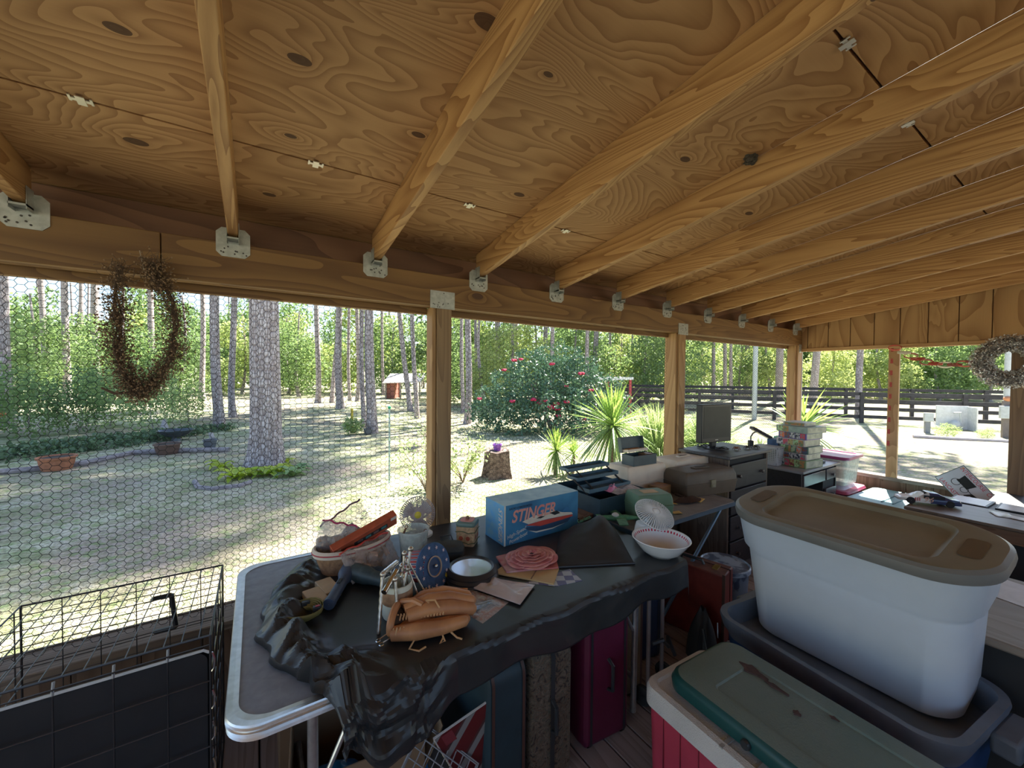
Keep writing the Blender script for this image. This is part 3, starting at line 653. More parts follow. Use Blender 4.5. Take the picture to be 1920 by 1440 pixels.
for q in fl:
    c_ = GD(q[0], q[1], Dd-1.15-.35*random.random()); o = put(fme, 'flower', cam_t, c_-p, rz=random.random()*6); o.scale = [random.uniform(1.2, 1.9)]*3
# yuccas
def blades(n, L, w, e0, e1, droop, seed, stiff=True):
    r = random.Random(seed); m = MB()
    for k in range(n):
        a = r.random()*6.283; el = r.uniform(e0, e1); l_ = L*r.uniform(.75, 1.08); rs = []
        dx, dy = math.cos(a), math.sin(a); sd_ = Vector((-dy, dx, 0))
        for i in range(6):
            q = i/5; rr = l_*q*math.cos(el); z = l_*q*math.sin(el)-droop*l_*q**2.4*(1-.4*math.sin(max(el, 0)))
            ww = w*(math.sin(math.pi*(.18+.82*q))**.7 if q < .999 else .02)*.5
            c_ = Vector((dx*rr, dy*rr, z)); n_ = Vector((-dx*math.sin(el), -dy*math.sin(el), math.cos(el)))
            rs.append([c_-sd_*ww+n_*ww*.35, c_, c_+sd_*ww+n_*ww*.35])
        m.rings(rs, closed=False, cap=False)
    return m
def yucca(p, h, L, label, n=80, w=.045, dead=50, seed=1, tr=.05, e0=-.1):
    t = thing('yucca', label, 'plant', p)
    if h > .05: trunkmesh(h, tr, tr*.8, wob=.02).build('trunk', mat('yucca_trunk', (.25, .19, .13), .95, var=.4, vs=50), t)
    o = blades(n, L, w, e0, 1.5, .12, seed).build('leaves', LF6, t); o.location = (0, 0, h)
    if dead: o = blades(dead, L*1.05, w, -1.2, -.05, .25, seed+5).build('old_leaves', LF7, t); o.location = (0, 0, h)
    return t
def yp(px, hy, base):   # position and trunk height from head row and foot row
    p = GG(px, base); Dd = (p-O).dot(_f); return p, (base-hy)/FPX*Dd
p, h = yp(1148, 798, 905); yucca(p, h, .84, 'tall yucca with a spiky bright head behind the open tackle boxes', 90, .042, 75, 3)
p, h = yp(1042, 845, 890); yucca(p, h, .48, 'smaller yucca left of the tall one', 60, .032, 26, 5, .03)
p, h = yp(1075, 850, 888); yucca(p, h, .36, 'smallest yucca, between the two others', 40, .028, 12, 7, .025)
pc = GD(1503, 806, 6.9); yucca(Vector((pc.x, pc.y, GR)), pc.z-GR, .85, 'bright yucca behind the corner post', 60, .06, 18, 9, e0=-.05)
for (px, base, L, lb) in ((1232, 880, 1.15, 'tall arching grass clump left of the monitor-side post'), (1318, 880, 1.0, 'arching grass clump seen between the post and the monitor')):
    m = blades(620, L*1.75, .022, .75, 1.5, .62, px); o = m.build('grass_clump', LF5); o.location = GG(px, base)
    tag(o, lb, 'ornamental grass')
for (px, base, L, lb) in ((1425, 850, .5, 'low spiky seedling behind the desk lamp'), (1468, 852, .55, 'low spiky plant behind the puzzle boxes')):
    o = blades(22, L, .03, .3, 1.4, .3, px).build('spiky_plant', LF7); o.location = GG(px, base); tag(o, lb, 'plant')
# black board fences
FB = mat('black_fence', (.055, .05, .055), .7, var=.4, vs=8)
def fence(a, b_, label, zs, ph, sp=2.4, hb=.13):
    a = Vector(a); b_ = Vector(b_); d = b_-a; L = d.length; t = thing('board_fence', label, 'fence', (a.x, a.y, GR), math.atan2(d.y, d.x))
    for z in zs: MB().bb((0, -.02, z-hb/2), (L, .02, z+hb/2)).build('rail', FB, t)
    n = int(L/sp)
    for i in range(n+1): MB().bb((i*sp-.06, -.08, 0), (i*sp+.06, .02+.02, ph)).build('post', FB, t)
fence((15.0, 21.5, 0), (27.2, 2.2, 0), 'black board fence, the farther of the two rows', (.35, .68, 1.0, 1.28), 1.33)
fence((14.2, 15.6, 0), (24.4, -1.6, 0), 'black board fence, the nearer of the two rows', (.30, .62, .92, 1.2), 1.25, 2.9)
# utility pole, boxes and pipes at the right
o = MB().tube([(0, 0, 0), (0, 0, 6)], .095, 16).build('utility_pole', mat('galv_pole', (.50, .54, .56), .4, .3)); o.location = GG(1414, 787); tag(o, 'pale grey utility pole in front of the fence', 'pole')
GRY = mat('utility_grey', (.55, .58, .60), .5); WHT = mat('pump_white', (.80, .80, .82), .5)
p = GG(1738, 814); t = thing('power_pedestal', 'short grey post with a small grey meter box', 'utility post', p, -1.0)
MB().bb((-.06, -.06, 0), (.06, .06, .45)).build('post', mat('grey_post', (.22, .24, .28), .6), t); MB().bb((-.11, -.12, .42), (.11, -.0, .70)).build('meter_box', GRY, t, bevel=.01); MB().tube([(.09, 0, .7), (.13, 0, .5), (.2, 0, .3), (.6, 0, .05)], .018, 8).build('conduit', WHT, t)
p = GG(1785, 806); t = thing('well_pump_cover', 'white well pump cover with pipes on the lawn', 'pump', p, -1.05)
MB().bb((-.42, 0, .02), (.42, .05, .86)).build('back_panel', WHT, t, bevel=.01); MB().bb((.38, -.55, .02), (.42, .05, .84)).build('side_panel', WHT, t, bevel=.01)
MB().tube([(-.05, -.2, .62), (.12, -.2, .64), (.14, -.2, .3)], .03, 8).build('pipe', GRY, t); MB().sph((0, -.2, .2), .16, 12, 8).build('tank', GRY, t)
p = GG(1886, 822); t = thing('utility_post', 'utility post with a grey panel box and orange cap at the right', 'utility post', p, -1.1)
MB().bb((-.09, -.06, 0), (.09, .06, 1.15)).build('post', mat('dark_post', (.20, .17, .16), .8), t); MB().bb((-.19, -.17, .62), (.19, -.05, 1.0)).build('panel_box', GRY, t, bevel=.01)
MB().sph((0, -.04, 1.22), .1, 12, 8, (1, 1, .8)).build('orange_cap', mat('orange_clay', (.62, .26, .13), .6), t); MB().tube([(.15, -.1, .1), (.15, -.1, 3.2)], .04, 10).build('conduit', WHT, t); MB().tube([(.02, .05, 1.0), (.02, .05, 6)], .08, 12).build('pole', GRY, t)
pts = [GG(*q) for q in ((1712, 822), (1780, 826), (1900, 832))]
for q in pts: q.z += .06
o = MB().tube(pts, .05, 8).build('pipe_on_lawn', mat('pale_timber', (.50, .45, .46), .8)); tag(o, 'long pale pipe lying on the lawn before the pump', 'pipe')
shrub(1775, 822, 0, .35, 'yellowish weeds in front of the white pump cover', .7); shrub(1850, 824, 0, .28, 'yellowish weeds at the foot of the utility post', .7)
# shed with a tin roof
p = GG(757, 742); Dd = 30; p = GD(757, hor(757), Dd); p.z = GR
t = thing('shed', 'small red shed with a pale tin roof far behind the pines', 'shed', p, -YAW)
MB().bb((-1.35, 0, 0), (-.75, 2, 1.25)).build('red_wall', mat('shed_red', (.34, .13, .10), .8), t)
for x in (-1.3, -.2, 1.25): MB().bb((x-.05, -.2, 0), (x+.05, -.1, 1.3)).build('post', mat('shed_post', (.4, .34, .3), .8), t)
m = MB().add([(-1.45, -.5, 1.15), (1.45, -.5, 1.25), (1.45, 1.4, 1.9), (-1.45, 1.4, 1.85), (-1.45, -.5, 1.2), (1.45, -.5, 1.3), (1.45, 1.4, 1.95), (-1.45, 1.4, 1.9)], [(3, 2, 1, 0), (4, 5, 6, 7), (0, 1, 5, 4), (1, 2, 6, 5), (2, 3, 7, 6), (3, 0, 4, 7)])
m.build('tin_roof', mat('tin_roof', (.68, .60, .58), .5), t)
p = GD(1150, hor(1150), 19); p.z = GR
t = thing('run_shelter', 'red framed shelter with a flat white roof behind the camellia', 'shelter', p, -YAW+.1)
RD = mat('red_frame', (.50, .07, .08), .6)
for x, y in ((.85, 0), (-.85, 0), (.35, 1.6), (-.85, 1.6)): MB().bb((x-.05, y-.05, 0), (x+.05, y+.05, 1.65)).build('post', RD, t)
MB().bb((-1.0, -.15, 1.65), (.95, 1.8, 1.78)).build('roof_panel', mat('white_roof', (.8, .8, .8), .5), t)
MB().bb((-.85, -.03, .85), (.85, .03, .92)).build('rail', mat('white_rail', (.7, .66, .66), .5), t)
# orange thing at the far left
p = GG(3, 815); o = MB().sph((0, 0, 0), .12, 12, 8, (1, 1, .7)).build('orange_feeder', mat('orange_plastic', (.7, .2, .06), .5)); o.location = p+Vector((0, 0, .62)); o.location = GD(3, 777, (pines[0]-O).dot(_f)-.35); tag(o, 'orange feeder hung on the pine at the left edge', 'bird feeder')
# ================================================================ INSIDE THE PORCH
ALB[0] = 1.6
def text(s, size, mat_, parent, loc, rot, name='lettering', ext=.0006, shear=0, off=0, align='CENTER', sx=1):
    cu = bpy.data.curves.new(name, 'FONT'); cu.body = s; cu.size = size; cu.extrude = ext; cu.shear = shear; cu.offset = off; cu.align_x = align; cu.align_y = 'CENTER'
    to = bpy.data.objects.new('tmp', cu); COL.objects.link(to)
    me = bpy.data.meshes.new_from_object(to.evaluated_get(bpy.context.evaluated_depsgraph_get())); bpy.data.objects.remove(to)
    me.materials.clear(); me.materials.append(mat_); me.name = name
    o = bpy.data.objects.new(name, me); COL.objects.link(o); o.parent = parent; o.location = loc; o.rotation_euler = rot; o.scale = (sx, 1, 1); return o
def film(name, c, a=.35, rough=.15):
    m, nt, b = _new(name); co = coord(nt); n = noise(nt, co, 30, 4, .5)
    b.inputs['Base Color'].default_value = (*c, 1); b.inputs['Roughness'].default_value = rough
    f = mth(nt, 'MULTIPLY_ADD', ramp(nt, n, [(.4, (0, 0, 0)), (.7, (1, 1, 1))]), .3, a-.1)
    nt.links.new(f, b.inputs['Alpha']); bump(nt, b, n, .6, .01); return m
ALU = mat('aluminium', (.62, .64, .67), .32, .9, var=.2, vs=30); CHR = mat('chrome', (.75, .75, .77), .15, 1); STEEL = mat('dull_steel', (.45, .40, .34), .35, .9, var=.5, vs=60)
BLK = mat('black_plastic', (.018, .019, .022), .4); DBLK = mat('matt_black', (.015, .015, .016), .8); GREYT = mat('table_laminate', (.19, .205, .235), .55, var=.2, vs=30)
WP = mat('white_plastic', (.62, .63, .65), .4, var=.06); CRM = mat('cream_ceramic', (.62, .54, .42), .4, var=.1)
NAVY = mat('navy_plastic', (.018, .035, .085), .5, var=.2)
TZ = .742

# ---- folding table with aluminium rim
t = thing('folding_table', 'grey-topped folding table with a ribbed aluminium edge, partly under a black cloth', 'table', (.81, 1.62, 0))
W_, H_ = 1.76, .98
MB().prism(rrect(W_-.03, H_-.03, .07, 8), TZ-.030, TZ-.004).build('tabletop', GREYT, t)
m = MB(); out = rrect(W_, H_, .085, 10)
for prof in ([(0, -.004), (.014, -.002), (.016, -.006), (.013, -.010), (.016, -.014), (.012, -.018), (.016, -.022), (.012, -.027), (.015, -.032), (.010, -.036), (.014, -.042), (0, -.046)],):
    n = len(out); rs = []
    for (e, z) in prof:
        rs.append([(x*(W_-.03+2*e)/W_, y*(H_-.03+2*e)/H_, TZ+z+.003) for x, y in out])
    m.rings(rs, cap=False)
m.rings([[(x*(W_-.03)/W_, y*(H_-.03)/H_, TZ-.001) for x, y in out], [(x*(W_-.055)/W_, y*(H_-.055)/H_, TZ-.001) for x, y in out], [(x*(W_-.055)/W_, y*(H_-.055)/H_, TZ-.006) for x, y in out]], cap=False)
m.build('edge_rim', ALU, t)
for x in (-.68, .68):
    for y in (-.40, .36):
        MB().tube([(x, y, TZ-.04), (x, y*.98, .02)], .0145, 14).build('leg', ALU, t)
    MB().tube([(x, -.40, .18), (x, .36, .18)], .011, 10).build('leg_bar', ALU, t)
    sx = 1 if x < 0 else -1
    MB().tube([(x+.02*sx, -.40, .42), (x+.16*sx, -.38, TZ-.05)], .008, 10).build('brace', ALU, t)
# ---- black plastic cloth
CL = mat('black_tablecloth', (.019, .020, .022), .32, var=.25, vs=6, spec=.5); 
def _hash(i, j, k=0):
    v = math.sin(i*127.1+j*311.7+k*74.7)*43758.5453; return v-math.floor(v)
def facet(x, y, k=0):
    # linear interpolation over a jittered triangular lattice: flat facets meeting in sharp creases
    s = (x+y)*.36602; i = math.floor(x+s); j = math.floor(y+s); t_ = (i+j)*.21132; x0 = x-(i-t_); y0 = y-(j-t_)
    a, b_ = (1, 0) if x0 > y0 else (0, 1)
    fx, fy = x+s-i, y+s-j
    if a: w0, w1, w2 = 1-fx, fx-fy, fy
    else: w0, w1, w2 = 1-fy, fy-fx, fx
    return w0*_hash(i, j, k)+w1*_hash(i+a, j+b_, k)+w2*_hash(i+1, j+1, k)
def crumple_h(x, y):
    wx = x+.03*math.sin(y*19+1)+.02*math.sin(x*31); wy = y+.03*math.sin(x*17+2)
    return .62*facet(wx*13+wy*5, wy*17-wx*4, 1)+.28*facet(wx*27, wy*31+wx*9, 2)+.10*facet(wx*55, wy*60, 3)
def fold(x, y, s=1):
    v = 0
    for (a, f, w, p) in ((.9, 9, 1, .3), (2.2, 13, .8, 1.2), (-.6, 17, .6, 2.1), (1.5, 23, .45, .7), (-1.3, 31, .3, 2.9)):
        q = math.sin((x*math.cos(a)+y*math.sin(a))*f*s+p+1.3*math.sin((x*math.sin(a)-y*math.cos(a))*f*.45*s+p*2)); v += w*(1-abs(q))**1.5
    return v/3.15
def cloth(u, v):
    # v: 0 at back .. 1 hem ; u: left .. right
    L = 1.13-.02+.34
    yb, yf = 2.105, 1.112
    xl = float(np.interp(v*(yb-yf+.13), [0, .07, .20, .37, .60, .75, .88, .97, 1.05, 1.2], [.27, .20, .10, .03, -.003, .03, .09, .155, .17, .21]))+.008*math.sin(v*43)
    hang = .125+.012*math.sin(u*14)+.008*math.sin(u*31)
    if u < .22: hang += .05*math.sin(u/.22*math.pi)**2
    xr = 1.72
    x = xl+(xr-xl)*u; s = v*(yb-yf+hang)
    crumple = max(0, 1-(x-xl)/.34)**.8
    if s < yb-yf: y = yb-s; z = TZ+.0035; nrm = 0
    else: d = s-(yb-yf); y = yf-.012*min(1, d/.02)-.006*math.sin(x*21)-d*.06; z = TZ+.0035-max(0, d-.004); nrm = 1
    y += .003*math.sin(x*17)*(1-nrm)
    f = crumple_h(x, y+z*1.0); dl = x-xl; ex = max(0, (1.33-y)/.2) if y < 1.33 else 0
    ring = math.exp(-((dl-.07)/.055)**2)*(1 if y > 1.2 else 1)+(math.exp(-((y-1.17)/.07)**2)*max(0, 1-max(0, x-.22)/.14) if x > .02 else 0)
    ring = min(1, ring)*(1 if x < .40 else 0)
    if y > 1.62: ring *= max(0, 1-(y-1.62)/.5)*.8+.2
    if nrm:
        y -= .008+crumple*.10*f+.010*crumple_h(x*.35, z*.6)
        z += crumple*.02*math.sin(x*40)
    else:
        k = min(1, s/.05)
        near = max(0, 1-abs(y-1.25)/.2)
        z += (ring*(.012+.085*f)+.0035*crumple_h(x*.3+3, y*.3))*k*(1 if u > .002 else .05)
        if v < .09 and u < .22: z += .14*math.exp(-((u-.10)/.06)**2)*(.4+.6*f)*(1-v/.09)
        x += ring*.03*(f-.5)
    if x > 1.69: z -= (x-1.69)*2.6; x = 1.69+(x-1.69)*.4
    return (x, y, z)
o = MB().grid(300, 170, cloth).build('tablecloth', CL, solid=.0008, smooth=11); tag(o, 'black plastic tablecloth bunched up at its left end on the folding table', 'tablecloth')

# ---- right hand folding bench with blue cross legs
t = thing('folding_table', 'dark grey table with crossed blue metal legs, behind the bowl', 'table', (2.29, 1.78, 0))
MB().prism(rrect(1.06, .66, .05, 6), TZ-.022, TZ-.002).build('tabletop', mat('dusty_grey_top', (.16, .16, .17), .6, var=.25), t, bevel=.003)
BLU = mat('blue_steel', (.075, .12, .18), .35, .4); m = MB().rings([[(x, y, z) for x, y in rrect(1.075, .675, .055, 6)] for z in (TZ-.028, TZ-.003)], cap=False); m.build('edge_rim', BLU, t, bevel=.001)
for y in (-.31, .28):
    MB().tube([(-.42, y, .02), (.36, y, TZ-.03)], .011, 8).build('leg', BLU, t); MB().tube([(.42, y+.02, .02), (-.36, y+.02, TZ-.03)], .011, 8).build('leg', BLU, t)

# ---- STINGER box
A = GZ(945, 1026, TZ+.004); a = math.atan2(GZ(1072, 978, TZ+.004).y-A.y, GZ(1072, 978, TZ+.004).x-A.x)
LB, DB, HB = .50, .185, .205
t = thing('toy_boat_box', 'blue cardboard boat box lettered STINGER with a speedboat picture', 'box', A, .02)
BX = mat('box_blue', (.035, .15, .27), .45, var=.45, vs=7, c2=(.02, .085, .17)); BT_ = mat('box_top_pale', (.30, .42, .45), .5, c2=(.18, .30, .36), vs=14); BE = mat('box_end_blue', (.05, .22, .45), .45, c2=(.12, .26, .36), vs=22)
m = MB(); m.box((LB/2, DB/2, HB/2), (LB, DB, HB)); m.m = [0, 1, 0, 0, 0, 2]; m.build('carton', [BX, BT_, BE], t, bevel=.003)
m = MB().bb((-.001, -.001, 0), (.008, -.0002, HB)); m.build('worn_edge', mat('worn_card', (.45, .42, .36), .8), t)
RX90 = R_(90)
def ltext(s, size, c, x, z, **k): return text(s, size, mat('ink_%s' % c[0], c[1], .5), t, (x, -.0008, z), (RX90, 0, 0), **k)
o = text('STINGER', .084, mat('stinger_letters', (.50, .36, .27), .5, c2=(.45, .13, .12), vs=3), t, (.185, -.0012, .138), (RX90, R_(0), 0), shear=.28, off=.0022, sx=.86)
text('RADIO CONTROLLED', .016, mat('dark_ink', (.02, .03, .06), .5), t, (.10, -.0008, .183), (RX90, 0, 0), shear=.2, sx=.9)
text('High-Speed', .026, mat('pale_ink', (.45, .43, .40), .5), t, (.075, -.0008, .055), (RX90, R_(-14), 0), shear=.3)
text('Powerboat', .026, mat('pale_ink', (.45, .43, .40), .5), t, (.085, -.0008, .028), (RX90, R_(-14), 0), shear=.3)
text('STINGER', .05, mat('pale_ink', (.45, .43, .40), .5), t, (-.0010, .035, .10), (RX90, R_(90), R_(-90)), shear=.28, off=.001, sx=.85)
def flat(poly, mt, nm, off): m = MB().prism(poly, 0, .0006, M=Matrix.Translation((-.02, -off, 0)) @ Matrix.Rotation(RX90, 4, 'X')); return m.build(nm, mt, t)
flat([(.13, .105), (.20, .122), (.34, .125), (.40, .105), (.47, .092), (.48, .080), (.30, .088), (.17, .085)], mat('boat_deck', (.50, .44, .36), .5), 'boat_deck', .0006)
flat([(.15, .082), (.26, .087), (.47, .080), (.48, .070), (.40, .064), (.25, .060)], mat('boat_red', (.40, .05, .035), .5), 'boat_stripe', .0012)
flat([(.145, .072), (.25, .064), (.47, .070), (.44, .045), (.33, .034), (.22, .038), (.17, .052)], mat('boat_navy', (.02, .05, .10), .5), 'boat_hull', .0009)
flat([(.17, .052), (.22, .038), (.33, .034), (.42, .042), (.33, .028), (.22, .030)], mat('boat_white', (.5, .48, .42), .5), 'boat_keel', .0015)
flat([(.31, .118), (.36, .122), (.385, .104), (.345, .100)], BLK, 'cockpit', .0018); flat([(.40, .110), (.43, .132), (.465, .100)], mat('boat_sailblue', (.03, .12, .25), .5), 'windscreen', .0018)
flat([(.22, .106), (.25, .100), (.28, .107), (.25, .112)], BLK, 'bow_flash', .0018)

# ---- square canister with fruit pattern
p = GZ(888, 1027, TZ+.004); t = thing('canister', 'square woven-look canister with painted fruit and a green and pink lid', 'canister', p, .80)
WV = mat('painted_basketweave', (.42, .27, .15), .6, c2=(.28, .17, .09), vs=60, bs=.5, bsc=90); s = .094; m = MB()
m.rings([[(x, y, z) for x, y in rrect(s*k, s*k, .012, 3, s/2, s/2)] for z, k in ((0, .94), (.05, 1), (.098, 1.02))]); m.build('body', WV, t)
m = MB(); m.rings([[(x, y, z) for x, y in rrect(s*k, s*k, .02, 4, s/2, s/2)] for z, k in ((.098, 1.04), (.110, 1.08), (.118, 1.0), (.121, .78))]); m.build('lid', mat('lid_green', (.10, .15, .13), .4), t, bevel=.002)
m = MB().rings([[(x, y, z) for x, y in rrect(s*k, s*k, .02, 4, s/2, s/2)] for z, k in ((.1205, .74), (.124, .70))]); m.build('lid_top', mat('lid_pink', (.45, .17, .14), .5), t)
MB().sph((s/2, s/2, .13), .010, 10, 8).build('knob', mat('knob_brown', (.18, .09, .05), .5), t)
FR = mat('painted_apple', (.30, .06, .03), .5); VN = mat('painted_vine', (.07, .08, .035), .6)
me = MB().lathe([(.0001, 0), (.011, .0005), (.0001, .0018)], 12).mesh('painted_fruit'); me.materials.append(FR)
for (x, y, rx, rz) in ((.03, -.001, 90, 0), (.066, -.001, 90, 0), (-.001, .03, 90, -90), (-.001, .066, 90, -90)):
    o = bpy.data.objects.new('painted_fruit', me); COL.objects.link(o); o.parent = t; o.location = (x, y, .042); o.rotation_euler = (R_(rx), 0, R_(rz))
for z in (.02, .073):
    m = MB().tube([(-.002, s+.001, z), (-.0025, s*.6, z+.004), (-.0025, s*.3, z-.004), (-.002, 0, z+.002), (0, -.0025, z), (s*.3, -.0025, z-.004), (s*.6, -.0025, z+.004), (s, -.002, z)], .0022, 5); m.build('painted_vine', VN, t)

# ---- round black framed glass
p = GZ(884, 1082, TZ+.004); t = thing('round_frame', 'round black moulded frame with a glass face, lying flat', 'frame', p)
MB().lathe([(.001, 0), (.112, 0), (.115, .006), (.110, .014), (.113, .020), (.106, .030), (.108, .036), (.099, .046), (.094, .050), (.086, .048), (.085, .040), (.001, .040)], 64).build('frame_ring', mat('black_moulding', (.022, .022, .024), .35), t)
MB().lathe([(.001, .0445), (.086, .0435)], 48).build('glass', mat('mirror_glass', (.34, .34, .33), .10, .55, var=.05), t)
# ---- dark spectacle case
p = GZ(836, 1044, TZ+.01); t = thing('camera_case', 'soft black zipped case behind the round frame', 'case', p, -.45)
m = MB(); n = 24
m.rings([[(x, y, z) for x, y in rrect(.17*k, .085*k, .03*k, 5)] for z, k in ((0, .9), (.015, 1.0), (.04, 1.0), (.06, .9), (.068, .6))]); m.build('body', mat('case_fabric', (.03, .03, .027), .7, bs=.3), t)
MB().rings([[(x, y, z) for x, y in rrect(.175, .09, .03, 5)] for z in (.033, .038)], cap=False).build('zip', BLK, t); MB().tube([(-.02, .02, .068), (-.03, .03, .085), (.02, .05, .083), (.03, .03, .066)], .003, 6).build('carry_loop', BLK, t)

# ---- desk fans
def fan(c, r, name, label, nrm, blade_m, hub_m, cage_m, base, stand_m):
    """wire caged fan: head centre c, facing nrm"""
    t = thing('desk_fan', label, 'fan', base)
    nrm = Vector(nrm).normalized(); x = nrm.orthogonal().normalized() if abs(nrm.z) > .95 else Vector((0, 0, 1)).cross(nrm).normalized(); y = nrm.cross(x); Rm = frame(x, y, nrm); cc = Vector(c)-Vector(base)
    def L(a, b_, c_): return cc+Rm @ Vector((a, b_, c_))
    m = MB(); n = 52
    for k in range(n):
        a = 2*math.pi*k/n; ca, sa = math.cos(a), math.sin(a)
        m.tube([L(r*q*ca, r*q*sa, zz*r) for q, zz in ((.22, .26), (.6, .24), (.88, .13), (1, 0))], r*.020, 4, cap=False)
        m.tube([L(r*q*ca, r*q*sa, -zz*r) for q, zz in ((.25, .30), (.7, .26), (.92, .13), (1, 0))], r*.018, 4, cap=False)
    for q, zz in ((1, 0), (.22, .26)): m.tube([L(r*q*math.cos(2*math.pi*k/40), r*q*math.sin(2*math.pi*k/40), zz*r) for k in range(40)], r*.024, 5, closed=True)
    m.build('cage', cage_m, t)
    bmx = MB()
    for k in range(3):
        a0 = 2*math.pi*k/3+.4
        def bl(u, v):
            rr = r*(.14+.70*u); w = (.35+.75*math.sin(min(u*1.15, 1)*math.pi*.62))*.95; a = a0+(v-.5)*w*1.25+.25*u
            return L(rr*math.cos(a), rr*math.sin(a), (v-.5)*r*.22)
        bmx = MB().grid(7, 9, bl); bmx.build('blade', blade_m, t, solid=.0015)
    MB().lathe([(.001, .16*r), (.17*r, .15*r), (.2*r, .05*r), (.19*r, -.1*r), (.001, -.1*r)], 20, cc, Rm).build('hub', blade_m, t)
    MB().lathe([(.001, .34*r), (.10*r, .32*r), (.16*r, .27*r), (.2*r, .25*r), (.001, .25*r)], 16, cc, Rm).build('badge', hub_m, t)
    MB().lathe([(.001, -.75*r), (.25*r, -.72*r), (.33*r, -.5*r), (.3*r, -.28*r), (.001, -.28*r)], 20, cc, Rm).build('motor', stand_m, t)
    return t, cc, Rm
FW = mat('fan_white', (.55, .55, .56), .35, var=.05); FBL = mat('fan_blade', (.72, .73, .74), .3, ); YEL = mat('yellow_sticker', (.55, .42, .05), .5); CAGE = mat('fan_cage_shade', (.32, .27, .28), .4)  # upright fan's cage coloured darker for its backlit shade
base = GZ(790, 1003, TZ+.004); c = GY(783, 964, base.y-.05); dv = Vector((-.25, -.9, .12))
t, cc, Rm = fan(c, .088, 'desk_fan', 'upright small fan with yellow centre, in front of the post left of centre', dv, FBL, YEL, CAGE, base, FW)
MB().lathe([(.001, 0), (.06, 0), (.06, .012), (.03, .03), (.013, .05), (.012, cc.z-.05)], 24).build('stand', FW, t)
base = GZ(1222, 1010, TZ+.004); base.y += .02; c = GD(1227, 964, (base-O).dot(_f)-.02); dv = Vector((-.10, -.50, .85))
t, cc, Rm = fan(c, .102, 'desk_fan', 'small white fan tipped back to face up, behind the white bowl', dv, mat('fan_blade_grey', (.30, .31, .33), .4), FW, mat('fan_cage_white', (.58, .58, .58), .4), base, FW)
MB().lathe([(.001, 0), (.055, 0), (.057, .02), (.052, .06), (.045, .085), (.001, .092)], 24, (-.03, .0, 0)).build('stand', FW, t); MB().tube([(-.03, 0, .05), (.02, .01, .07), tuple(cc+Vector((0, .02, -.05)))], .018, 12).build('neck', FW, t)
MB().tube([(.02, -.02, .03), (.05, -.03, .05), (.08, -.02, .03), (.10, 0, .01), (.13, -.02, .005), (.12, -.06, .004), (.07, -.05, .01)], .004, 6).build('cord', FW, t)

# ---- clear tub with two hooks
p = GZ(775, 1040, TZ+.004); GLS = film('clear_plastic', (.62, .68, .66), .58)
t = thing('clear_tub', 'cloudy clear plastic tub in front of the upright fan', 'tub', p)
MB().lathe([(.001, .002), (.056, 0), (.058, .004), (.070, .118), (.075, .120), (.075, .126), (.068, .126), (.055, .006), (.001, .006)], 40).build('tub_body', GLS, t)
for (x, y, z, l) in ((-.03, .02, .125, 'metal clip hung on the left rim of the clear tub'), (.045, -.03, .11, 'metal clip hung on the right rim of the clear tub')):
    m = MB().tube([(0, 0, 0), (-.02, .0, -.04)], .005, 6); m.tube([(.003+.007*math.cos(k), 0, .006+.007*math.sin(k)) for k in range(7)], .002, 5); o = m.build('metal_clip', mat('rusty_metal', (.16, .08, .05), .5, .5)); o.location = p+Vector((x, y, z)); tag(o, l, 'clip')

# ---- basket with lace rim, bags and the orange box
p = GZ(668, 1068, TZ+.006); p += Vector((.0, .065, 0)); ang = .22
t = thing('basket', 'oval splint basket with a lace trimmed rim, full of bags', 'basket', p, ang)
BSK = mat('basket_splint', (.25, .14, .075), .6, c2=(.15, .08, .045), vs=50, bs=.4, bsc=60)
MB().lathe([(.001, .004), (.105, 0), (.118, .05), (.128, .10), (.124, .10), (.112, .05), (.10, .008), (.001, .008)], 48, sx=1.28, sy=.82).build('body', BSK, t)
MB().lathe([(.128, .078), (.132, .080), (.135, .104), (.128, .110), (.122, .106)], 48, sx=1.28, sy=.82).build('lace_rim', mat('lace', (.48, .42, .36), .8, bs=.6, bsc=150), t)
MB().lathe([(.1345, .092), (.1365, .095), (.1345, .098)], 48, sx=1.28, sy=.82).build('red_braid', mat('red_braid', (.30, .04, .05), .7), t)
for a in (-1.75, -1.55): MB().bb((-.008, -.002, .0), (.008, .002, .085)).build('lace_strip', mat('lace', (.48, .42, .36), .8), t, loc=(.124*1.28*math.cos(a), .126*.82*math.sin(a), 0), rot=(R_(-8), 0, a+R_(90)))
OB = mat('orange_card', (.32, .065, .03), .5, var=.3, vs=20)
t2 = thing('orange_box', 'long orange-brown cardboard box with a dark window, leaning in the basket', 'box', p+Vector((.045, -.03, .135)), rot=(R_(28), R_(-17), ang-.04))
MB().bb((-.15, -.018, -.032), (.15, .018, .034)).build('carton', OB, t2, bevel=.002)
flatm = lambda a, b_, c_, d_, mt, nm, y=-.0188: MB().bb((a, y, c_), (b_, -.018, d_)).build(nm, mt, t2)
flatm(-.06, .10, -.014, .010, DBLK, 'window'); flatm(-.15, -.118, -.032, .02, mat('beige_label', (.45, .34, .22), .6), 'pale_end'); flatm(.118, .146, .012, .030, mat('label_white', (.5, .45, .4), .6), 'price_label')
for k in range(4): MB().bb((-.045+k*.038, -.0195, -.008), (-.02+k*.038, -.0186, .006)).build('window_item', mat('window_item_%d' % (k % 2), ((.12, .08, .08), (.04, .16, .17))[k % 2], .3), t2)
BAG = film('zip_bag_film', (.62, .60, .60), .34, .2); BAG2 = film('zip_bag_film_pinkish', (.55, .48, .46), .42, .25)
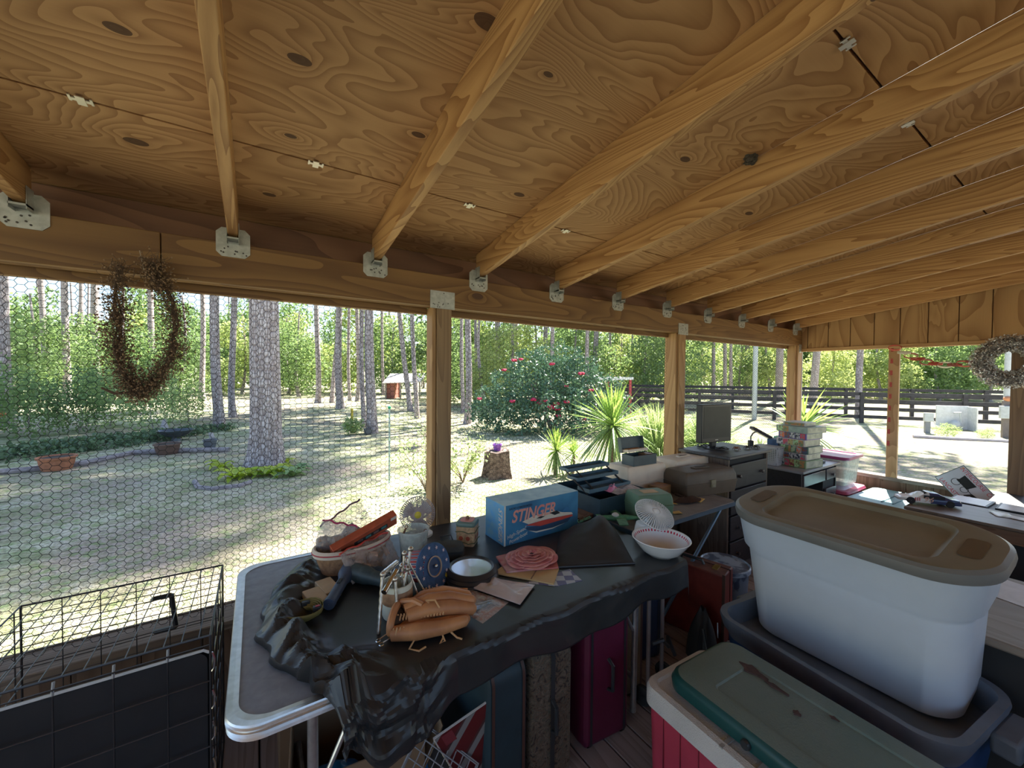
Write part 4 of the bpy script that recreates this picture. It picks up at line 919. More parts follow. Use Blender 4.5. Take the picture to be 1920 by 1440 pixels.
def bag(c, w, h, rot, label, zc, mt, puff=.03, seed=1, contents=None):
    t = thing('zip_bag', label, 'bag', c, rot=rot); r = random.Random(seed); ph = [r.random()*6 for _ in range(6)]
    for sgn in (-1, 1):
        def f(u, v):
            e = math.sin(math.pi*u)**.5*math.sin(math.pi*min(max(v, 0), 1))**.6
            w_ = .35*(math.sin(u*17+ph[0]+v*9)+math.sin(v*21+ph[1]-u*7))+.25*math.sin(u*41+v*33+ph[2])
            return ((u-.5)*w, sgn*puff*e*(1+.35*w_)+.004*w_, v*h+.004*math.sin(u*19+ph[3])*(v > .9))
        MB().grid(34, 26, f).build('film', mt, t, smooth=50)
    m = MB().tube([((k/12-.5)*w, .004*math.sin(k), h*1.0+.004*math.sin(k*19/12+ph[3])) for k in range(13)], .0042, 6); m.build('zip_strip', zc, t)
    if contents:
        for k in range(contents[0]): MB().box((0, 0, 0), [r.uniform(*contents[2]) for _ in range(3)], Euler((r.random()*3, r.random()*3, r.random()*3)).to_matrix()).build('packed_item', contents[1], t, bevel=.004, loc=(r.uniform(-.35, .35)*w, r.uniform(-.3, .3)*puff, r.uniform(.12, .5)*h))
    return t
RDZ = mat('red_zip', (.45, .05, .04), .4); MGZ = mat('magenta_zip', (.30, .03, .09), .4); DKZ = mat('dark_zip', (.10, .05, .07), .4)
bag(p+Vector((-.095, .0, .07)), .15, .13, (R_(-6), R_(18), R_(-14)), 'clear bag with a magenta zip, in the left of the basket', MGZ, BAG, .03, 3, (6, mat('packet_mixed', (.30, .22, .16), .6, c2=(.12, .07, .06), vs=30), (.02, .05)))
bag(p+Vector((.03, .05, .07)), .20, .17, (R_(-10), R_(-24), R_(15)), 'open clear bag standing up behind the orange box', DKZ, BAG, .03, 5)
bag(p+Vector((.075, -.135, .005)), .26, .135, (R_(-38), R_(0), R_(28)), 'clear bag with a red zip lying against the front of the basket', RDZ, BAG2, .028, 8, (7, mat('beige_pieces', (.42, .30, .24), .6), (.018, .036)))
# ---- flashlights
def flashlight(a, b_, label, mt, r=.021, head=.033, band=None):
    a, b_ = Vector(a), Vector(b_); t = thing('flashlight', label, 'flashlight', a); d = (b_-a); L = d.length; z = d.normalized(); x = z.cross(Vector((0, 0, 1))).normalized(); Rm = frame(x, z.cross(x), z)
    MB().lathe([(.001, 0), (r*.95, 0), (r, .006), (r, .02), (r*.92, .022), (r*.92, L*.6), (r, L*.62), (r, L*.66)], 24, rot=Rm).build('handle', mt, t)
    MB().lathe([(r, L*.66), (head*.96, L*.76), (head, L*.80), (head*.95, L*.82), (head, L*.84), (head, L), (head*.9, L), (head*.85, L*.93), (.001, L*.92)], 28, rot=Rm).build('head', mt, t)
    if band: MB().lathe([(head*1.0, L*band[1]), (head*1.07, L*band[1]+.001), (head*1.07, L*band[1]+.009), (head*1.0, L*band[1]+.010)], 28, rot=Rm).build('ring', band[0], t)
    MB().box(Rm @ Vector((0, -r, L*.45)), (.012, .006, .03), Rm).build('switch', BLK, t)
    return t
flashlight((.215, 1.535, TZ+.030), (.335, 1.76, TZ+.040), 'navy blue flashlight lying across the bunched tablecloth', mat('flashlight_navy', (.045, .065, .11), .45), .022, .036)
flashlight((.52, 1.44, TZ+.034), (.33, 1.73, TZ+.040), 'dark green flashlight with a red ring, beside the navy one', mat('flashlight_green', (.03, .045, .05), .5), .027, .036, (mat('red_ring', (.40, .05, .06), .4), .24))
# ---- tub of metal tools
p = GZ(745, 1152, TZ+.004); t = thing('tool_mug', 'cream mug crammed with metal tools, left of the baseball glove', 'mug', p)
MB().lathe([(.001, 0), (.048, 0), (.052, .01), (.052, .115), (.054, .12), (.049, .12), (.047, .01), (.001, .008)], 32).build('mug_body', CRM, t)
MB().lathe([(.0525, .055), (.0535, .058), (.0535, .098), (.0525, .100)], 32).build('wicker_band', BSK, t)
gl = 'metal tools standing in the cream mug'
def tool(a, b_, mt, r, kind):
    t = thing('metal_tool', '', 'tool', p+Vector(a)); d = Vector(b_)-Vector(a); m = MB(); n = 16
    pts = [d*(i/n) for i in range(n+1)]; m.tube(pts, [r*(1+.25*(i % 2)) for i in range(n+1)], 8); m.build('shaft', mt, t)
    z = d.normalized(); x = z.orthogonal().normalized()
    if kind == 0: MB().tube([x*.012*math.cos(q)+z*(.012*math.sin(q)+d.length+.01) for q in [2*math.pi*k/10 for k in range(10)]], .0025, 6, closed=True).build('ring_handle', mt, t)
    if kind == 1: MB().tube([d-x*.045, d+x*.045], .010, 12).build('cross_handle', CHR, t)
    if kind == 2: MB().sph(d, .010, 10, 8).build('knob', mt, t)
    return t
tl = [((-.01, .0, .04), (-.02, .02, .165), CHR, .004, 1, 'chrome tool with a thick horizontal handle, upper one in the mug'), ((.0, -.01, .04), (-.035, -.035, .145), CHR, .005, 1, 'chrome tool with a thick horizontal handle, lower one in the mug'),
      ((-.085, -.075, .0), (-.055, -.015, .165), STEEL, .0055, 2, 'twisted metal rod leaning outside the mug, leftmost'), ((-.022, -.085, .0), (-.02, -.04, .15), STEEL, .005, 2, 'twisted metal rod leaning on the front of the mug'),
      ((.0, -.03, .03), (.055, .02, .215), STEEL, .005, 2, 'tallest twisted rod standing in the mug'), ((.01, .0, .03), (.035, .03, .20), STEEL, .0045, 2, 'second tallest rod standing in the mug'),
      ((.05, .0, .02), (.03, .0, .155), STEEL, .003, 0, 'thin ringed rod at the right of the mug'), ((.12, -.02, .01), (.045, .01, .17), STEEL, .003, 0, 'thin rod sloping down right beyond the mug'), ((.085, -.05, .0), (.035, -.01, .16), STEEL, .003, 2, 'thin rod sloping down right in front of the mug'),
      ((.03, -.06, .0), (.01, -.03, .14), CHR, .003, 0, 'thin chrome rod hanging down the front of the mug'), ((-.05, .02, .09), (.03, .045, .15), CHR, .004, 2, 'short chrome rod lying across the mug rim')]
for a, b_, mt, r, k, l in tl: q = tool(a, b_, mt, r, k); q['label'] = l; q['group'] = gl
for i, (a, b_, l) in enumerate((((712, 1198), (742, 1177), 'thin bright skewer under the cloth edge left of the glove, upper one'), ((718, 1205), (752, 1184), 'thin bright skewer left of the glove, lower one'))):
    a = GZ(*a, TZ+.02); b_ = GZ(*b_, TZ+.02); m = MB().tube([(0, 0, 0), tuple(b_-a)], .0022, 6); m.tube([(.007*math.cos(k*.8)-.006, .007*math.sin(k*.8)-.006, 0) for k in range(8)], .0018, 5); o = m.build('skewer', CHR); o.location = a; tag(o, l, 'skewer')
# ---- star spangled hat
c = GD(812, 1076, 1.60); c.z = TZ+.085; nr = Vector((.42, -.86, .28)).normalized(); x = Vector((0, 0, 1)).cross(nr).normalized(); Rm = frame(x, nr.cross(x), nr)
t = thing('star_hat', 'blue starred hat with a red and white striped crown, propped behind the metal tools', 'hat', c)
DEN = mat('denim_blue', (.035, .075, .16), .8, var=.3, vs=40, bs=.3); STRW = mat('stripe_cloth_red', (.45, .07, .08), .8); 
MB().lathe([(.025, .0), (.03, .006), (.055, .004), (.088, .010), (.092, .004), (.09, -.004), (.05, -.006), (.028, -.004)], 48, (0, 0, 0), Rm).build('brim', DEN, t)
MB().lathe([(.038, .006), (.040, .012), (.036, .013), (.034, .008)], 36, (0, 0, 0), Rm).build('sweat_band', mat('tan_band', (.35, .25, .19), .7), t); MB().lathe([(.001, .004), (.034, .003)], 24, (0, 0, 0), Rm).build('inside', NAVY, t); MB().sph(Rm @ Vector((.004, 0, .012)), .008, 10, 8).build('stud', CHR, t)
m, nt, b = _new('striped_crown'); co = coord(nt); w = nd(nt, 'ShaderNodeTexWave'); w.inputs['Scale'].default_value = 22; w.inputs['Distortion'].default_value = 1.2; w.bands_direction = 'DIAGONAL'; nt.links.new(co, w.inputs['Vector'])
nt.links.new(ramp(nt, w.outputs['Fac'], [(.4, (.42, .06, .07)), (.55, (.55, .53, .55)), (.8, (.5, .5, .54)), (.9, (.06, .10, .22))]), b.inputs['Base Color']); b.inputs['Roughness'].default_value = .85; STRIPE = m
Rc = frame(*(lambda z: (lambda x: (x, z.cross(x), z))(Vector((0, 0, 1)).cross(z).normalized()))(Vector((-.62, .78, -.16)).normalized()))
MB().lathe([(.060, .0), (.064, .05), (.062, .10), (.05, .112), (.001, .114)], 40, (-.004, .004, -.002), Rc).build('crown', STRIPE, t)
sp = [(math.cos(2*math.pi*k/10+.3)*(.0085 if k % 2 == 0 else .0036), math.sin(2*math.pi*k/10+.3)*(.0085 if k % 2 == 0 else .0036)) for k in range(10)]
me = MB().prism(sp, 0, .0008).mesh('star'); me.materials.append(mat('star_pale', (.45, .36, .38), .7))
for k in range(11):
    a = 2*math.pi*k/11; o = bpy.data.objects.new('star', me); COL.objects.link(o); o.parent = t; q = .071+.006*(k % 2); o.location = Rm @ Vector((q*math.cos(a), q*math.sin(a), .0095)); o.rotation_euler = Rm.to_euler()
for (lx, ly) in ((.05, -.055),): o = MB().prism([(-.008, 0), (0, -.011), (.008, 0), (0, .011)], 0, .001).build('price_tag', YEL, t); o.location = Rm @ Vector((lx, ly, .012)); o.rotation_euler = Rm.to_euler()
p = GZ(702, 1085, TZ+.01); o = MB().lathe([(.001, .03), (.035, .028), (.055, .012), (.06, .004), (.001, .0)], 28).build('cap', DEN); o.location = GZ(705, 1092, TZ+.006)+Vector((.01, .05, 0)); tag(o, 'small blue starred cap lying behind the flashlights', 'hat')
# ---- baseball glove
GLV = mat('glove_leather', (.40, .185, .075), .5, var=.35, vs=9, bs=.15, bsc=50, c2=(.24, .10, .045)); LACE = mat('rawhide_lace', (.42, .24, .11), .6); GIN = mat('glove_inside', (.035, .02, .012), .9)
p = GZ(806, 1180, TZ+.004); t = thing('baseball_glove', 'tan leather baseball glove lying open side left', 'glove', p+Vector((0, .01, 0)), -.36)
def limb(pts, rs, nm, mt=GLV, fl=.8):
    m = MB(); n = 14; P = [Vector(q) for q in pts]
    Q = []; Rr = []
    for i in range(len(P)-1):
        for j in range(4): u = j/4; Q.append(P[i].lerp(P[i+1], u)); Rr.append(rs[i]*(1-u)+rs[i+1]*u)
    Q.append(P[-1]); Rr.append(rs[-1]); Q.append(P[-1]+(P[-1]-P[-2]).normalized()*rs[-1]*.6); Rr.append(rs[-1]*.45)
    m.tube(Q, Rr, n); o = m.build(nm, mt, t, smooth=60); return o
limb([(-.09, .050, .034), (-.02, .085, .060), (.05, .098, .066), (.120, .088, .058)], [.020, .022, .020, .016], 'finger')
limb([(-.08, .030, .055), (-.01, .062, .074), (.06, .070, .076), (.140, .058, .062)], [.018, .021, .021, .017], 'finger')
limb([(-.08, .012, .062), (.0, .034, .076), (.07, .040, .074), (.152, .034, .056)], [.019, .023, .022, .018], 'finger')
limb([(-.07, -.008, .052), (.0, .006, .062), (.08, .010, .056), (.150, .012, .040)], [.022, .026, .025, .020], 'finger')
limb([(-.115, -.045, .024), (-.04, -.062, .032), (.04, -.058, .032), (.120, -.040, .034)], [.022, .026, .022, .017], 'thumb')
limb([(.0, -.022, .020), (.06, -.018, .022), (.13, -.010, .022)], [.020, .020, .014], 'palm_pad')
MB().sph((-.05, -.004, .022), .060, 24, 12, (1.25, 1.0, .36)).build('palm', GLV, t)
ring = [Vector((-.110+.012*math.cos(a), .008+.056*math.cos(a), .040+.034*math.sin(a))) for a in [2*math.pi*k/28 for k in range(28)]]
MB().tube(ring, .0125, 10, closed=True).build('wrist_binding', GLV, t)
MB().rings([[q+Vector((-.002, 0, 0)) for q in ring], [Vector((-.085, .008, .040))+(q-Vector((-.110, .008, .040)))*.55 for q in ring], [Vector((-.06, .008, .040))+(q-Vector((-.110, .008, .040)))*.05 for q in ring]], cap=False).build('inside', GIN, t)  # dark funnel painted in for the shade inside the opening
MB().tube([(-.118, .048, .052), (-.09, .040, .078), (-.05, .020, .088), (-.02, .0, .080)], .010, 8).build('wrist_strap', GLV, t)
MB().grid(8, 6, lambda u, v: (.02+.12*u, .088+.022*v, .083-.02*v-.012*u+.003*math.sin(u*25))).build('web', GLV, t, solid=.006)
m = MB(); pts = []
for k in range(46): u = k/45; pts.append((-.10+.15*u, -.018-.006*math.sin(u*3), .052+.012*math.sin(u*3)+.007*math.sin(k*1.57))) if False else pts.append((-.10+.15*u, -.012+.010*math.sin(k*2.1), .055+.009*math.cos(k*2.1)))
m.tube(pts, .0028, 5); m.build('lacing', LACE, t)
pts = [(-.11+.16*k/45, -.062+.009*math.sin(k*2.1), .040+.010*math.cos(k*2.1)) for k in range(46)]; MB().tube(pts, .0028, 5).build('lacing', LACE, t)
pts = [(-.02+.15*k/40, .090+.010*math.sin(k*2.1), .083+.006*math.cos(k*2.1)-.02*(k/40)**2) for k in range(41)]; MB().tube(pts, .0028, 5).build('lacing', LACE, t)
for s_, pp in enumerate((((-.04, -.07, .02), (-.06, -.10, .004), (-.03, -.115, .004), (-.01, -.10, .004)), ((.04, -.065, .02), (.05, -.085, .004), (.035, -.092, .004), (.045, -.075, .01)), ((.07, -.06, .015), (.09, -.075, .003), (.105, -.085, .003)), ((.0, .0, .085), (-.01, -.01, .10), (.02, -.01, .098), (.035, -.02, .075)))): MB().tube(pp, .0032, 6).build('loose_lace', LACE, t)
# ---- packets, napkins and papers on the cloth
def sheet(c4, thk, name, label, mt, cat, puff=0, wav=.0, sub=None, z=TZ+.004, n=20, group=None):
    P4 = [GZ(x, y, z) for x, y in c4]; c = sum(P4, Vector())/4; Q = [q-c for q in P4]
    def f(u, v, up=1):
        q = (Q[0]*(1-u)+Q[1]*u)*(1-v)+(Q[3]*(1-u)+Q[2]*u)*v
        e = (math.sin(math.pi*u)*math.sin(math.pi*v))**.5
        zz = (thk*(.15+.85*e if puff else 1)+wav*e*(crumple_h(q.x*1.1+c.x, q.y*1.1+c.y)-.4)) if up else 0
        return (q.x, q.y, zz)
    t = thing(name, label, cat, c, group=group); m = MB().grid(n, n, lambda u, v: f(u, v)); m.grid(n, n, lambda u, v: f(u, v, 0)); k = (n+1)*(n+1)
    per = [(i) for i in range(n+1)]+[(j*(n+1)+n) for j in range(1, n+1)]+[n*(n+1)+i for i in range(n-1, -1, -1)]+[j*(n+1) for j in range(n-1, 0, -1)]
    for a, b_ in zip(per, per[1:]+per[:1]): m.f.append((a, b_, b_+k, a+k)); m.m.append(0)
    m.build(name+'_body' if not sub else sub, mt, t, smooth=30); return t, f
m, nt, b = _new('film_over_print'); co = coord(nt, (1, 1, 1)); n1 = noise(nt, co, 11, 3, .8); 
nt.links.new(ramp(nt, n1, [(.38, (.42, .36, .34)), (.46, (.45, .28, .25)), (.52, (.50, .47, .46)), (.60, (.30, .30, .33)), (.66, (.12, .16, .2))]), b.inputs['Base Color']); b.inputs['Roughness'].default_value = .12; b.inputs['Coat Weight'].default_value = .6; bump(nt, b, noise(nt, co, 26, 5, 1.2), .9, .012); FPR = m
PKW = mat('pinkish_packet', (.42, .36, .35), .28, var=.15, vs=8, bs=.5, bsc=22, coat=.5)
t, f = sheet([(805, 1112), (905, 1170), (958, 1130), (850, 1095)], .010, 'plastic_packet', 'glossy patterned packet partly under the baseball glove', FPR, 'packet', 1, .020, n=44)
t, f = sheet([(826, 1082), (975, 1134), (1003, 1097), (868, 1078)], .016, 'plastic_packet', 'pinkish white plastic packet with a teal leaf print, in front of the round frame', PKW, 'packet', 1, .030, z=TZ+.014, n=44)
def patch(f, pts, nm, mt, t, dz=.0012):
    vs = [Vector(f(u, v))+Vector((0, 0, dz)) for u, v in pts]; return MB().add(vs, [tuple(range(len(vs)))]).build(nm, mt, t, solid=.0006)
TEAL = mat('teal_print', (.07, .19, .17), .3); patch(f, ((.12, .45), (.30, .35), (.34, .62), (.2, .75)), 'teal_leaf', TEAL, t, .003); patch(f, ((.34, .36), (.46, .42), (.42, .7), (.36, .66)), 'teal_leaf', TEAL, t, .003); patch(f, ((.14, .8), (.34, .68), (.38, .9), (.2, .95)), 'teal_leaf', TEAL, t, .003)
m, nt, b = _new('star_check'); co = coord(nt, (1, 1, 1)); ck = nd(nt, 'ShaderNodeTexChecker'); ck.inputs['Scale'].default_value = 26; ck.inputs['Color1'].default_value = (.14, .13, .26, 1); ck.inputs['Color2'].default_value = (.48, .50, .56, 1)
mp = nt.nodes.new('ShaderNodeMapping'); mp.inputs[2].default_value = (0, 0, .5); mp.inputs[1].default_value = (.013, .01, .007); nt.links.new(co, mp.inputs[0]); nt.links.new(mp.outputs[0], ck.inputs[0]); nt.links.new(ck.outputs[0], b.inputs['Base Color']); b.inputs['Roughness'].default_value = .4
sheet([(985, 1094), (1045, 1100), (1092, 1090), (1068, 1068)], .003, 'paper_napkin', 'blue and white checked napkins with stars, rightmost of the paper pile', m, 'napkin', z=TZ+.005)
t, f = sheet([(926, 1076), (1038, 1097), (1048, 1068), (960, 1050)], .006, 'paper_napkin', 'plain tan napkins with a printed twig', mat('tan_napkin', (.42, .29, .14), .6, var=.08), 'napkin', z=TZ+.0085)
patch(f, ((.62, .02), (.64, .02), (.62, .98), (.60, .98)), 'printed_line', mat('brown_ink', (.16, .09, .05), .6), t, .0005); patch(f, ((.25, .35), (.27, .33), (.48, .52), (.46, .54)), 'printed_twig', mat('brown_ink', (.16, .09, .05), .6), t, .0005); patch(f, ((.30, .52), (.33, .32), (.34, .33), (.31, .53)), 'printed_twig', mat('brown_ink', (.16, .09, .05), .6), t, .0005)
t, f = sheet([(930, 1046), (950, 1075), (1012, 1068), (990, 1032)], .008, 'paper_napkin', 'pink and white flowered napkins under the rose', mat('rose_napkin', (.42, .30, .28), .6, c2=(.33, .08, .10), vs=18), 'napkin', z=TZ+.016)
sheet([(1000, 1070), (1047, 1066), (1040, 1040), (990, 1042)], .006, 'paper_napkin', 'deep pink napkins between the rose and the black cover', mat('coral_napkin', (.36, .10, .09), .6), 'napkin', z=TZ+.017)
# rose placemat: layered petals
p = GZ(997, 1046, TZ+.028); t = thing('paper_rose', 'large pink paper rose lying on the napkin pile', 'paper flower', p, .2); RS1 = mat('rose_paper', (.52, .23, .21), .6, c2=(.36, .11, .12), vs=14); RS2 = mat('rose_paper_light', (.55, .27, .24), .6, c2=(.45, .18, .17), vs=20)
R0 = .118
for L_ in range(6):
    rr = R0*(1-.155*L_); n = 6 if L_ < 2 else 4
    for k in range(n):
        a = 2*math.pi*k/n+L_*.7
        def f(u, v):
            th = a+(u-.5)*2*math.pi/n*1.35; q = rr*(.35+.65*v)*(1-.12*abs(2*u-1)**2*v)
            return (q*math.cos(th)*1.12, q*math.sin(th)*.95, .003+L_*.0035+.006*v*v*(1 if L_ > 1 else .2)+.0015*math.sin(th*7))
        MB().grid(9, 5, f).build('petal', RS1 if (k+L_) % 2 else RS2, t, solid=.001)
# ---- black zipped cover
BC = mat('black_nylon', (.022, .023, .024), .6, var=.2, vs=7); c0 = [(1035, 1066), (1190, 1058), (1150, 985), (1050, 1000)]
P4 = [GZ(x, y, TZ+.005) for x, y in c0]; c = sum(P4, Vector())/4; Q = [q-c for q in P4]
def f(u, v):
    q = (Q[0]*(1-u)+Q[1]*u)*(1-v)+(Q[3]*(1-u)+Q[2]*u)*v
    e = (math.sin(math.pi*u)**.55)*(math.sin(math.pi*min(1, v))**.5); pk = math.exp(-((u-.72)/.2)**2-((v-.70)/.35)**2)
    pl = math.exp(-((u-.3)/.35)**2-((v-.8)/.4)**2)
    return (q.x, q.y, .002+e*(.045+.085*pk+.045*pl)+e*.030*(crumple_h((q.x+c.x)*.5, q.y*.5)-.4)+e*.010*fold(q.x+c.x, q.y*1.2, .8))
t = thing('black_cover', 'black fabric equipment cover slumped beside the rose, small green lettering', 'cover', c)
MB().grid(60, 46, f).build('fabric', BC, t, smooth=60)
edge = [Vector(f(u/20, 0))+Vector((0, 0, .003)) for u in range(21)]; MB().tube(edge, .0055, 8).build('hem_cord', BLK, t)
q = Vector(f(.42, .80)); text('Gardens', .03, mat('green_thread', (.05, .20, .13), .6), t, q+Vector((0, 0, .016)), (R_(24), R_(-4), R_(6)), shear=.2)
# ---- enamel bowl
p = GZ(1237, 1046, TZ+.003); p = Vector((1.635, 1.195, TZ+.006)); t = thing('bowl', 'white bowl with red dashes inside the rim, at the right corner of the table', 'bowl', p)
BW = mat('bowl_white', (.55, .53, .55), .12, var=.05, coat=.5); RDD = mat('bowl_red', (.38, .02, .05), .15)
m = MB(); n = 96; pr = [(.001, .006), (.055, .006), (.07, .010), (.098, .040), (.118, .064), (.1235, .074), (.127, .080), (.133, .082), (.135, .079), (.131, .074), (.12, .058), (.095, .025), (.065, .0), (.001, .0)]
m.lathe(pr, n)
for k in range(n):
    if k % 2: i = 4*n+k; m.m[i] = 1
m.build('bowl_body', [BW, RDD], t, smooth=70)
for k in range(3): MB().tube([(math.cos(a)*(.036+.010*k), math.sin(a)*(.036+.010*k)-.01, .0075+.0004*k) for a in [R_(-95+8*j) for j in range(12)]], .0012, 5).build('painted_curve', RDD, t)
# ---- toy plane / green trowel pieces
p = GZ(1160, 980, TZ+.006); GRN = mat('green_toy', (.09, .26, .14), .5, c2=(.05, .15, .08), vs=30)
t = thing('toy_plane', 'pale green toy plane lying behind the black cover', 'toy', p, -.55)
MB().rings([[(x, y*math.cos(a_)*w_, .03+math.sin(a_)*w_*y) if False else (x, math.cos(a_)*w_, .03+math.sin(a_)*w_) for a_ in [2*math.pi*k/10 for k in range(10)]] for x, w_ in ((-.13, .004), (-.1, .012), (-.02, .018), (.05, .016), (.11, .008), (.13, .002))]).build('fuselage', GRN, t)
MB().prism([(-.03, -.12), (.02, -.12), (.04, 0), (.02, .12), (-.03, .12), (-.02, 0)], .028, .034).build('wing', GRN, t, bevel=.001); MB().prism([(-.125, -.045), (-.10, -.045), (-.09, 0), (-.10, .045), (-.125, .045)], .03, .034).build('tailplane', GRN, t)
MB().sph((-.02, .0, .045), .017, 12, 8, (1.3, 1, .9)).build('canopy', mat('cloudy_canopy', (.5, .55, .5), .2), t)
# ---- wooden plank
p = GZ(1120, 965, TZ+.006); t = thing('wooden_board', 'small reddish wooden board behind the boat box', 'board', (1.72, 1.85, TZ+.004), .12)
MB().bb((-.15, -.12, 0), (.10, .12, .022)).build('board', wood('cherry_board', (.30, .17, .11), (.19, .09, .055), ax=0, bands=14, sc=4, stretch=.2), t, bevel=.003)
# ================================================================ TACKLE BOXES, FURNITURE, TOTES
def tackle(c, L, W, H, rz, label, mt, lidf=.45, handle=None, latch=None, name='tackle_box', taper=.86, rimm=None):
    t = thing(name, label, 'toolbox', c, rz); hb = H*(1-lidf)
    m = MB(); m.rings([[(x, y, z) for x, y in rrect(L*k, W*k, .012, 3)] for z, k in ((0, .95), (hb-.008, 1.0), (hb, 1.0))]); m.build('body', mt, t, bevel=.002)
    MB().rings([[(x, y, z) for x, y in rrect(L+.006, W+.006, .014, 3)] for z in (hb-.004, hb+.005)]).build('rim', rimm or mt, t, bevel=.001)
    m = MB(); m.rings([[(x, y, z) for x, y in [(a*kx, b_*ky) for a, b_ in rrect(L, W, .014, 4)]] for z, kx, ky in ((hb+.005, 1, 1), (hb+(H-hb)*.55, .985, .95), (H-.006, .93, taper), (H, .90, taper-.06))]); m.build('lid', mt, t, bevel=.002)
    if handle: MB().rings([[(x, y, z) for x, y in rrect(L*.30, W*.20, .008, 3)] for z in (H-.001, H+.009)]).build('handle', handle, t, bevel=.003); MB().bb((-L*.11, -W*.04, H+.009), (L*.11, W*.04, H+.0095)).build('handle_gap', DBLK, t)
    if latch: MB().bb((-.022, -W/2-.010, hb-.032), (.022, -W/2+.002, hb+.024)).build('latch', latch, t, bevel=.003); MB().bb((-.014, -W/2-.013, hb-.03), (.014, -W/2-.009, hb-.006)).build('latch_tab', latch, t, bevel=.002)
    return t
BG = mat('beige_plastic', (.52, .43, .35), .6, var=.15, vs=8); BRP = mat('brown_plastic', (.075, .055, .038), .55, var=.25, vs=9); GNP = mat('sage_plastic', (.10, .17, .11), .5, var=.15)
TK = TZ+.0
# brown box in front
A_ = GZ(1288, 936, TK); B_ = GZ(1384, 921, TK); L_ = (B_-A_).length; 
tackle(((A_+B_)/2+Vector((.02, .12, 0))), L_*1.0, .23, .175, math.atan2(B_.y-A_.y, B_.x-A_.x), 'brown tackle box with one olive latch, nearest the computer chest', BRP, .5, BRP, mat('olive_latch', (.16, .15, .10), .5))
tackle(Vector((2.43, 2.0, TK)), .42, .24, .205, -.06, 'large beige tackle box under the open little toolbox', BG, .55, None, None, taper=.84)
tackle(Vector((2.98, 1.98, TK)), .46, .22, .20, -.04, 'beige tackle box with a flat handle, behind the brown one', BG, .35, BG, None, taper=.95)
# little open toolbox on the beige one
p = Vector((2.42, 1.97, TK+.205)); DT = mat('slate_plastic', (.055, .075, .085), .5, var=.2)
t = thing('small_toolbox', 'small dark grey toolbox standing open on the beige tackle box', 'toolbox', p, -.05)
def tub(L, W, H, w, t, mt, nm, o=(0, 0, 0), rx=0):
    m = MB(); R = Matrix.Rotation(rx, 3, 'X')
    for a, b_ in (((-L/2, -W/2, 0), (L/2, W/2, w)), ((-L/2, -W/2, 0), (L/2, -W/2+w, H)), ((-L/2, W/2-w, 0), (L/2, W/2, H)), ((-L/2, -W/2+w, 0), (-L/2+w, W/2-w, H)), ((L/2-w, -W/2+w, 0), (L/2, W/2-w, H))):
        c_ = [(a[i]+b_[i])/2 for i in range(3)]; m.box(Vector(o)+R @ Vector(c_), [abs(b_[i]-a[i]) for i in range(3)], R)
    return m.build(nm, mt, t, bevel=.0015)
tub(.24, .12, .075, .003, t, DT, 'body'); tub(.24, .115, .035, .003, t, DT, 'lid', (-.015, .085, .135), R_(80)); tub(.21, .08, .02, .002, t, BG, 'tray', (-.02, .03, .09), R_(-8))
MB().bb((-.1, .0, .10), (.02, .05, .112)).build('tray_contents', mat('amber_bits', (.38, .17, .05), .5), t); MB().bb((.02, -.04, .05), (.10, .03, .075)).build('packed_tools', mat('rusty_metal', (.16, .08, .05), .5, .5), t)
MB().sph((.06, .04, .11), .012, 8, 6, (1, 1, .5)).build('silver_bit', CHR, t)
# big open cantilever box
DN = mat('teal_navy_plastic', (.022, .045, .065), .45, var=.2); TRY = mat('tray_blue', (.055, .10, .135), .45)
p = GZ(1150, 972, TK)+Vector((.0, .13, 0)); p = Vector((1.93, 1.80, TK)); t = thing('open_tackle_box', 'large dark blue tackle box standing open with its two trays raised', 'toolbox', p, .02)
tub(.44, .24, .125, .004, t, DN, 'body'); tub(.46, .16, .10, .004, t, DN, 'lid', (-.02, .21, .03), 0)
tub(.38, .11, .025, .002, t, TRY, 'tray', (-.02, .03, .135)); tub(.38, .10, .022, .002, t, TRY, 'tray', (-.03, .12, .19))
tub(.38, .09, .022, .002, t, TRY, 'tray', (-.04, .19, .235))
for x in (-.20, -.12, .165): MB().tube([(x, .0, .12), (x-.03, .10, .20)], .005, 6).build('arm', BLK, t); MB().tube([(x+.01, .06, .14), (x-.03, .18, .245)], .005, 6).build('arm', BLK, t)
PK = mat('pink_film', (.45, .14, .24), .3); m = MB(); p0 = p+Vector((.05, -.04, .125))
m = MB().grid(22, 16, lambda u, v: ((u-.5)*.24, (v-.5)*.12, .028*(math.sin(math.pi*u)*math.sin(math.pi*v))**.5*(.6+.9*fold(u*.3, v*.3, 2))))
o = m.build('clear_bag', film('bag_film_milky', (.6, .55, .58), .65)); o.location = p0+Vector((.03, 0, -.004)); tag(o, 'crumpled clear bag in the open dark blue tackle box', 'bag')
m = MB().grid(16, 12, lambda u, v: ((u-.5)*.09, (v-.5)*.06, .045*(math.sin(math.pi*u)*math.sin(math.pi*v))**.5*(.4+1.1*fold(u*.2, v*.2, 3))))
o = m.build('pink_bag', PK); o.location = p0+Vector((-.06, .02, 0)); tag(o, 'pink plastic bag in the open dark blue tackle box', 'bag')
# sage green box
A_ = GZ(1180, 953, TK); t = tackle(Vector((2.02, 1.57, TK)), .24, .17, .155, -.35, 'sage green tackle box behind the tipped white fan', GNP, .45, None, GNP)
MB().bb((-.05, -.03, .155), (.05, .03, .158)).build('label', mat('tan_label', (.40, .27, .14), .6), t)
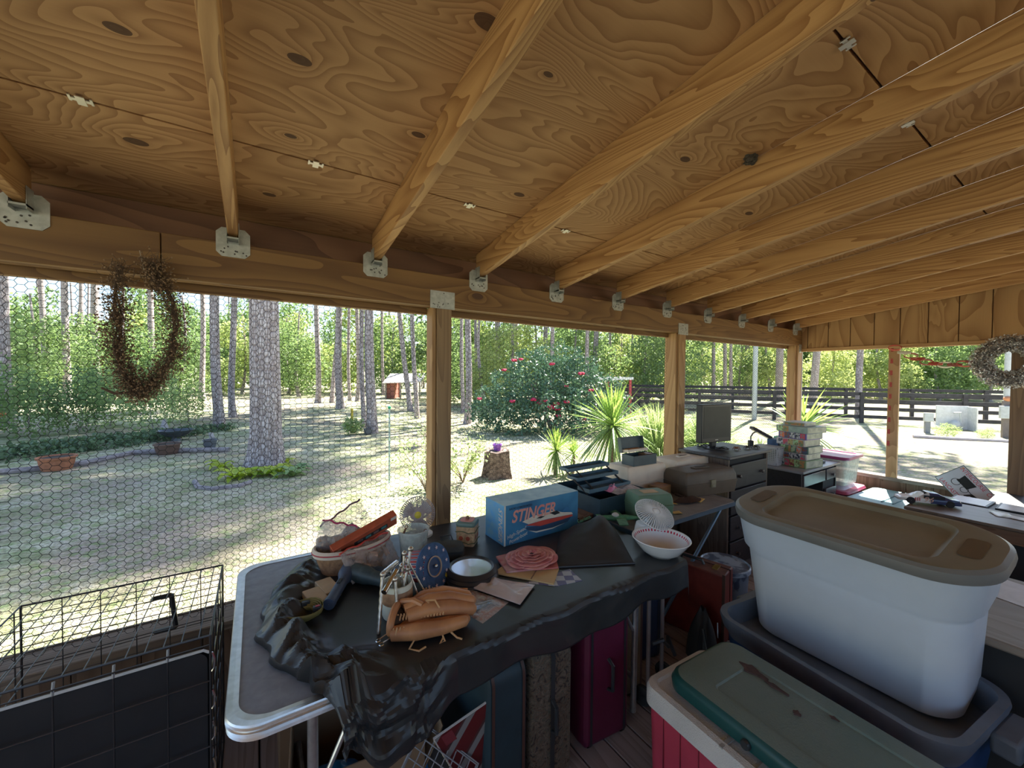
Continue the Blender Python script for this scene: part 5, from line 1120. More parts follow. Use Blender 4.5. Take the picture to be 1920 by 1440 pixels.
# purple box, whisk, yellow papers
p = GZ(1250, 935, TK)+Vector((.0, .06, 0)); o = MB().bb((-.07, -.05, 0), (.07, .05, .085)).build('purple_box', mat('purple_carton', (.035, .02, .14), .45, c2=(.16, .08, .03), th=(.62, .70), vs=9), bevel=.003); o.location = p; o.rotation_euler = (0, 0, .15); tag(o, 'small dark purple carton left of the brown tackle box', 'box')
m = MB()
for k in range(46):
    a = R_(-70+140*k/45); m.tube([(0, 0, .02), (.06*math.sin(a), -.06*math.cos(a)*.6, .028), (.13*math.sin(a), -.11*math.cos(a)*.7, .006)], .0028, 4)
t = thing('whisk_brush', 'dark brown fan shaped whisk brush lying flat', 'brush', GZ(1283, 938, TK+.002), -.2); m.build('bristles', mat('brush_brown', (.045, .025, .02), .8), t); MB().tube([(0, 0, .02), (0, .08, .02)], .01, 8).build('handle', mat('brush_brown', (.045, .025, .02), .8), t)
for (q, w, rz, l) in (((1308, 938), (.11, .07), .3, 'yellow envelope in front of the brown tackle box'), ((1268, 962), (.06, .04), -.4, 'small yellowish paper scrap beside the whisk brush'), ((1262, 945), (.03, .05), .9, 'narrow cream scrap left of the whisk brush')):
    o = MB().grid(6, 6, lambda u, v: ((u-.5)*w[0], (v-.5)*w[1], .004+.006*abs(u-.5)*v)).build('paper', mat('yellow_paper', (.42, .28, .09), .7), solid=.001); o.location = GZ(*q, TK+.001); o.rotation_euler = (0, 0, rz); tag(o, l, 'paper')

# ---- chest of drawers with the monitor
DKW = wood('dark_stained_wood', (.034, .028, .032), (.02, .017, .02), ax=0, bands=12, sc=3, stretch=.15, rough=.5); SDW = wood('worn_side_wood', (.17, .115, .08), (.09, .055, .04), ax=2, bands=12, sc=3, stretch=.15, rough=.55); TOPW = wood('dusty_dark_top', (.105, .10, .105), (.07, .065, .068), ax=0, bands=10, sc=3, stretch=.15, rough=.45)
KNB = mat('dark_knob', (.06, .055, .06), .3, .5)
def chest(x0, x1, y0, y1, H, rows, label, topm, sidem, frontm, name='chest_of_drawers', cols=1, kn=2, ft=.07):
    t = thing(name, label, 'chest of drawers', ((x0+x1)/2, (y0+y1)/2, 0)); w, d = (x1-x0)/2, (y1-y0)/2
    MB().bb((-w, -d, .0), (-w+.02, d, H-.025)).build('side_panel', sidem, t, bevel=.001); MB().bb((w-.02, -d, .0), (w, d, H-.025)).build('side_panel', sidem, t, bevel=.001)
    MB().bb((-w+.02, -d+.02, .05), (w-.02, d, H-.03)).build('carcass', DBLK, t)
    MB().bb((-w-.025, -d-.025, H-.025), (w+.025, d+.01, H)).build('top', topm, t, bevel=.006)
    hh = (H-.06-ft)/rows
    for i in range(rows):
        for j in range(cols):
            a = -w+.03+j*(2*w-.06)/cols; b_ = a+(2*w-.06)/cols-.008
            dr = MB().bb((a, -d-.012, ft+i*hh), (b_, -d+.01, ft+(i+1)*hh-.014)).build('drawer', frontm, t, bevel=.005)
            for s_ in ((-.32, .32) if kn == 2 else (0,)):
                cx = (a+b_)/2+s_*(b_-a); MB().lathe([(.001, .026), (.012, .024), (.015, .016), (.009, .008), (.012, 0)], 14, (cx, -d-.012, ft+(i+.5)*hh-.007), Matrix.Rotation(R_(90), 3, 'X')).build('knob', KNB, dr)
    return t
chest(3.16, 3.80, 1.70, 2.12, .97, 4, 'dark chest of drawers with the monitor on top', TOPW, SDW, DKW)
# monitor
p = Vector((3.42, 1.97, .972)); t = thing('computer_monitor', 'black flat computer monitor with a grey screen', 'monitor', p, -.14)
MB().lathe([(.001, 0), (.10, 0), (.10, .006), (.06, .014), (.001, .02)], 36, sy=.8).build('base', BLK, t); MB().bb((-.03, .0, .01), (.03, .03, .12)).build('neck', BLK, t, bevel=.004)
MB().bb((-.19, -.025, .055), (.19, .035, .39)).build('housing', BLK, t, bevel=.006); MB().bb((-.165, -.0265, .095), (.165, -.0255, .37)).build('screen', mat('screen_grey', (.018, .021, .023), .4, spec=.3), t); MB().bb((-.15, .02, .10), (.15, .055, .30)).build('back_shell', BLK, t, bevel=.01)
MB().bb((-.018, -.0262, .075), (.018, -.0252, .080)).build('maker_plate', mat('pale_ink', (.45, .43, .40), .5), t)
# cables, figurines
for k, l in ((0, 'black cable loosely coiled left of the monitor'), (1, 'black cable looped in front of the monitor base')):
    r = random.Random(k+2); c = (GZ(1318, 838, .975), GZ(1352, 843, .975))[k]; pts = []
    for i in range(34): a = i*.55; q = .05+.02*math.sin(i*.9); pts.append((q*math.cos(a)*1.7*(.6+.4*math.sin(i*.31)), q*math.sin(a)*.8, .004+.006*abs(math.sin(i*.7))+.006*(i % 3 == 0)))
    pts = [Vector(q) for q in pts]; o = MB().tube(pts, .0032, 6).build('cable', BLK); o.location = c; tag(o, l, 'cable')
for k, (q, l) in enumerate((((1381, 843), 'small brown carved figure nearest the monitor'), ((1402, 841), 'small dark spider-like carved figure, middle of the three'), ((1417, 840), 'small dark carved figure at the right edge of the chest top'))):
    c = GZ(*q, .972); m = MB().sph((0, 0, .016), .012, 8, 6, (1.6, 1, .8))
    for j in range(6): a = j*1.05; m.tube([(0, 0, .018), (.018*math.cos(a), .018*math.sin(a), .024), (.032*math.cos(a), .03*math.sin(a), .002)], .003, 5)
    o = m.build('carved_figure', mat('carved_wood_%d' % (k > 0), ((.16, .06, .03), (.03, .02, .018))[k > 0], .5)); o.location = c; tag(o, l, 'figurine')
# ---- small desk with puzzle boxes
VX0, VX1, VY0, VY1, VH = 4.12, 4.92, 1.56, 2.02, .76
t = chest(VX0, VX1, VY0, VY1, VH, 1, 'dark low desk with silvery edged drawers, under the puzzle boxes', mat('desk_top', (.20, .20, .22), .3, c2=(.10, .09, .09), vs=5), DKW, mat('desk_drawer', (.085, .07, .07), .25), name='small_desk', kn=1, ft=.56)
for o_ in [o_ for o_ in t.children if o_.name.startswith(('drawer', 'carcass'))]:
    for g in o_.children: bpy.data.objects.remove(g)
    bpy.data.objects.remove(o_)
dm = mat('desk_drawer', (.085, .07, .07), .25); em = mat('desk_edge_highlight', (.16, .17, .19), .15, .3)
w, d = (VX1-VX0)/2, (VY1-VY0)/2
dr = MB().bb((-w+.03, -d-.012, .61), (.10, -d+.01, .715)).build('drawer', dm, t, bevel=.004)
for i in range(3):
    dr = MB().bb((.13, -d-.012, .61-.19*i-(.04 if i else 0)), (w-.03, -d+.01, .715-.19*i)).build('drawer', dm, t, bevel=.004); MB().lathe([(.001, .026), (.012, .024), (.015, .016), (.009, .008), (.012, 0)], 14, (w*.62, -d-.012, .655-.19*i), Matrix.Rotation(R_(90), 3, 'X')).build('knob', KNB, dr)
MB().bb((.11, -d+.012, .05), (w-.02, d, .73)).build('drawer_carcass', DBLK, t); MB().bb((-w+.02, -d+.03, .60), (.11, d, .73)).build('drawer_carcass', DBLK, t)
# puzzle boxes stack
cols = [((.16, .24, .12), (.30, .14, .05)), ((.38, .36, .35), (.42, .10, .04)), ((.06, .12, .10), (.24, .28, .16)), ((.42, .38, .36), (.35, .05, .06)), ((.10, .07, .28), (.20, .20, .22)), ((.20, .26, .24), (.16, .20, .20)), ((.40, .40, .40), (.38, .05, .06))]
lbs = ['puzzle box with green and orange pictures, bottom of the stack', 'white and orange puzzle box, second from the bottom', 'dark green and black puzzle box, third from the bottom', 'red and white puzzle box, fourth from the bottom', 'purple puzzle box with a spotted edge, below the grey green one', 'wide grey green puzzle box, second from the top', 'white card box with a red label, top of the stack']
p = Vector((4.17, 1.62, VH+.002)); bl_ = GZ(1471, 875, VH); br_ = GZ(1517, 884, VH); z = VH+.001
hs = (.074, .056, .070, .063, .063, .060, .034); zz = VH+.001
for i, h in enumerate(hs):
    c = Vector((4.41+.006*((i*37) % 5-2), 1.69+.006*((i*53) % 5-2), zz)); L_, W_2 = (.25, .26) if i < 5 else ((.28, .29) if i == 5 else (.19, .20))
    t = thing('puzzle_box', lbs[i], 'box', c, -.12+.05*((i*29) % 5-2)*.5, 'puzzle boxes stacked on the small desk')
    c1, c2 = cols[i]
    MB().bb((-W_2/2, -L_/2, 0), (W_2/2, L_/2, h-.001)).build('carton', mat('puzzle_side_%d' % i, c1, .4, var=.3, vs=20), t, bevel=.0015)
    r = random.Random(i*7+1); pcs = [c2, tuple(min(1, x*1.6) for x in c1), (.30, .26, .10), (.38, .05, .08), (.36, .35, .36), (.05, .06, .10)]
    nP = 5 if i < 6 else 1; 
    for k in range(nP):
        y0 = -L_/2+.01+k*(L_-.02)/nP; y1 = y0+(L_-.02)/nP-.004
        if i == 5 and k not in (4, 3): continue
        MB().bb((-W_2/2-.0012, y0, .004), (-W_2/2, y1, h-.006)).build('printed_panel', mat('puzzle_print_%d' % ((i*3+k) % 9), pcs[(i*2+k) % 6], .4, c2=tuple(x*.4 for x in pcs[(i*2+k+1) % 6]), vs=45, th=(.45, .52)), t)
    MB().bb((-W_2/2+.01, -L_/2-.0012, .006), (W_2/2-.01, -L_/2, h-.008)).build('end_panel', mat('puzzle_end', (.36, .38, .30), .35, c2=(.2, .22, .18), vs=16), t)
    zz += h
# things beside the stack
for (x, y, L_, W_2, h, z0, c1, l) in ((4.41, 1.93, .20, .10, .03, VH, (.34, .30, .24), 'cream book under the blue boxes left of the puzzle stack'), (4.41, 1.93, .20, .10, .045, VH+.031, (.04, .10, .22), 'blue box on the cream book left of the puzzle stack'), (4.41, 1.93, .19, .10, .05, VH+.077, (.40, .40, .42), 'white and grey box left of the puzzle stack'), (4.41, 1.93, .18, .10, .10, VH+.128, (.03, .07, .16), 'dark blue box, topmost left of the puzzle stack'),
                        (4.60, 1.80, .12, .10, .045, VH, (.05, .12, .22), 'small blue box right of the puzzle stack')):
    o = MB().bb((-L_/2, -W_2/2, 0), (L_/2, W_2/2, h)).build('carton', mat('carton_'+l[:12], c1, .5, var=.35, vs=25), bevel=.002); o.location = (x, y-.04, z0+.001); tag(o, l, 'box')
o = MB().bb((-.05, -.06, 0), (.05, .06, .02)).build('stapler', BLK, bevel=.004); o.location = (4.72, 1.66, VH+.001); tag(o, 'flat dark gadget at the front right of the small desk', 'gadget')
# white perforated basket behind the chest
p = Vector((3.98, 2.0, .70)); t = thing('plastic_basket', 'white perforated plastic basket standing on the small desk behind the chest', 'basket', (4.215, 1.87, VH+.001)); m = MB()
m, nt, b = _new('perforated_white'); co = coord(nt); v = nt.nodes.new('ShaderNodeTexVoronoi'); v.inputs['Scale'].default_value = 60; v.inputs['Randomness'].default_value = 0; nt.links.new(co, v.inputs['Vector'])
nt.links.new(ramp(nt, v.outputs['Distance'], [(.28, (.12, .12, .12)), (.34, (.5, .5, .52))]), b.inputs['Base Color']); PERF = m
MB().rings([[(x, y, z) for x, y in rrect(.14*k, .22*k, .03, 4)] for z, k in ((.0, .85), (.16, 1.0), (.165, 1.05), (.175, 1.05))]).build('basket_body', PERF, t)
o = MB().bb((-.07, -.02, 0), (.07, .02, .23)).build('green_box', mat('green_carton', (.04, .30, .15), .5, c2=(.2, .4, .3), vs=20)); o.location = (4.62, 1.96, VH+.001); tag(o, 'green and white box standing behind the puzzle stack', 'box')
# desk lamp
p = GY(1417, 829, 2.06); p.z = .952; p = Vector((4.14, 2.01, VH+.001)); t = thing('desk_lamp', 'dark desk lamp with a bent neck and a long bar head', 'lamp', p); MB().lathe([(.001, 0), (.030, 0), (.030, .10), (.026, .16), (.026, .21), (.018, .215), (.001, .215)], 20).build('base', BLK, t)
MB().tube([(0, 0, .20), (0, 0, .25), (.02, -.01, .285), (.06, -.02, .30), (.10, -.02, .30)], .007, 8).build('neck', mat('lamp_grey', (.12, .12, .13), .4), t); MB().box((.14, -.03, .285), (.28, .05, .028), Euler((0, R_(24), R_(-15))).to_matrix()).build('lamp_head', mat('lamp_dark', (.06, .05, .05), .4), t, bevel=.006)
MB().box((.132, -.03, .268), (.24, .03, .006), Euler((0, R_(24), R_(-15))).to_matrix()).build('tube_light', mat('unlit_tube', (.5, .47, .42), .3), t)

# ---- plastic totes: generic rounded tub
def loftbox(prof, mt, nm, t, r=.06, n=7, cap=True, M3=None):
    m = MB(); m.rings([[(x, y, z) for x, y in rrect(w, l, min(rr, w/2-.001), n)] for (w, l, z, rr) in prof], cap=cap); return m.build(nm, mt, t, smooth=40)
# clear tote with magenta lid, on the red tote
MAG = mat('magenta_lid', (.26, .04, .12), .35, var=.1); FRO = film('frosted_tub', (.62, .62, .55), .72, .35)
t = thing('storage_tote', 'red lidded translucent tote standing on another tote near the corner post', 'tote', (5.22, 1.76, .498)); 
loftbox([(.38, .46, .0, .05), (.42, .50, .27, .05)], FRO, 'tub', t); loftbox([(.46, .54, .27, .05), (.47, .55, .285, .05), (.46, .54, .30, .05), (.38, .46, .30, .05), (.37, .45, .293, .05)], MAG, 'lid', t)
t = thing('storage_tote', 'deep red tote with a pale frosted lid, below the translucent one', 'tote', (5.24, 1.79, 0)); RED = mat('red_tote', (.28, .02, .06), .4, var=.1)
loftbox([(.44, .52, .0, .05), (.50, .57, .42, .05)], RED, 'tub', t); loftbox([(.54, .61, .42, .05), (.56, .63, .43, .05), (.54, .61, .455, .05)], mat('rose_rim', (.38, .07, .14), .35), 'rim', t); loftbox([(.44, .52, .455, .05), (.30, .42, .497, .05)], mat('frost_lid', (.45, .42, .50), .4), 'lid', t)
t = thing('storage_tote', 'low dark green tote with a pale teal lid by the right knee wall', 'tote', (5.12, 1.22, 0), R_(88))
loftbox([(.34, .62, .0, .05), (.40, .72, .41, .05)], mat('dark_green_tote', (.01, .035, .03), .45), 'tub', t); loftbox([(.42, .76, .41, .05), (.44, .78, .43, .05), (.42, .76, .45, .05), (.33, .64, .45, .05), (.31, .62, .445, .05)], mat('teal_lid', (.16, .32, .36), .4, var=.1), 'lid', t)
MB().bb((-.11, .37, .33), (.11, .41, .44)).build('handle', mat('maroon_clip', (.16, .02, .05), .4), t, bevel=.005)
for y in (-.10, .08): MB().bb((-.10 if y < 0 else -.02, -.2, .4455), (-.09 if y < 0 else -.01, .2, .452)).build('lid_ridge', mat('teal_ridge', (.05, .12, .14), .4), t)
# ---- wooden cabinet at the right with the toy car and framed papers
OAK = wood('oak_cabinet', (.24, .13, .075), (.16, .075, .04), ax=1, bands=12, sc=3, stretch=.12, rough=.45); OAKT = wood('oak_top', (.20, .145, .11), (.14, .095, .065), ax=1, bands=12, sc=3, stretch=.12, rough=.4)
cx0, cx1, cy0, cy1, cz = 4.20, 4.66, -.35, .89, .62
t = thing('wooden_chest', 'low brown wooden cabinet under the toy race car', 'cabinet', ((cx0+cx1)/2, (cy0+cy1)/2, 0)); w, d = (cx1-cx0)/2, (cy1-cy0)/2
MB().bb((-w-.012, -d-.012, cz-.022), (w+.012, d+.012, cz)).build('top', OAKT, t, bevel=.005); MB().bb((-w, -d, cz-.10), (w, d, cz-.022)).build('apron', OAK, t, bevel=.003); MB().bb((-w-.006, -d, cz-.11), (w+.006, d, cz-.098)).build('moulding', OAK, t, bevel=.003)
for a, b_ in ((-w, -d), (-w, d-.06), (w-.05, -d), (w-.05, d-.06)): MB().bb((a, b_, 0), (a+.05, b_+.06, cz-.10)).build('leg', OAK, t, bevel=.003)
MB().bb((-w+.02, -d+.02, .08), (w-.02, d-.02, cz-.11)).build('body_panel', DBLK, t)
t = thing('side_shelf', 'dark low shelf along the right wall under the framed papers', 'shelf', (5.13, .15, 0)); MB().bb((-.42, -.6, .56), (.43, .44, .598)).build('shelf_top', DKW, t)
for a, b_ in ((-.38, -.55), (-.38, .38), (.38, -.55), (.38, .38)): MB().bb((a-.02, b_-.02, 0), (a+.02, b_+.02, .56)).build('leg', DKW, t)
PAP = mat('framed_paper', (.50, .54, .56), .3, var=.15, vs=20)
for i, (q, l) in enumerate((((1812, 944), 'framed white paper nearest the toy car'), ((1858, 952), 'framed white paper in the middle of the row'), ((1900, 958), 'framed white paper at the right edge of the photo'))):
    t = thing('picture_frame', l, 'frame', (4.90+.02*i, (.66, .41, .16)[i], .599), .05*(i-1)); MB().bb((-.14, -.11, 0), (.14, .11, .012)).build('frame_border', BLK, t, bevel=.002); MB().bb((-.125, -.097, .0122), (.125, .097, .0135)).build('paper_sheet', PAP, t)
for i, (q, l) in enumerate((((1880, 965), 'loose white leaflet in front of the frames'), ((1912, 972), 'loose white leaflet at the right edge in front of the frames'))):
    c = GZ(*q, .625); o = MB().grid(5, 5, lambda u, v: ((u-.5)*.14, (v-.5)*.10, .002+.004*u*v)).build('leaflet', PAP, solid=.001); o.location = (min(c.x, 4.6), c.y, cz+.001); o.rotation_euler = (0, 0, .4+i); tag(o, l, 'paper')
# toy race car
pa = GZ(1700, 940, cz); pb = GZ(1778, 940, cz); cc = GZ(1738, 941, cz); an = math.atan2(pb.y-pa.y, pb.x-pa.x)
cc = Vector((4.44, .83, cz)); an = math.atan2(-.75, .45)
t = thing('toy_race_car', 'white and dark blue toy stock car standing on the wooden cabinet', 'toy car', cc, an); s = .37/4.6*.72
L_ = .36; sec = [(-.5, .035, .030, .55), (-.47, .052, .040, .8), (-.35, .066, .048, .95), (-.22, .070, .052, .95), (-.12, .072, .078, .72), (.0, .072, .096, .62), (.14, .072, .095, .62), (.26, .071, .072, .75), (.34, .070, .062, .95), (.46, .066, .058, .95), (.5, .058, .040, .9)]
def carsec(w, h, k): return [(-w, .018), (-w*1.02, .035), (-w*.98, min(h, .05)), (-w*k, h*.97), (-w*k*.6, h), (w*k*.6, h), (w*k, h*.97), (w*.98, min(h, .05)), (w*1.02, .035), (w, .018)]
CW = mat('car_white', (.50, .47, .44), .25, coat=.4, var=.05); CB = mat('car_navy', (.018, .025, .07), .25, coat=.4, var=.05)
m = MB(); m.rings([[(x*L_, y, z) for y, z in carsec(w_, h_, k_)] for x, w_, h_, k_ in sec]); nseg = 10
m.m = [1 if (i//10) >= 5 else 0 for i in range(len(m.f)-2)]+[0, 1]; m.build('body_shell', [CW, CB], t, smooth=30)
for x in (-.31, .31):
    for y in (-1, 1): MB().lathe([(.001, 0), (.022, 0), (.026, .004), (.026, .016), (.001, .016)], 20, (x*L_, y*.074-(.016 if y > 0 else 0)+(0 if y > 0 else 0), .026), Matrix.Rotation(R_(-90), 3, 'X')).build('wheel', DBLK, t)
m = MB().add([(-.105*L_*1.9, -.05, .0535), (-.105*L_*1.9, .05, .0535), (-.03*L_, .046, .0935), (-.03*L_, -.046, .0935)], [(0, 1, 2, 3)]); m.build('windscreen', DBLK, t, solid=.002)
m = MB().bb((-.04, -.0735, .055), (.08, -.0722, .078)); m.build('side_window', DBLK, t)
text('9', .055, mat('car_number', (.50, .30, .22), .4), t, (-.03, -.0752, .045), (RX90, 0, 0), shear=.3, name='number'); text('6', .055, mat('car_number', (.50, .30, .22), .4), t, (0, -.0752, .045), (RX90, 0, 0), shear=.3, name='number'); 
for k in range(3): MB().bb((-.09+.012*k, -.0745, .03), (-.085+.012*k, -.0735, .055)).build('side_stripe', mat('car_stripe_red', (.4, .05, .05), .4), t, rot=(0, 0, 0))
# ---- buggy sign leaning at the right opening
a = GX(1754, 896, 5.585); b_ = GX(1807, 872, 5.585)
t = thing('tin_sign', 'white tin sign with a black horse buggy and red lettering, tilted on one corner', 'sign', b_); 
ux = (GX(1875, 938, 5.585)-b_); ux.x = 0; ux.normalize(); ang2 = math.atan2(ux.z, -ux.y)   # long edge direction
vy = Vector((0, ux.z, -ux.y)); vy = -vy if vy.z > 0 else vy
Rm = frame(ux, -vy, ux.cross(-vy)); nrm = ux.cross(-vy)
t.rotation_euler = Rm.to_euler(); LS, WS = .46, (a-b_).length*1.0
MB().bb((0, -WS, -.002), (LS, 0, .0)).build('panel', mat('sign_border', (.06, .08, .08), .4), t, bevel=.0006); MB().bb((.006, -WS+.006, -.001), (LS-.006, -.006, .0008)).build('face', mat('sign_white', (.40, .39, .42), .4, var=.06), t)
RI = mat('sign_red', (.38, .03, .05), .4)
text('INTERCOURSE  CARRIAGE', .046, RI, t, (LS*.5, -.03, .0012), (0, 0, 0), sx=.80); text('LANCASTER  COUNTY', .046, RI, t, (LS*.5, -WS+.028, .0012), (0, 0, 0), sx=.85)
BI = DBLK; m = MB()
for cx_, r_ in ((.10, .030), (.185, .026)): MB().tube([(cx_+r_*math.cos(2*math.pi*k/24), -WS*.58+r_*math.sin(2*math.pi*k/24), .0015) for k in range(24)], .0022, 5, closed=True).build('buggy_wheel', BI, t)
MB().prism([(.085, -WS*.52), (.19, -WS*.52), (.20, -WS*.22), (.08, -WS*.22), (.09, -WS*.42)], .0006, .0016).build('buggy_body', BI, t); MB().prism([(.22, -WS*.72), (.24, -WS*.5), (.30, -WS*.45), (.34, -WS*.35), (.345, -WS*.45), (.32, -WS*.52), (.32, -WS*.75), (.31, -WS*.75), (.305, -WS*.6), (.25, -WS*.6), (.235, -WS*.75)], .0006, .0016).build('horse', BI, t)
MB().prism([(.19, -WS*.50), (.27, -WS*.52), (.27, -WS*.54), (.19, -WS*.52)], .0006, .0016).build('shaft', BI, t); MB().lathe([(.001, .001), (.006, .001)], 10, (.02, -.02, 0)).build('corner_hole', mat('yellow_dot', (.5, .45, .05), .5), t)
# ---- counter at the lower right
t = thing('work_counter', 'long counter with a worn beige top at the lower right', 'counter', (2.78, -.40, 0))
MB().bb((-.40, -.95, .565), (.42, .80, .60)).build('counter_top', wood('worn_counter', (.30, .24, .19), (.20, .15, .115), ax=1, bands=8, sc=2, stretch=.3, rough=.5), t, bevel=.010); MB().bb((-.36, -.93, 0), (.40, .78, .564)).build('cabinet_body', DBLK, t)
c = GZ(1905, 1112, .603); o = MB().bb((-.14, -.1, 0), (.14, .1, .002)).build('paper_sheet', mat('plain_paper', (.45, .45, .47), .6)); o.location = (c.x, c.y-.02, .6005); o.rotation_euler = (0, 0, -.25); tag(o, 'white paper lying on the beige counter', 'paper')
# ---- big white tote with taupe lid, standing in a navy tote
LIDM = mat('taupe_lid', (.135, .118, .082), .42, var=.2, vs=5, c2=(.11, .095, .065)); LSD = mat('taupe_rim', (.115, .11, .10), .42, var=.1); TUBM = mat('tote_white', (.42, .45, .49), .42, var=.03, sss=0)
TA = math.atan2(-(1.04-.26), (2.06-1.955))+R_(90)     # long axis towards the viewer
ctr = Vector((2.195, .665, 0)); TR_ = R_(-3)
t = thing('storage_tote', 'large white tote with a taupe lid, standing inside the navy tote', 'tote', (2.290, .640, .383), rot=(0, -.150, -.043))
loftbox([(.40, .68, .0, .10), (.42, .71, .012, .11), (.432, .765, .385, .13), (.437, .772, .40, .135), (.452, .81, .422, .14), (.462, .85, .575, .15), (.475, .865, .582, .16)], TUBM, 'tub', t, n=12)
m = MB(); n = 12
def lr(w, l, z, r): return [(x, y, z) for x, y in rrect(w, l, min(r, w/2-.001), n)]
m.rings([lr(.455, .85, .560, .15), lr(.487, .898, .562, .19), lr(.495, .905, .580, .195), lr(.487, .897, .600, .19), lr(.46, .87, .610, .18)], cap=False); m.build('lid_rim', LSD, t, smooth=40)
m = MB(); m.rings([lr(.46, .87, .610, .18), lr(.43, .84, .6115, .17), lr(.375, .60, .6085, .07), lr(.345, .57, .592, .06), lr(.32, .55, .5905, .05), lr(.05, .3, .5905, .02)], cap=False); m.add(lr(.05, .3, .5905, .02), [tuple(range(4*(n+1)))]); m.build('lid_top', LIDM, t, smooth=40)
for s_ in (-1, 1): MB().rings([[(x, y, z) for x, y in rrect(w_, l_, .02, 4, 0, s_*.362)] for w_, l_, z in ((.17, .060, .6122), (.15, .042, .6108))]).build('lid_grip', mat('grip_recess', (.075, .048, .02), .5), t)
t = thing('storage_tote', 'open navy tote holding the large white tote', 'tote', Vector((2.13, .64, 0)), R_(-7))
NR = mat('navy_rim', (.10, .12, .15), .45, var=.25, vs=7)
loftbox([(.44, .72, .0, .08), (.50, .80, .34, .10)], mat('navy_tub', (.012, .045, .13), .4, var=.15), 'tub', t, n=8, cap=False)
m = MB(); m.rings([lr(.50, .80, .34, .10), lr(.51, .82, .36, .11), lr(.555, .84, .385, .12), lr(.575, .86, .43, .12), lr(.57, .855, .442, .12), lr(.52, .80, .442, .10), lr(.51, .79, .425, .10), (lr(.49, .77, .345, .10)), lr(.1, .3, .343, .04)], cap=False); m.add(lr(.1, .3, .343, .04), [tuple(range(4*(n+1)))]); m.build('rim', NR, t, smooth=40)
for s_ in (-1, 1): MB().bb((.0, s_*.42, .34), (.20, s_*.49, .41)).build('handle', NR, t, bevel=.012)
# ---- red cooler with white lid, green cooler lid on it
cp = Vector((1.195+.205, .60, 0)); t = thing('cooler', 'red cooler with a white lid, at the bottom right', 'cooler', cp, R_(-3)); CR = mat('cooler_red', (.30, .03, .055), .5, var=.12, vs=10, bs=.15, bsc=200); CWH = mat('cooler_white', (.42, .40, .385), .6, var=.12, vs=6, bs=.8, bsc=260)
loftbox([(.34, .68, .0, .04), (.36, .70, .37, .04)], CR, 'body', t, n=5)
m = MB(); m.rings([lr(.375, .72, .37, .05), lr(.385, .73, .375, .05), lr(.385, .73, .43, .05), lr(.375, .72, .445, .05), lr(.33, .67, .448, .04), lr(.315, .655, .440, .03), lr(.1, .4, .440, .02)], cap=False); m.add(lr(.1, .4, .44, .02), [tuple(range(4*(n+1)))]); m.build('lid', CWH, t, smooth=40)
for y in (.27, .20, .13): MB().bb((-.1815, y-.0015, .02), (-.176, y+.0015, .365)).build('body_groove', mat('groove_dark_red', (.13, .01, .02), .6), t)
for y in (.05, -.05, -.15): MB().bb((-.19, y-.006, .442), (-.12, y+.006, .447)).build('lid_notch', mat('notch_shade', (.25, .24, .23), .8), t)  # notches are flat strips with their shade put into the colour
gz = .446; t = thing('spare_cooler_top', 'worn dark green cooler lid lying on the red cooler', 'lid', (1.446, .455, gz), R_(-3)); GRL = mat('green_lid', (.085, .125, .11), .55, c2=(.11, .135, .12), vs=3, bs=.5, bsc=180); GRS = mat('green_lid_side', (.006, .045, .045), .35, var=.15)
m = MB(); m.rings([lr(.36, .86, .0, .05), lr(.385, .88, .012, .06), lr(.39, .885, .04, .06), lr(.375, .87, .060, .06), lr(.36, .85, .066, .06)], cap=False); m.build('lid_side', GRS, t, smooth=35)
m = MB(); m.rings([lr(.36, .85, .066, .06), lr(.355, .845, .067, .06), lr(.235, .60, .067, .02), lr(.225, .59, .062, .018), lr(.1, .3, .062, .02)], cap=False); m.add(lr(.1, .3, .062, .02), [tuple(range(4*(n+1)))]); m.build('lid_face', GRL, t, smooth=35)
PEEL = mat('peeled_patch', (.06, .033, .028), .8, var=.4, vs=60)
for (x, y, a, b_) in ((.085, .275, .020, .045), (.075, .19, .008, .035), (.02, .10, .010, .010), (.10, .03, .008, .012), (-.02, -.15, .010, .02)):
    MB().prism([(x+a*math.cos(k)*(1+.4*math.sin(k*3)), y+b_*math.sin(k)*(1+.3*math.cos(k*4))) for k in [2*math.pi*j/14 for j in range(14)]], .0618 if x < .1 else .067, .0676).build('worn_patch', PEEL, t)
for y in (.14, -.10): MB().lathe([(.001, .012), (.012, .012), (.015, .006), (.015, 0)], 18, (-.196, y, .030), Matrix.Rotation(R_(-90), 3, 'Y')).build('latch_knob', mat('latch_dark', (.02, .022, .025), .35), t)

# ================================================================ UNDER THE TABLE
def suitcase(c, L, W, H, rz, label, mt, trim=None, name='suitcase', band=None, handle=None, r=.05, lean=0, hside=-1):
    t = thing(name, label, 'suitcase', c, rot=(lean, 0, rz)); m = MB()
    # L along local x (thickness), W along local y (width), standing on its edge
    m = MB(); M4 = Matrix.Rotation(R_(90), 4, 'Y')
    rs = []
    for q, k in ((-.5, .95), (-.44, 1), (.44, 1), (.5, .95)): rs.append([(q*L, y, z+H/2) for y, z in rrect(W*k, H*k, r, 6)])
    m.rings(rs); m.build('shell', mt, t, smooth=40)
    if trim:
        for q in (-.38, .38): MB().rings([[(q*L+e, y, z+H/2) for y, z in rrect(W+.006, H+.006, r, 6)] for e in (-.006, .006)], cap=False).build('edge_trim', trim, t)
    if band: MB().rings([[(e, y, z+H/2) for y, z in rrect(W+.010, H+.010, r, 6)] for e in (-.010, .010)], cap=False).build('belt', band, t)
    if handle: MB().tube([(0, hside*W/2, H*.62), (0, hside*(W/2+.03), H*.60), (0, hside*(W/2+.03), H*.42), (0, hside*W/2, H*.40)], .008, 8).build('handle', handle, t)
    return t
TEALC = mat('teal_case', (.012, .026, .034), .5, var=.2); BROW = mat('brown_leather', (.05, .022, .016), .5)
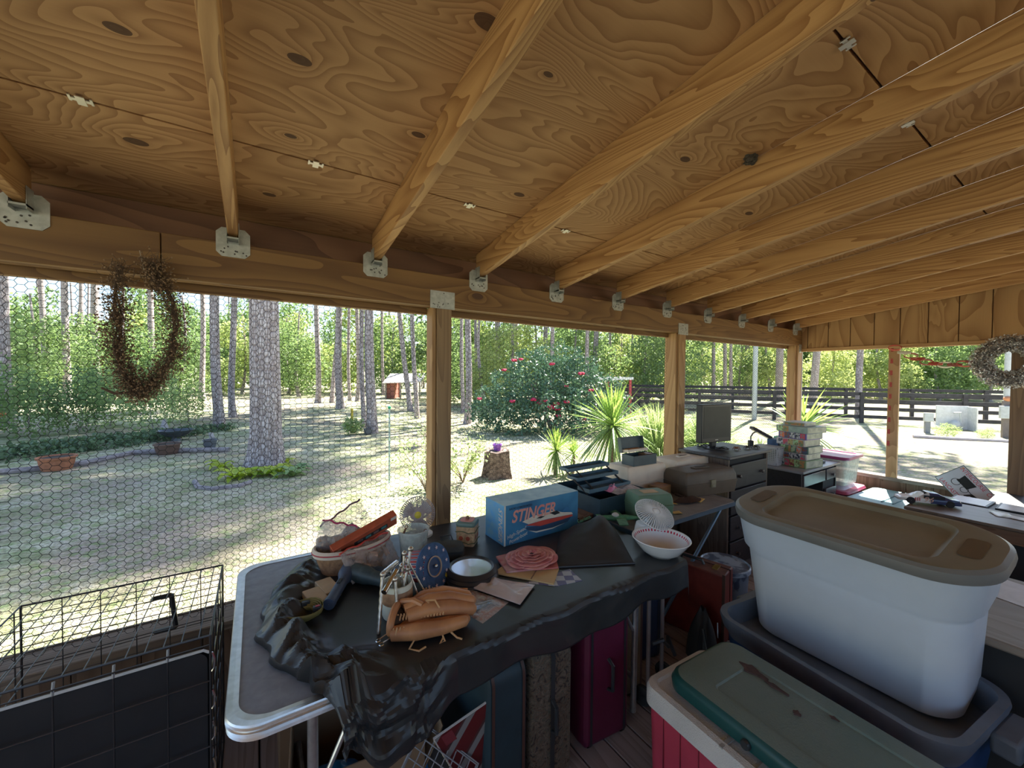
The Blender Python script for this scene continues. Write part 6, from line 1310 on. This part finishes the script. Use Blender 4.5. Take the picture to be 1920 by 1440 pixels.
suitcase((.76, 1.46, 0), .17, .56, .56, R_(0), 'dark teal suitcase with brown leather edging under the table', TEALC, BROW, r=.07)
m, nt, b = _new('tapestry'); co = coord(nt); n1 = noise(nt, co, 24, 4, 2.4)
nt.links.new(ramp(nt, n1, [(.38, (.03, .022, .018)), (.46, (.13, .08, .05)), (.52, (.06, .06, .045)), (.60, (.16, .11, .075)), (.68, (.035, .03, .03))]), b.inputs['Base Color']); b.inputs['Roughness'].default_value = .85; TAP = m
suitcase((.975, 1.44, 0), .20, .52, .55, R_(-3), 'tapestry patterned suitcase with a dark buckle strap', TAP, None, band=DBLK, handle=BLK, r=.05)
PUR = mat('magenta_case', (.075, .008, .026), .45, var=.15)
suitcase((1.31, 1.46, 0), .24, .54, .60, R_(-6), 'dark magenta suitcase with a black side handle', PUR, BLK, handle=BLK, r=.04)
suitcase((1.55, 1.50, 0), .16, .46, .58, R_(-6), 'brown tweed suitcase beside the magenta one', mat('tweed', (.13, .085, .05), .9, bs=.4, bsc=150), BROW, r=.10)
suitcase((1.87, 1.62, 0), .20, .42, .62, R_(-12), 'tall navy upright suitcase behind the luggage cart', mat('navy_fabric', (.012, .018, .04), .8), BLK, r=.05)
suitcase((2.10, 1.74, 0), .12, .40, .56, R_(-18), 'dark blue-green hard case with a pale edge, left of the red suitcase', mat('bluegreen_case', (.02, .05, .06), .5), mat('pale_edge', (.25, .2, .15), .6), r=.03)
# vintage red suitcase standing by its handle side up
A_ = GZ(1345, 1082, .43); t = thing('vintage_suitcase', 'old red suitcase with worn brown edges and a black handle', 'suitcase', (2.36, 1.52, 0), R_(40)); RDC = mat('old_red', (.17, .022, .015), .5, var=.45, vs=6); RB = mat('worn_brown_top', (.13, .055, .045), .6, var=.4, vs=20)
t.location = (2.345, 1.475, 0); t.rotation_euler = (0, 0, R_(12))
m = MB(); m.box((0, 0, .215), (.17, .42, .43)); m.m = [0, 1, 0, 0, 0, 0]; m.build('shell', [RDC, RB], t, bevel=.008); MB().bb((.022, -.213, .0), (.030, .213, .433)).build('seam', mat('seam_dark', (.03, .008, .008), .5), t)
for s_ in (-1, 1):
    MB().bb((-.087, s_*.20, 0), (-.078, s_*.215, .435)).build('corner_strip', BROW, t)
MB().tube([(-.01, -.07, .43), (-.01, -.06, .452), (-.01, .06, .452), (-.01, .07, .43)], .009, 8).build('handle', BLK, t)
for y in (-.14, .14): MB().bb((-.03, y-.015, .43), (.03, y+.015, .438)).build('latch', mat('brass', (.35, .25, .08), .35, .8), t)
# painted tin bucket with lid
p = Vector((2.62, 1.42, 0)); t = thing('paint_bucket', 'dark bucket with a splattered blue-white lid beside the red suitcase', 'bucket', p)
MB().lathe([(.001, 0), (.125, 0), (.14, .34), (.145, .345)], 36).build('bucket_body', mat('bucket_dark', (.03, .04, .07), .4, c2=(.10, .13, .17), vs=8, th=(.55, .6)), t); MB().lathe([(.146, .335), (.152, .34), (.152, .365), (.145, .37), (.138, .362), (.001, .360)], 36).build('lid', mat('splattered_lid', (.22, .27, .33), .35, c2=(.07, .09, .13), vs=12, th=(.45, .52)), t)
# luggage cart and black bag
t = thing('luggage_cart', 'folded metal luggage cart with black straps under the table corner', 'luggage cart', (1.56, 1.16, 0), .2)
t.location = (1.66, 1.25, 0)
for x in (-.05, .10): MB().tube([(x, 0, .05), (x, 0, .60)], .010, 10).build('rail', mat('rail_metal', (.22, .18, .18), .4, .6), t)
MB().tube([(-.05, 0, .60), (-.03, -.01, .63), (.08, -.01, .63), (.10, 0, .60)], .010, 8).build('top_handle', CHR, t); MB().bb((-.09, -.14, .04), (.14, .02, .06)).build('foot_plate', BLK, t, bevel=.003)
MB().tube([(-.05, -.02, .30), (0, -.05, .31), (.06, -.05, .25), (.10, -.03, .27), (.12, -.06, .18)], .010, 6).build('strap', BLK, t)
for x in (-.09, .14): MB().lathe([(.001, 0), (.045, 0), (.045, .02), (.001, .02)], 18, (x, .01, .045), Matrix.Rotation(R_(90), 3, 'Y')).build('wheel', DBLK, t)
t = thing('backpack', 'black zipped bag on the floor in front of the red suitcase', 'bag', (2.17, 1.30, 0), .3); MB().grid(18, 14, lambda u, v: (math.cos(2*math.pi*u)*.12*math.sin(math.pi*min(v*.5+.5, .98))*(1+.1*math.sin(7*u*6)), math.sin(2*math.pi*u)*.08*math.sin(math.pi*min(v*.5+.5, .98))**.6, .26*v*(1+.06*math.sin(u*20)))).build('bag_body', BC, t); MB().tube([(-.02, -.085, .22), (-.03, -.09, .14)], .004, 6).build('zip_pull', CHR, t); MB().tube([(-.1, -.03, .2), (-.13, -.06, .1), (-.09, -.09, .02), (.02, -.11, .01)], .008, 6).build('strap', BLK, t)
# cardboard box, blue bag, striped pads, wire rack
CBD = mat('cardboard', (.17, .105, .06), .8, var=.12); CBI = mat('cardboard_inside', (.12, .07, .04), .8)
t = thing('cardboard_box', 'open brown cardboard box under the left end of the table', 'box', (.30, 1.50, 0), R_(-6)); tub(.42, .36, .34, .006, t, CBD, 'carton')
MB().bb((.21, -.18, .335), (.215, .18, .345)).build('flap', CBD, t); MB().box((.24, 0, .27), (.004, .34, .16), Euler((0, R_(28), 0)).to_matrix()).build('flap', mat('cardboard_pale', (.26, .17, .10), .8), t)
t = thing('cardboard_box', 'smaller cardboard box behind the table leg', 'box', (.22, 1.86, 0), 0); tub(.3, .24, .46, .006, t, CBD, 'carton')
for (x, y, z, l) in ((.22, 1.42, .15, 'bright blue bag on the left inside the cardboard box'), (.42, 1.40, .17, 'bright blue bag on the right inside the cardboard box')):
    o = MB().grid(20, 14, lambda u, v: ((u-.5)*.2, (v-.5)*.18, .14*(math.sin(math.pi*u)*math.sin(math.pi*v))**.45*(.7+.6*fold(u*.2+x, v*.2, 2)))).build('blue_bag', mat('blue_film', (.01, .13, .32), .25, var=.4, vs=14)); o.location = (x, y, z); tag(o, l, 'bag')
m, nt, b = _new('red_stripes'); co = coord(nt); mp = nt.nodes.new('ShaderNodeMapping'); mp.inputs[2].default_value = (0, 0, .95); nt.links.new(co, mp.inputs[0]); sp_ = nt.nodes.new('ShaderNodeSeparateXYZ'); nt.links.new(mp.outputs[0], sp_.inputs[0])
f_ = mth(nt, 'FRACT', mth(nt, 'MULTIPLY', sp_.outputs[0], 13)); nt.links.new(ramp(nt, f_, [(.0, (.11, .008, .01)), (.55, (.10, .008, .01)), (.56, (.07, .025, .025)), (.66, (.07, .025, .025)), (.67, (.20, .18, .175)), (.93, (.20, .18, .175)), (.94, (.11, .008, .01))]), b.inputs['Base Color']); b.inputs['Roughness'].default_value = .5; STP = m
P0 = GY(840, 1385, 1.22); 
for i, (dz, l) in enumerate(((0, 'red and white striped notepad, front one, leaning on the teal suitcase'), (-.02, 'second striped notepad behind the front one'))):
    Lx = Vector((.123, .0, -.248)).normalized(); Sx = Vector((-.16, .05, -.085)); Sx = (Sx-Lx*Sx.dot(Lx)).normalized(); Nx = Sx.cross(-Lx); c_ = Vector((.638, 1.20, .46))+Lx*.14+Sx*.095+Vector((.04, 0, -.01))+Vector((.012, .016, -.02))*i
    Mx = frame(-Sx, -Lx, (-Sx).cross(-Lx)); t = thing('notepad', l, 'notepad', c_, rot=Mx.to_euler())
    MB().bb((-.11, -.14, 0), (.11, .14, .006)).build('pages', mat('pad_paper', (.36, .32, .31), .7), t); MB().bb((-.106, -.136, .0062), (.106, .136, .0075)).build('cover', STP, t); MB().tube([(-.11+.003*math.sin(k*1.57*2), -.135+k*.27/50, .004+.004*math.cos(k*1.57*2)) for k in range(51)], .0014, 4).build('spiral', STEEL, t)
    MB().bb((.045, -.13, .0076), (.10, -.085, .0082)).build('barcode_label', mat('pad_label', (.35, .32, .31), .6), t); MB().bb((-.085, .085, .0076), (-.045, .13, .0082)).build('badge', mat('dark_badge', (.12, .015, .02), .6), t)
    for k in range(9): MB().bb((.052+k*.0048, -.122, .0083), (.0535+k*.0048+.001*(k % 2), -.10, .0086)).build('bar', DBLK, t)
t = thing('wire_rack', 'white wire rack leaning under the table, at the bottom edge', 'rack', (.475, 1.20, .245), rot=(R_(52), 0, R_(30))); WW = mat('white_wire', (.20, .20, .21), .4); m = MB()
t.rotation_euler = (Euler((0, 0, R_(5))).to_matrix() @ Euler((R_(58), 0, 0)).to_matrix() @ Euler((0, 0, R_(40))).to_matrix()).to_euler()
for k in range(9): m.tube([(-.12, -.12+k*.03, 0), (.12, -.12+k*.03, 0)], .0022, 5)
m.build('cross_wires', WW, t); m = MB()
for k in range(9): m.tube([(-.12+k*.03, -.12, .003), (-.12+k*.03, .12, .003)], .0022, 5)
m.build('long_wires', WW, t); MB().tube([(-.125, -.125, 0), (.125, -.125, 0), (.125, .125, 0), (-.125, .125, 0)], .004, 6, closed=True).build('frame_wire', WW, t)
# strap bundle lying in the bunched cloth
t = thing('ratchet_strap', 'bundle of olive yellow webbing straps with black buckles in the bunched cloth', 'strap', GZ(562, 1160, TZ+.016)); t.scale = (.75, .75, .8); OLV = mat('olive_webbing', (.16, .14, .045), .7)
for k in range(6):
    a = k*1.1; r_ = .04+.006*k; rs = []
    for i in range(22): q = a+i*.3; c_ = Vector((r_*math.cos(q)*1.4, r_*math.sin(q), .014+.008*k*.5+.008*math.sin(q*2))); rs.append([c_+Vector((0, 0, -.010)), c_+Vector((0, 0, .010))])
    MB().rings(rs, closed=False, cap=False).build('webbing', OLV, t, solid=.0015)
for (x, y) in ((.07, -.02), (-.05, .03), (.03, .05)): MB().bb((x-.018, y-.012, .02), (x+.018, y+.012, .045)).build('buckle', BLK, t, bevel=.004)
MB().bb((.062, -.028, .0455), (.080, -.016, .0465)).build('red_label', mat('red_label', (.35, .03, .03), .5), t)
for (q, l, c_) in (((592, 1130), 'beige wooden block beside the strap bundle, left one', .0), ((600, 1118), 'beige wooden block beside the strap bundle, right one', .3)):
    o = MB().bb((-.03, -.06, 0), (.03, .06, .03)).build('wooden_block', mat('pale_block', (.36, .28, .18), .7), bevel=.003); o.location = GZ(*q, TZ+.008)+Vector((c_*.1, c_*.05, 0)); o.rotation_euler = (0, 0, .2); tag(o, l, 'block')

# ================================================================ DOG CRATE
cx0, cx1, cy0, cy1, cz = -.70, -.125, 1.545, 2.09, .775
t = thing('dog_crate', 'black wire dog crate at the lower left', 'crate', (cx0, cy0, 0)); CW_ = mat('crate_wire', (.045, .042, .045), .35, .5); Wc, Dc = cx1-cx0, cy1-cy0
def panel(nm, o, u, v, U, V, su, sv, r=.0022, r2=.0034):
    o, u, v = Vector(o), Vector(u), Vector(v); m = MB()
    k = su
    while k < U-.01: m.tube([o+u*k, o+u*k+v*V], r, 5); k += su
    k = sv
    while k < V-.01: m.tube([o+v*k, o+v*k+u*U], r, 5); k += sv
    m.tube([o, o+u*U, o+u*U+v*V, o+v*V], r2, 6, closed=True); return m.build(nm, CW_, t)
panel('back_panel', (0, Dc, 0), (1, 0, 0), (0, 0, 1), Wc, cz, .10, .055, .0018); panel('top_panel', (0, 0, cz), (1, 0, 0), (0, 1, 0), Wc, Dc, .042, .115, .0017)
panel('front_panel', (-.0, 0, 0), (1, 0, 0), (0, 0, 1), Wc, cz-.03, .118, .105, .0024); panel('side_panel', (Wc, 0, 0), (0, 1, 0), (0, 0, 1), Dc, cz, .10, .11); panel('side_panel', (0, 0, 0), (0, 1, 0), (0, 0, 1), Dc, cz, .10, .055)
for k in range(1, 5): MB().tube([(k*.118, -.002, cz-.045), (k*.118, .008, cz-.012)], .0036, 6).build('hook', mat('worn_grey_steel', (.20, .20, .21), .5, .3), t)
m = MB().tube([(.35, Dc-.02, .70), (.37, Dc-.1, .74), (.42, Dc-.1, .74)], .008, 6); m.tube([(.42, Dc-.1, .74), (.43, Dc-.08, .60)], .009, 6); m.tube([(.43, Dc-.08, .60), (.36, Dc-.04, .58)], .008, 6); m.build('carry_handle', BLK, t)
for z in (.72, .60, .50, .38): MB().tube([(Wc+.004, .0, z), (Wc+.010, .0, z-.02), (Wc+.010, .0, z-.05), (Wc+.003, 0, z-.06)], .003, 6).build('clasp', CHR, t)
t = thing('crate_tray', 'black plastic pan with a bright upper edge, standing upright inside the dog crate', 'tray', (-.745, 1.57, .003))
MB().rings([[(x, y, z) for x, z in rrect(.62*k, .715*k, .03, 5, .31, .3575)] for y, k in ((0, 1), (.022, .985), (.022, .94), (.006, .93))], cap=False).build('tray_rim', BLK, t); MB().prism([(x, y) for x, y in rrect(.60, .70, .03, 5, .31, .3575)], 0, .004, M=Matrix.Translation((0, .008, 0)) @ Matrix.Rotation(R_(90), 4, 'X')).build('tray_floor', BLK, t)
MB().tube([(.01, .0, .716), (.60, .0, .716), (.615, 0, .705)], .004, 6).build('bright_edge', mat('edge_shine', (.55, .57, .60), .3), t)  # pale rod painted in as shine along the black pan's edge

# ================================================================ WREATHS, PAPER CHAIN
TW = mat('dry_twig', (.07, .045, .03), .85); TWL = mat('dry_seed', (.20, .13, .075), .8, c2=(.08, .05, .03), vs=60)
c = GY(266, 625, D-.06); t = thing('twig_wreath', 'dry twig wreath with seed heads hanging from the header beam', 'wreath', GY(266, 480, D-.06)); off = -t.location
arc = [(225, 500), (222, 560), (218, 610), (222, 660), (236, 700), (252, 738), (275, 728), (300, 700), (325, 660), (332, 610), (318, 560), (295, 520), (285, 495)]
P_ = [GY(x, y, D-.06)+off for x, y in arc]; Q = []
for i in range(len(P_)-1):
    for j in range(8): Q.append(P_[i].lerp(P_[i+1], j/8))
Q.append(P_[-1]); r = random.Random(4)
m = MB()
for s_ in range(5): ph = r.random()*6; m.tube([q+Vector((.010*math.cos(i*.3+ph), .010*math.sin(i*.37+ph), .008*math.sin(i*.3+ph))) for i, q in enumerate(Q)], .0035, 5)
m.tube([GY(252, 735, D-.06)+off, GY(215, 738, D-.06)+off, GY(190, 727, D-.06)+off], [.006, .006, .004], 6); m.build('vine_ring', TW, t)
V = []; m = MB(); ms = MB()
for k in range(3000):
    i = r.randrange(len(Q)); q = Q[i]+Vector((r.gauss(0, .014), r.gauss(0, .012), r.gauss(0, .013))); d = Vector((r.gauss(0, 1), r.gauss(0, .8), r.gauss(0, 1))).normalized(); L_ = r.uniform(.015, .045)*(1.5 if r.random() < .08 else 1)
    mid = q+d*L_*.5+Vector((r.gauss(0, .004), 0, r.gauss(0, .004))); e = q+d*L_; m.tube([q, mid, e], .0008, 3, cap=False); ms.sph(e, r.uniform(.002, .004), 5, 3)
m.build('sprigs', TW, t, smooth=0); ms.build('seed_heads', TWL, t, smooth=0)
m = MB().tube([GY(262, 470, D-.03)+off, GY(270, 505, D-.05)+off], .002, 5); m.build('hanging_wire', STEEL, t)
# silver wreath on the far right post
c = GX(1893, 678, XR-.09); rr = .160; t = thing('tinsel_wreath', 'silver tinsel wreath hung on the far right post', 'wreath', c)
MB().tube([(0, rr*math.cos(2*math.pi*k/40), rr*math.sin(2*math.pi*k/40)) for k in range(40)], .05, 10, closed=True).build('wreath_ring', mat('tinsel_core', (.16, .15, .15), .5, .3, c2=(.03, .03, .03), vs=90), t)
m = MB(); mb2 = MB()
for k in range(9000):
    a = r.random()*6.283; b_ = r.random()*6.283; q = r.uniform(.04, .078); p0 = Vector((-q*.8*math.cos(b_), (rr+q*math.sin(b_))*math.cos(a), (rr+q*math.sin(b_))*math.sin(a))); d = Vector((r.gauss(0, 1), r.gauss(0, 1), r.gauss(0, 1))).normalized()*r.uniform(.008, .018); e = d.cross(Vector((r.gauss(0, 1), r.gauss(0, 1), 1))).normalized()*.0038
    (m if k % 3 else mb2).add([p0-e, p0+e, p0+d+e, p0+d-e], [(0, 1, 2, 3)])
m.build('tinsel', mat('tinsel_silver', (.85, .82, .82), .3, .5), t, smooth=0, rnd=True); mb2.build('tinsel', mat('tinsel_bronze', (.22, .18, .15), .35, .6), t, smooth=0, rnd=True)
# paper chain
m1 = mat('red_paper', (.30, .05, .03), .6); m2 = mat('cream_paper', (.40, .38, .30), .6); m3 = mat('brown_paper', (.22, .07, .05), .6)
pts = [(1678, 652), (1695, 661), (1708, 667), (1721, 673), (1737, 679), (1754, 682), (1772, 684), (1790, 684), (1808, 682), (1826, 678)]
t = thing('paper_chain', 'red and cream paper chain strung from the slim post to the silver wreath', 'paper chain', GX(*pts[0], XR-.05))
for i, q in enumerate(pts):
    c_ = GX(*q, XR-.05)-t.location; R_l = Matrix.Rotation(R_(28+10*math.sin(i*2)), 3, 'Z') @ Matrix.Rotation(R_(38+38*(i % 2)), 3, 'Y') @ Matrix.Rotation(R_(8*math.sin(i)), 3, 'X'); rs = []
    for k in range(21): a = 2*math.pi*k/20; e = R_l @ Vector((.0, .052*math.cos(a), .032*math.sin(a))); w_ = R_l @ Vector((.011, 0, 0)); rs.append([c_+e-w_, c_+e+w_])
    MB().rings(rs, closed=False, cap=False).build('paper_link', (m1, m2, m3, m1, m3)[i % 5], t, solid=.0008)
for i in range(9):
    y_ = 655+i*22; c_ = GX(1673-i*.95, y_, XR-.0003); o = MB().bb((-.002, -.010, -.025), (0, .010, .025)).build('red_sticker', mat('faded_red_tape', (.30, .05, .04), .7, var=.4, vs=80)); o.location = c_; tag(o, 'faded red tape piece, number %s from the top of the slim post' % ('one two three four five six seven eight nine'.split()[i]), 'tape', 'red tape pieces down the slim post')
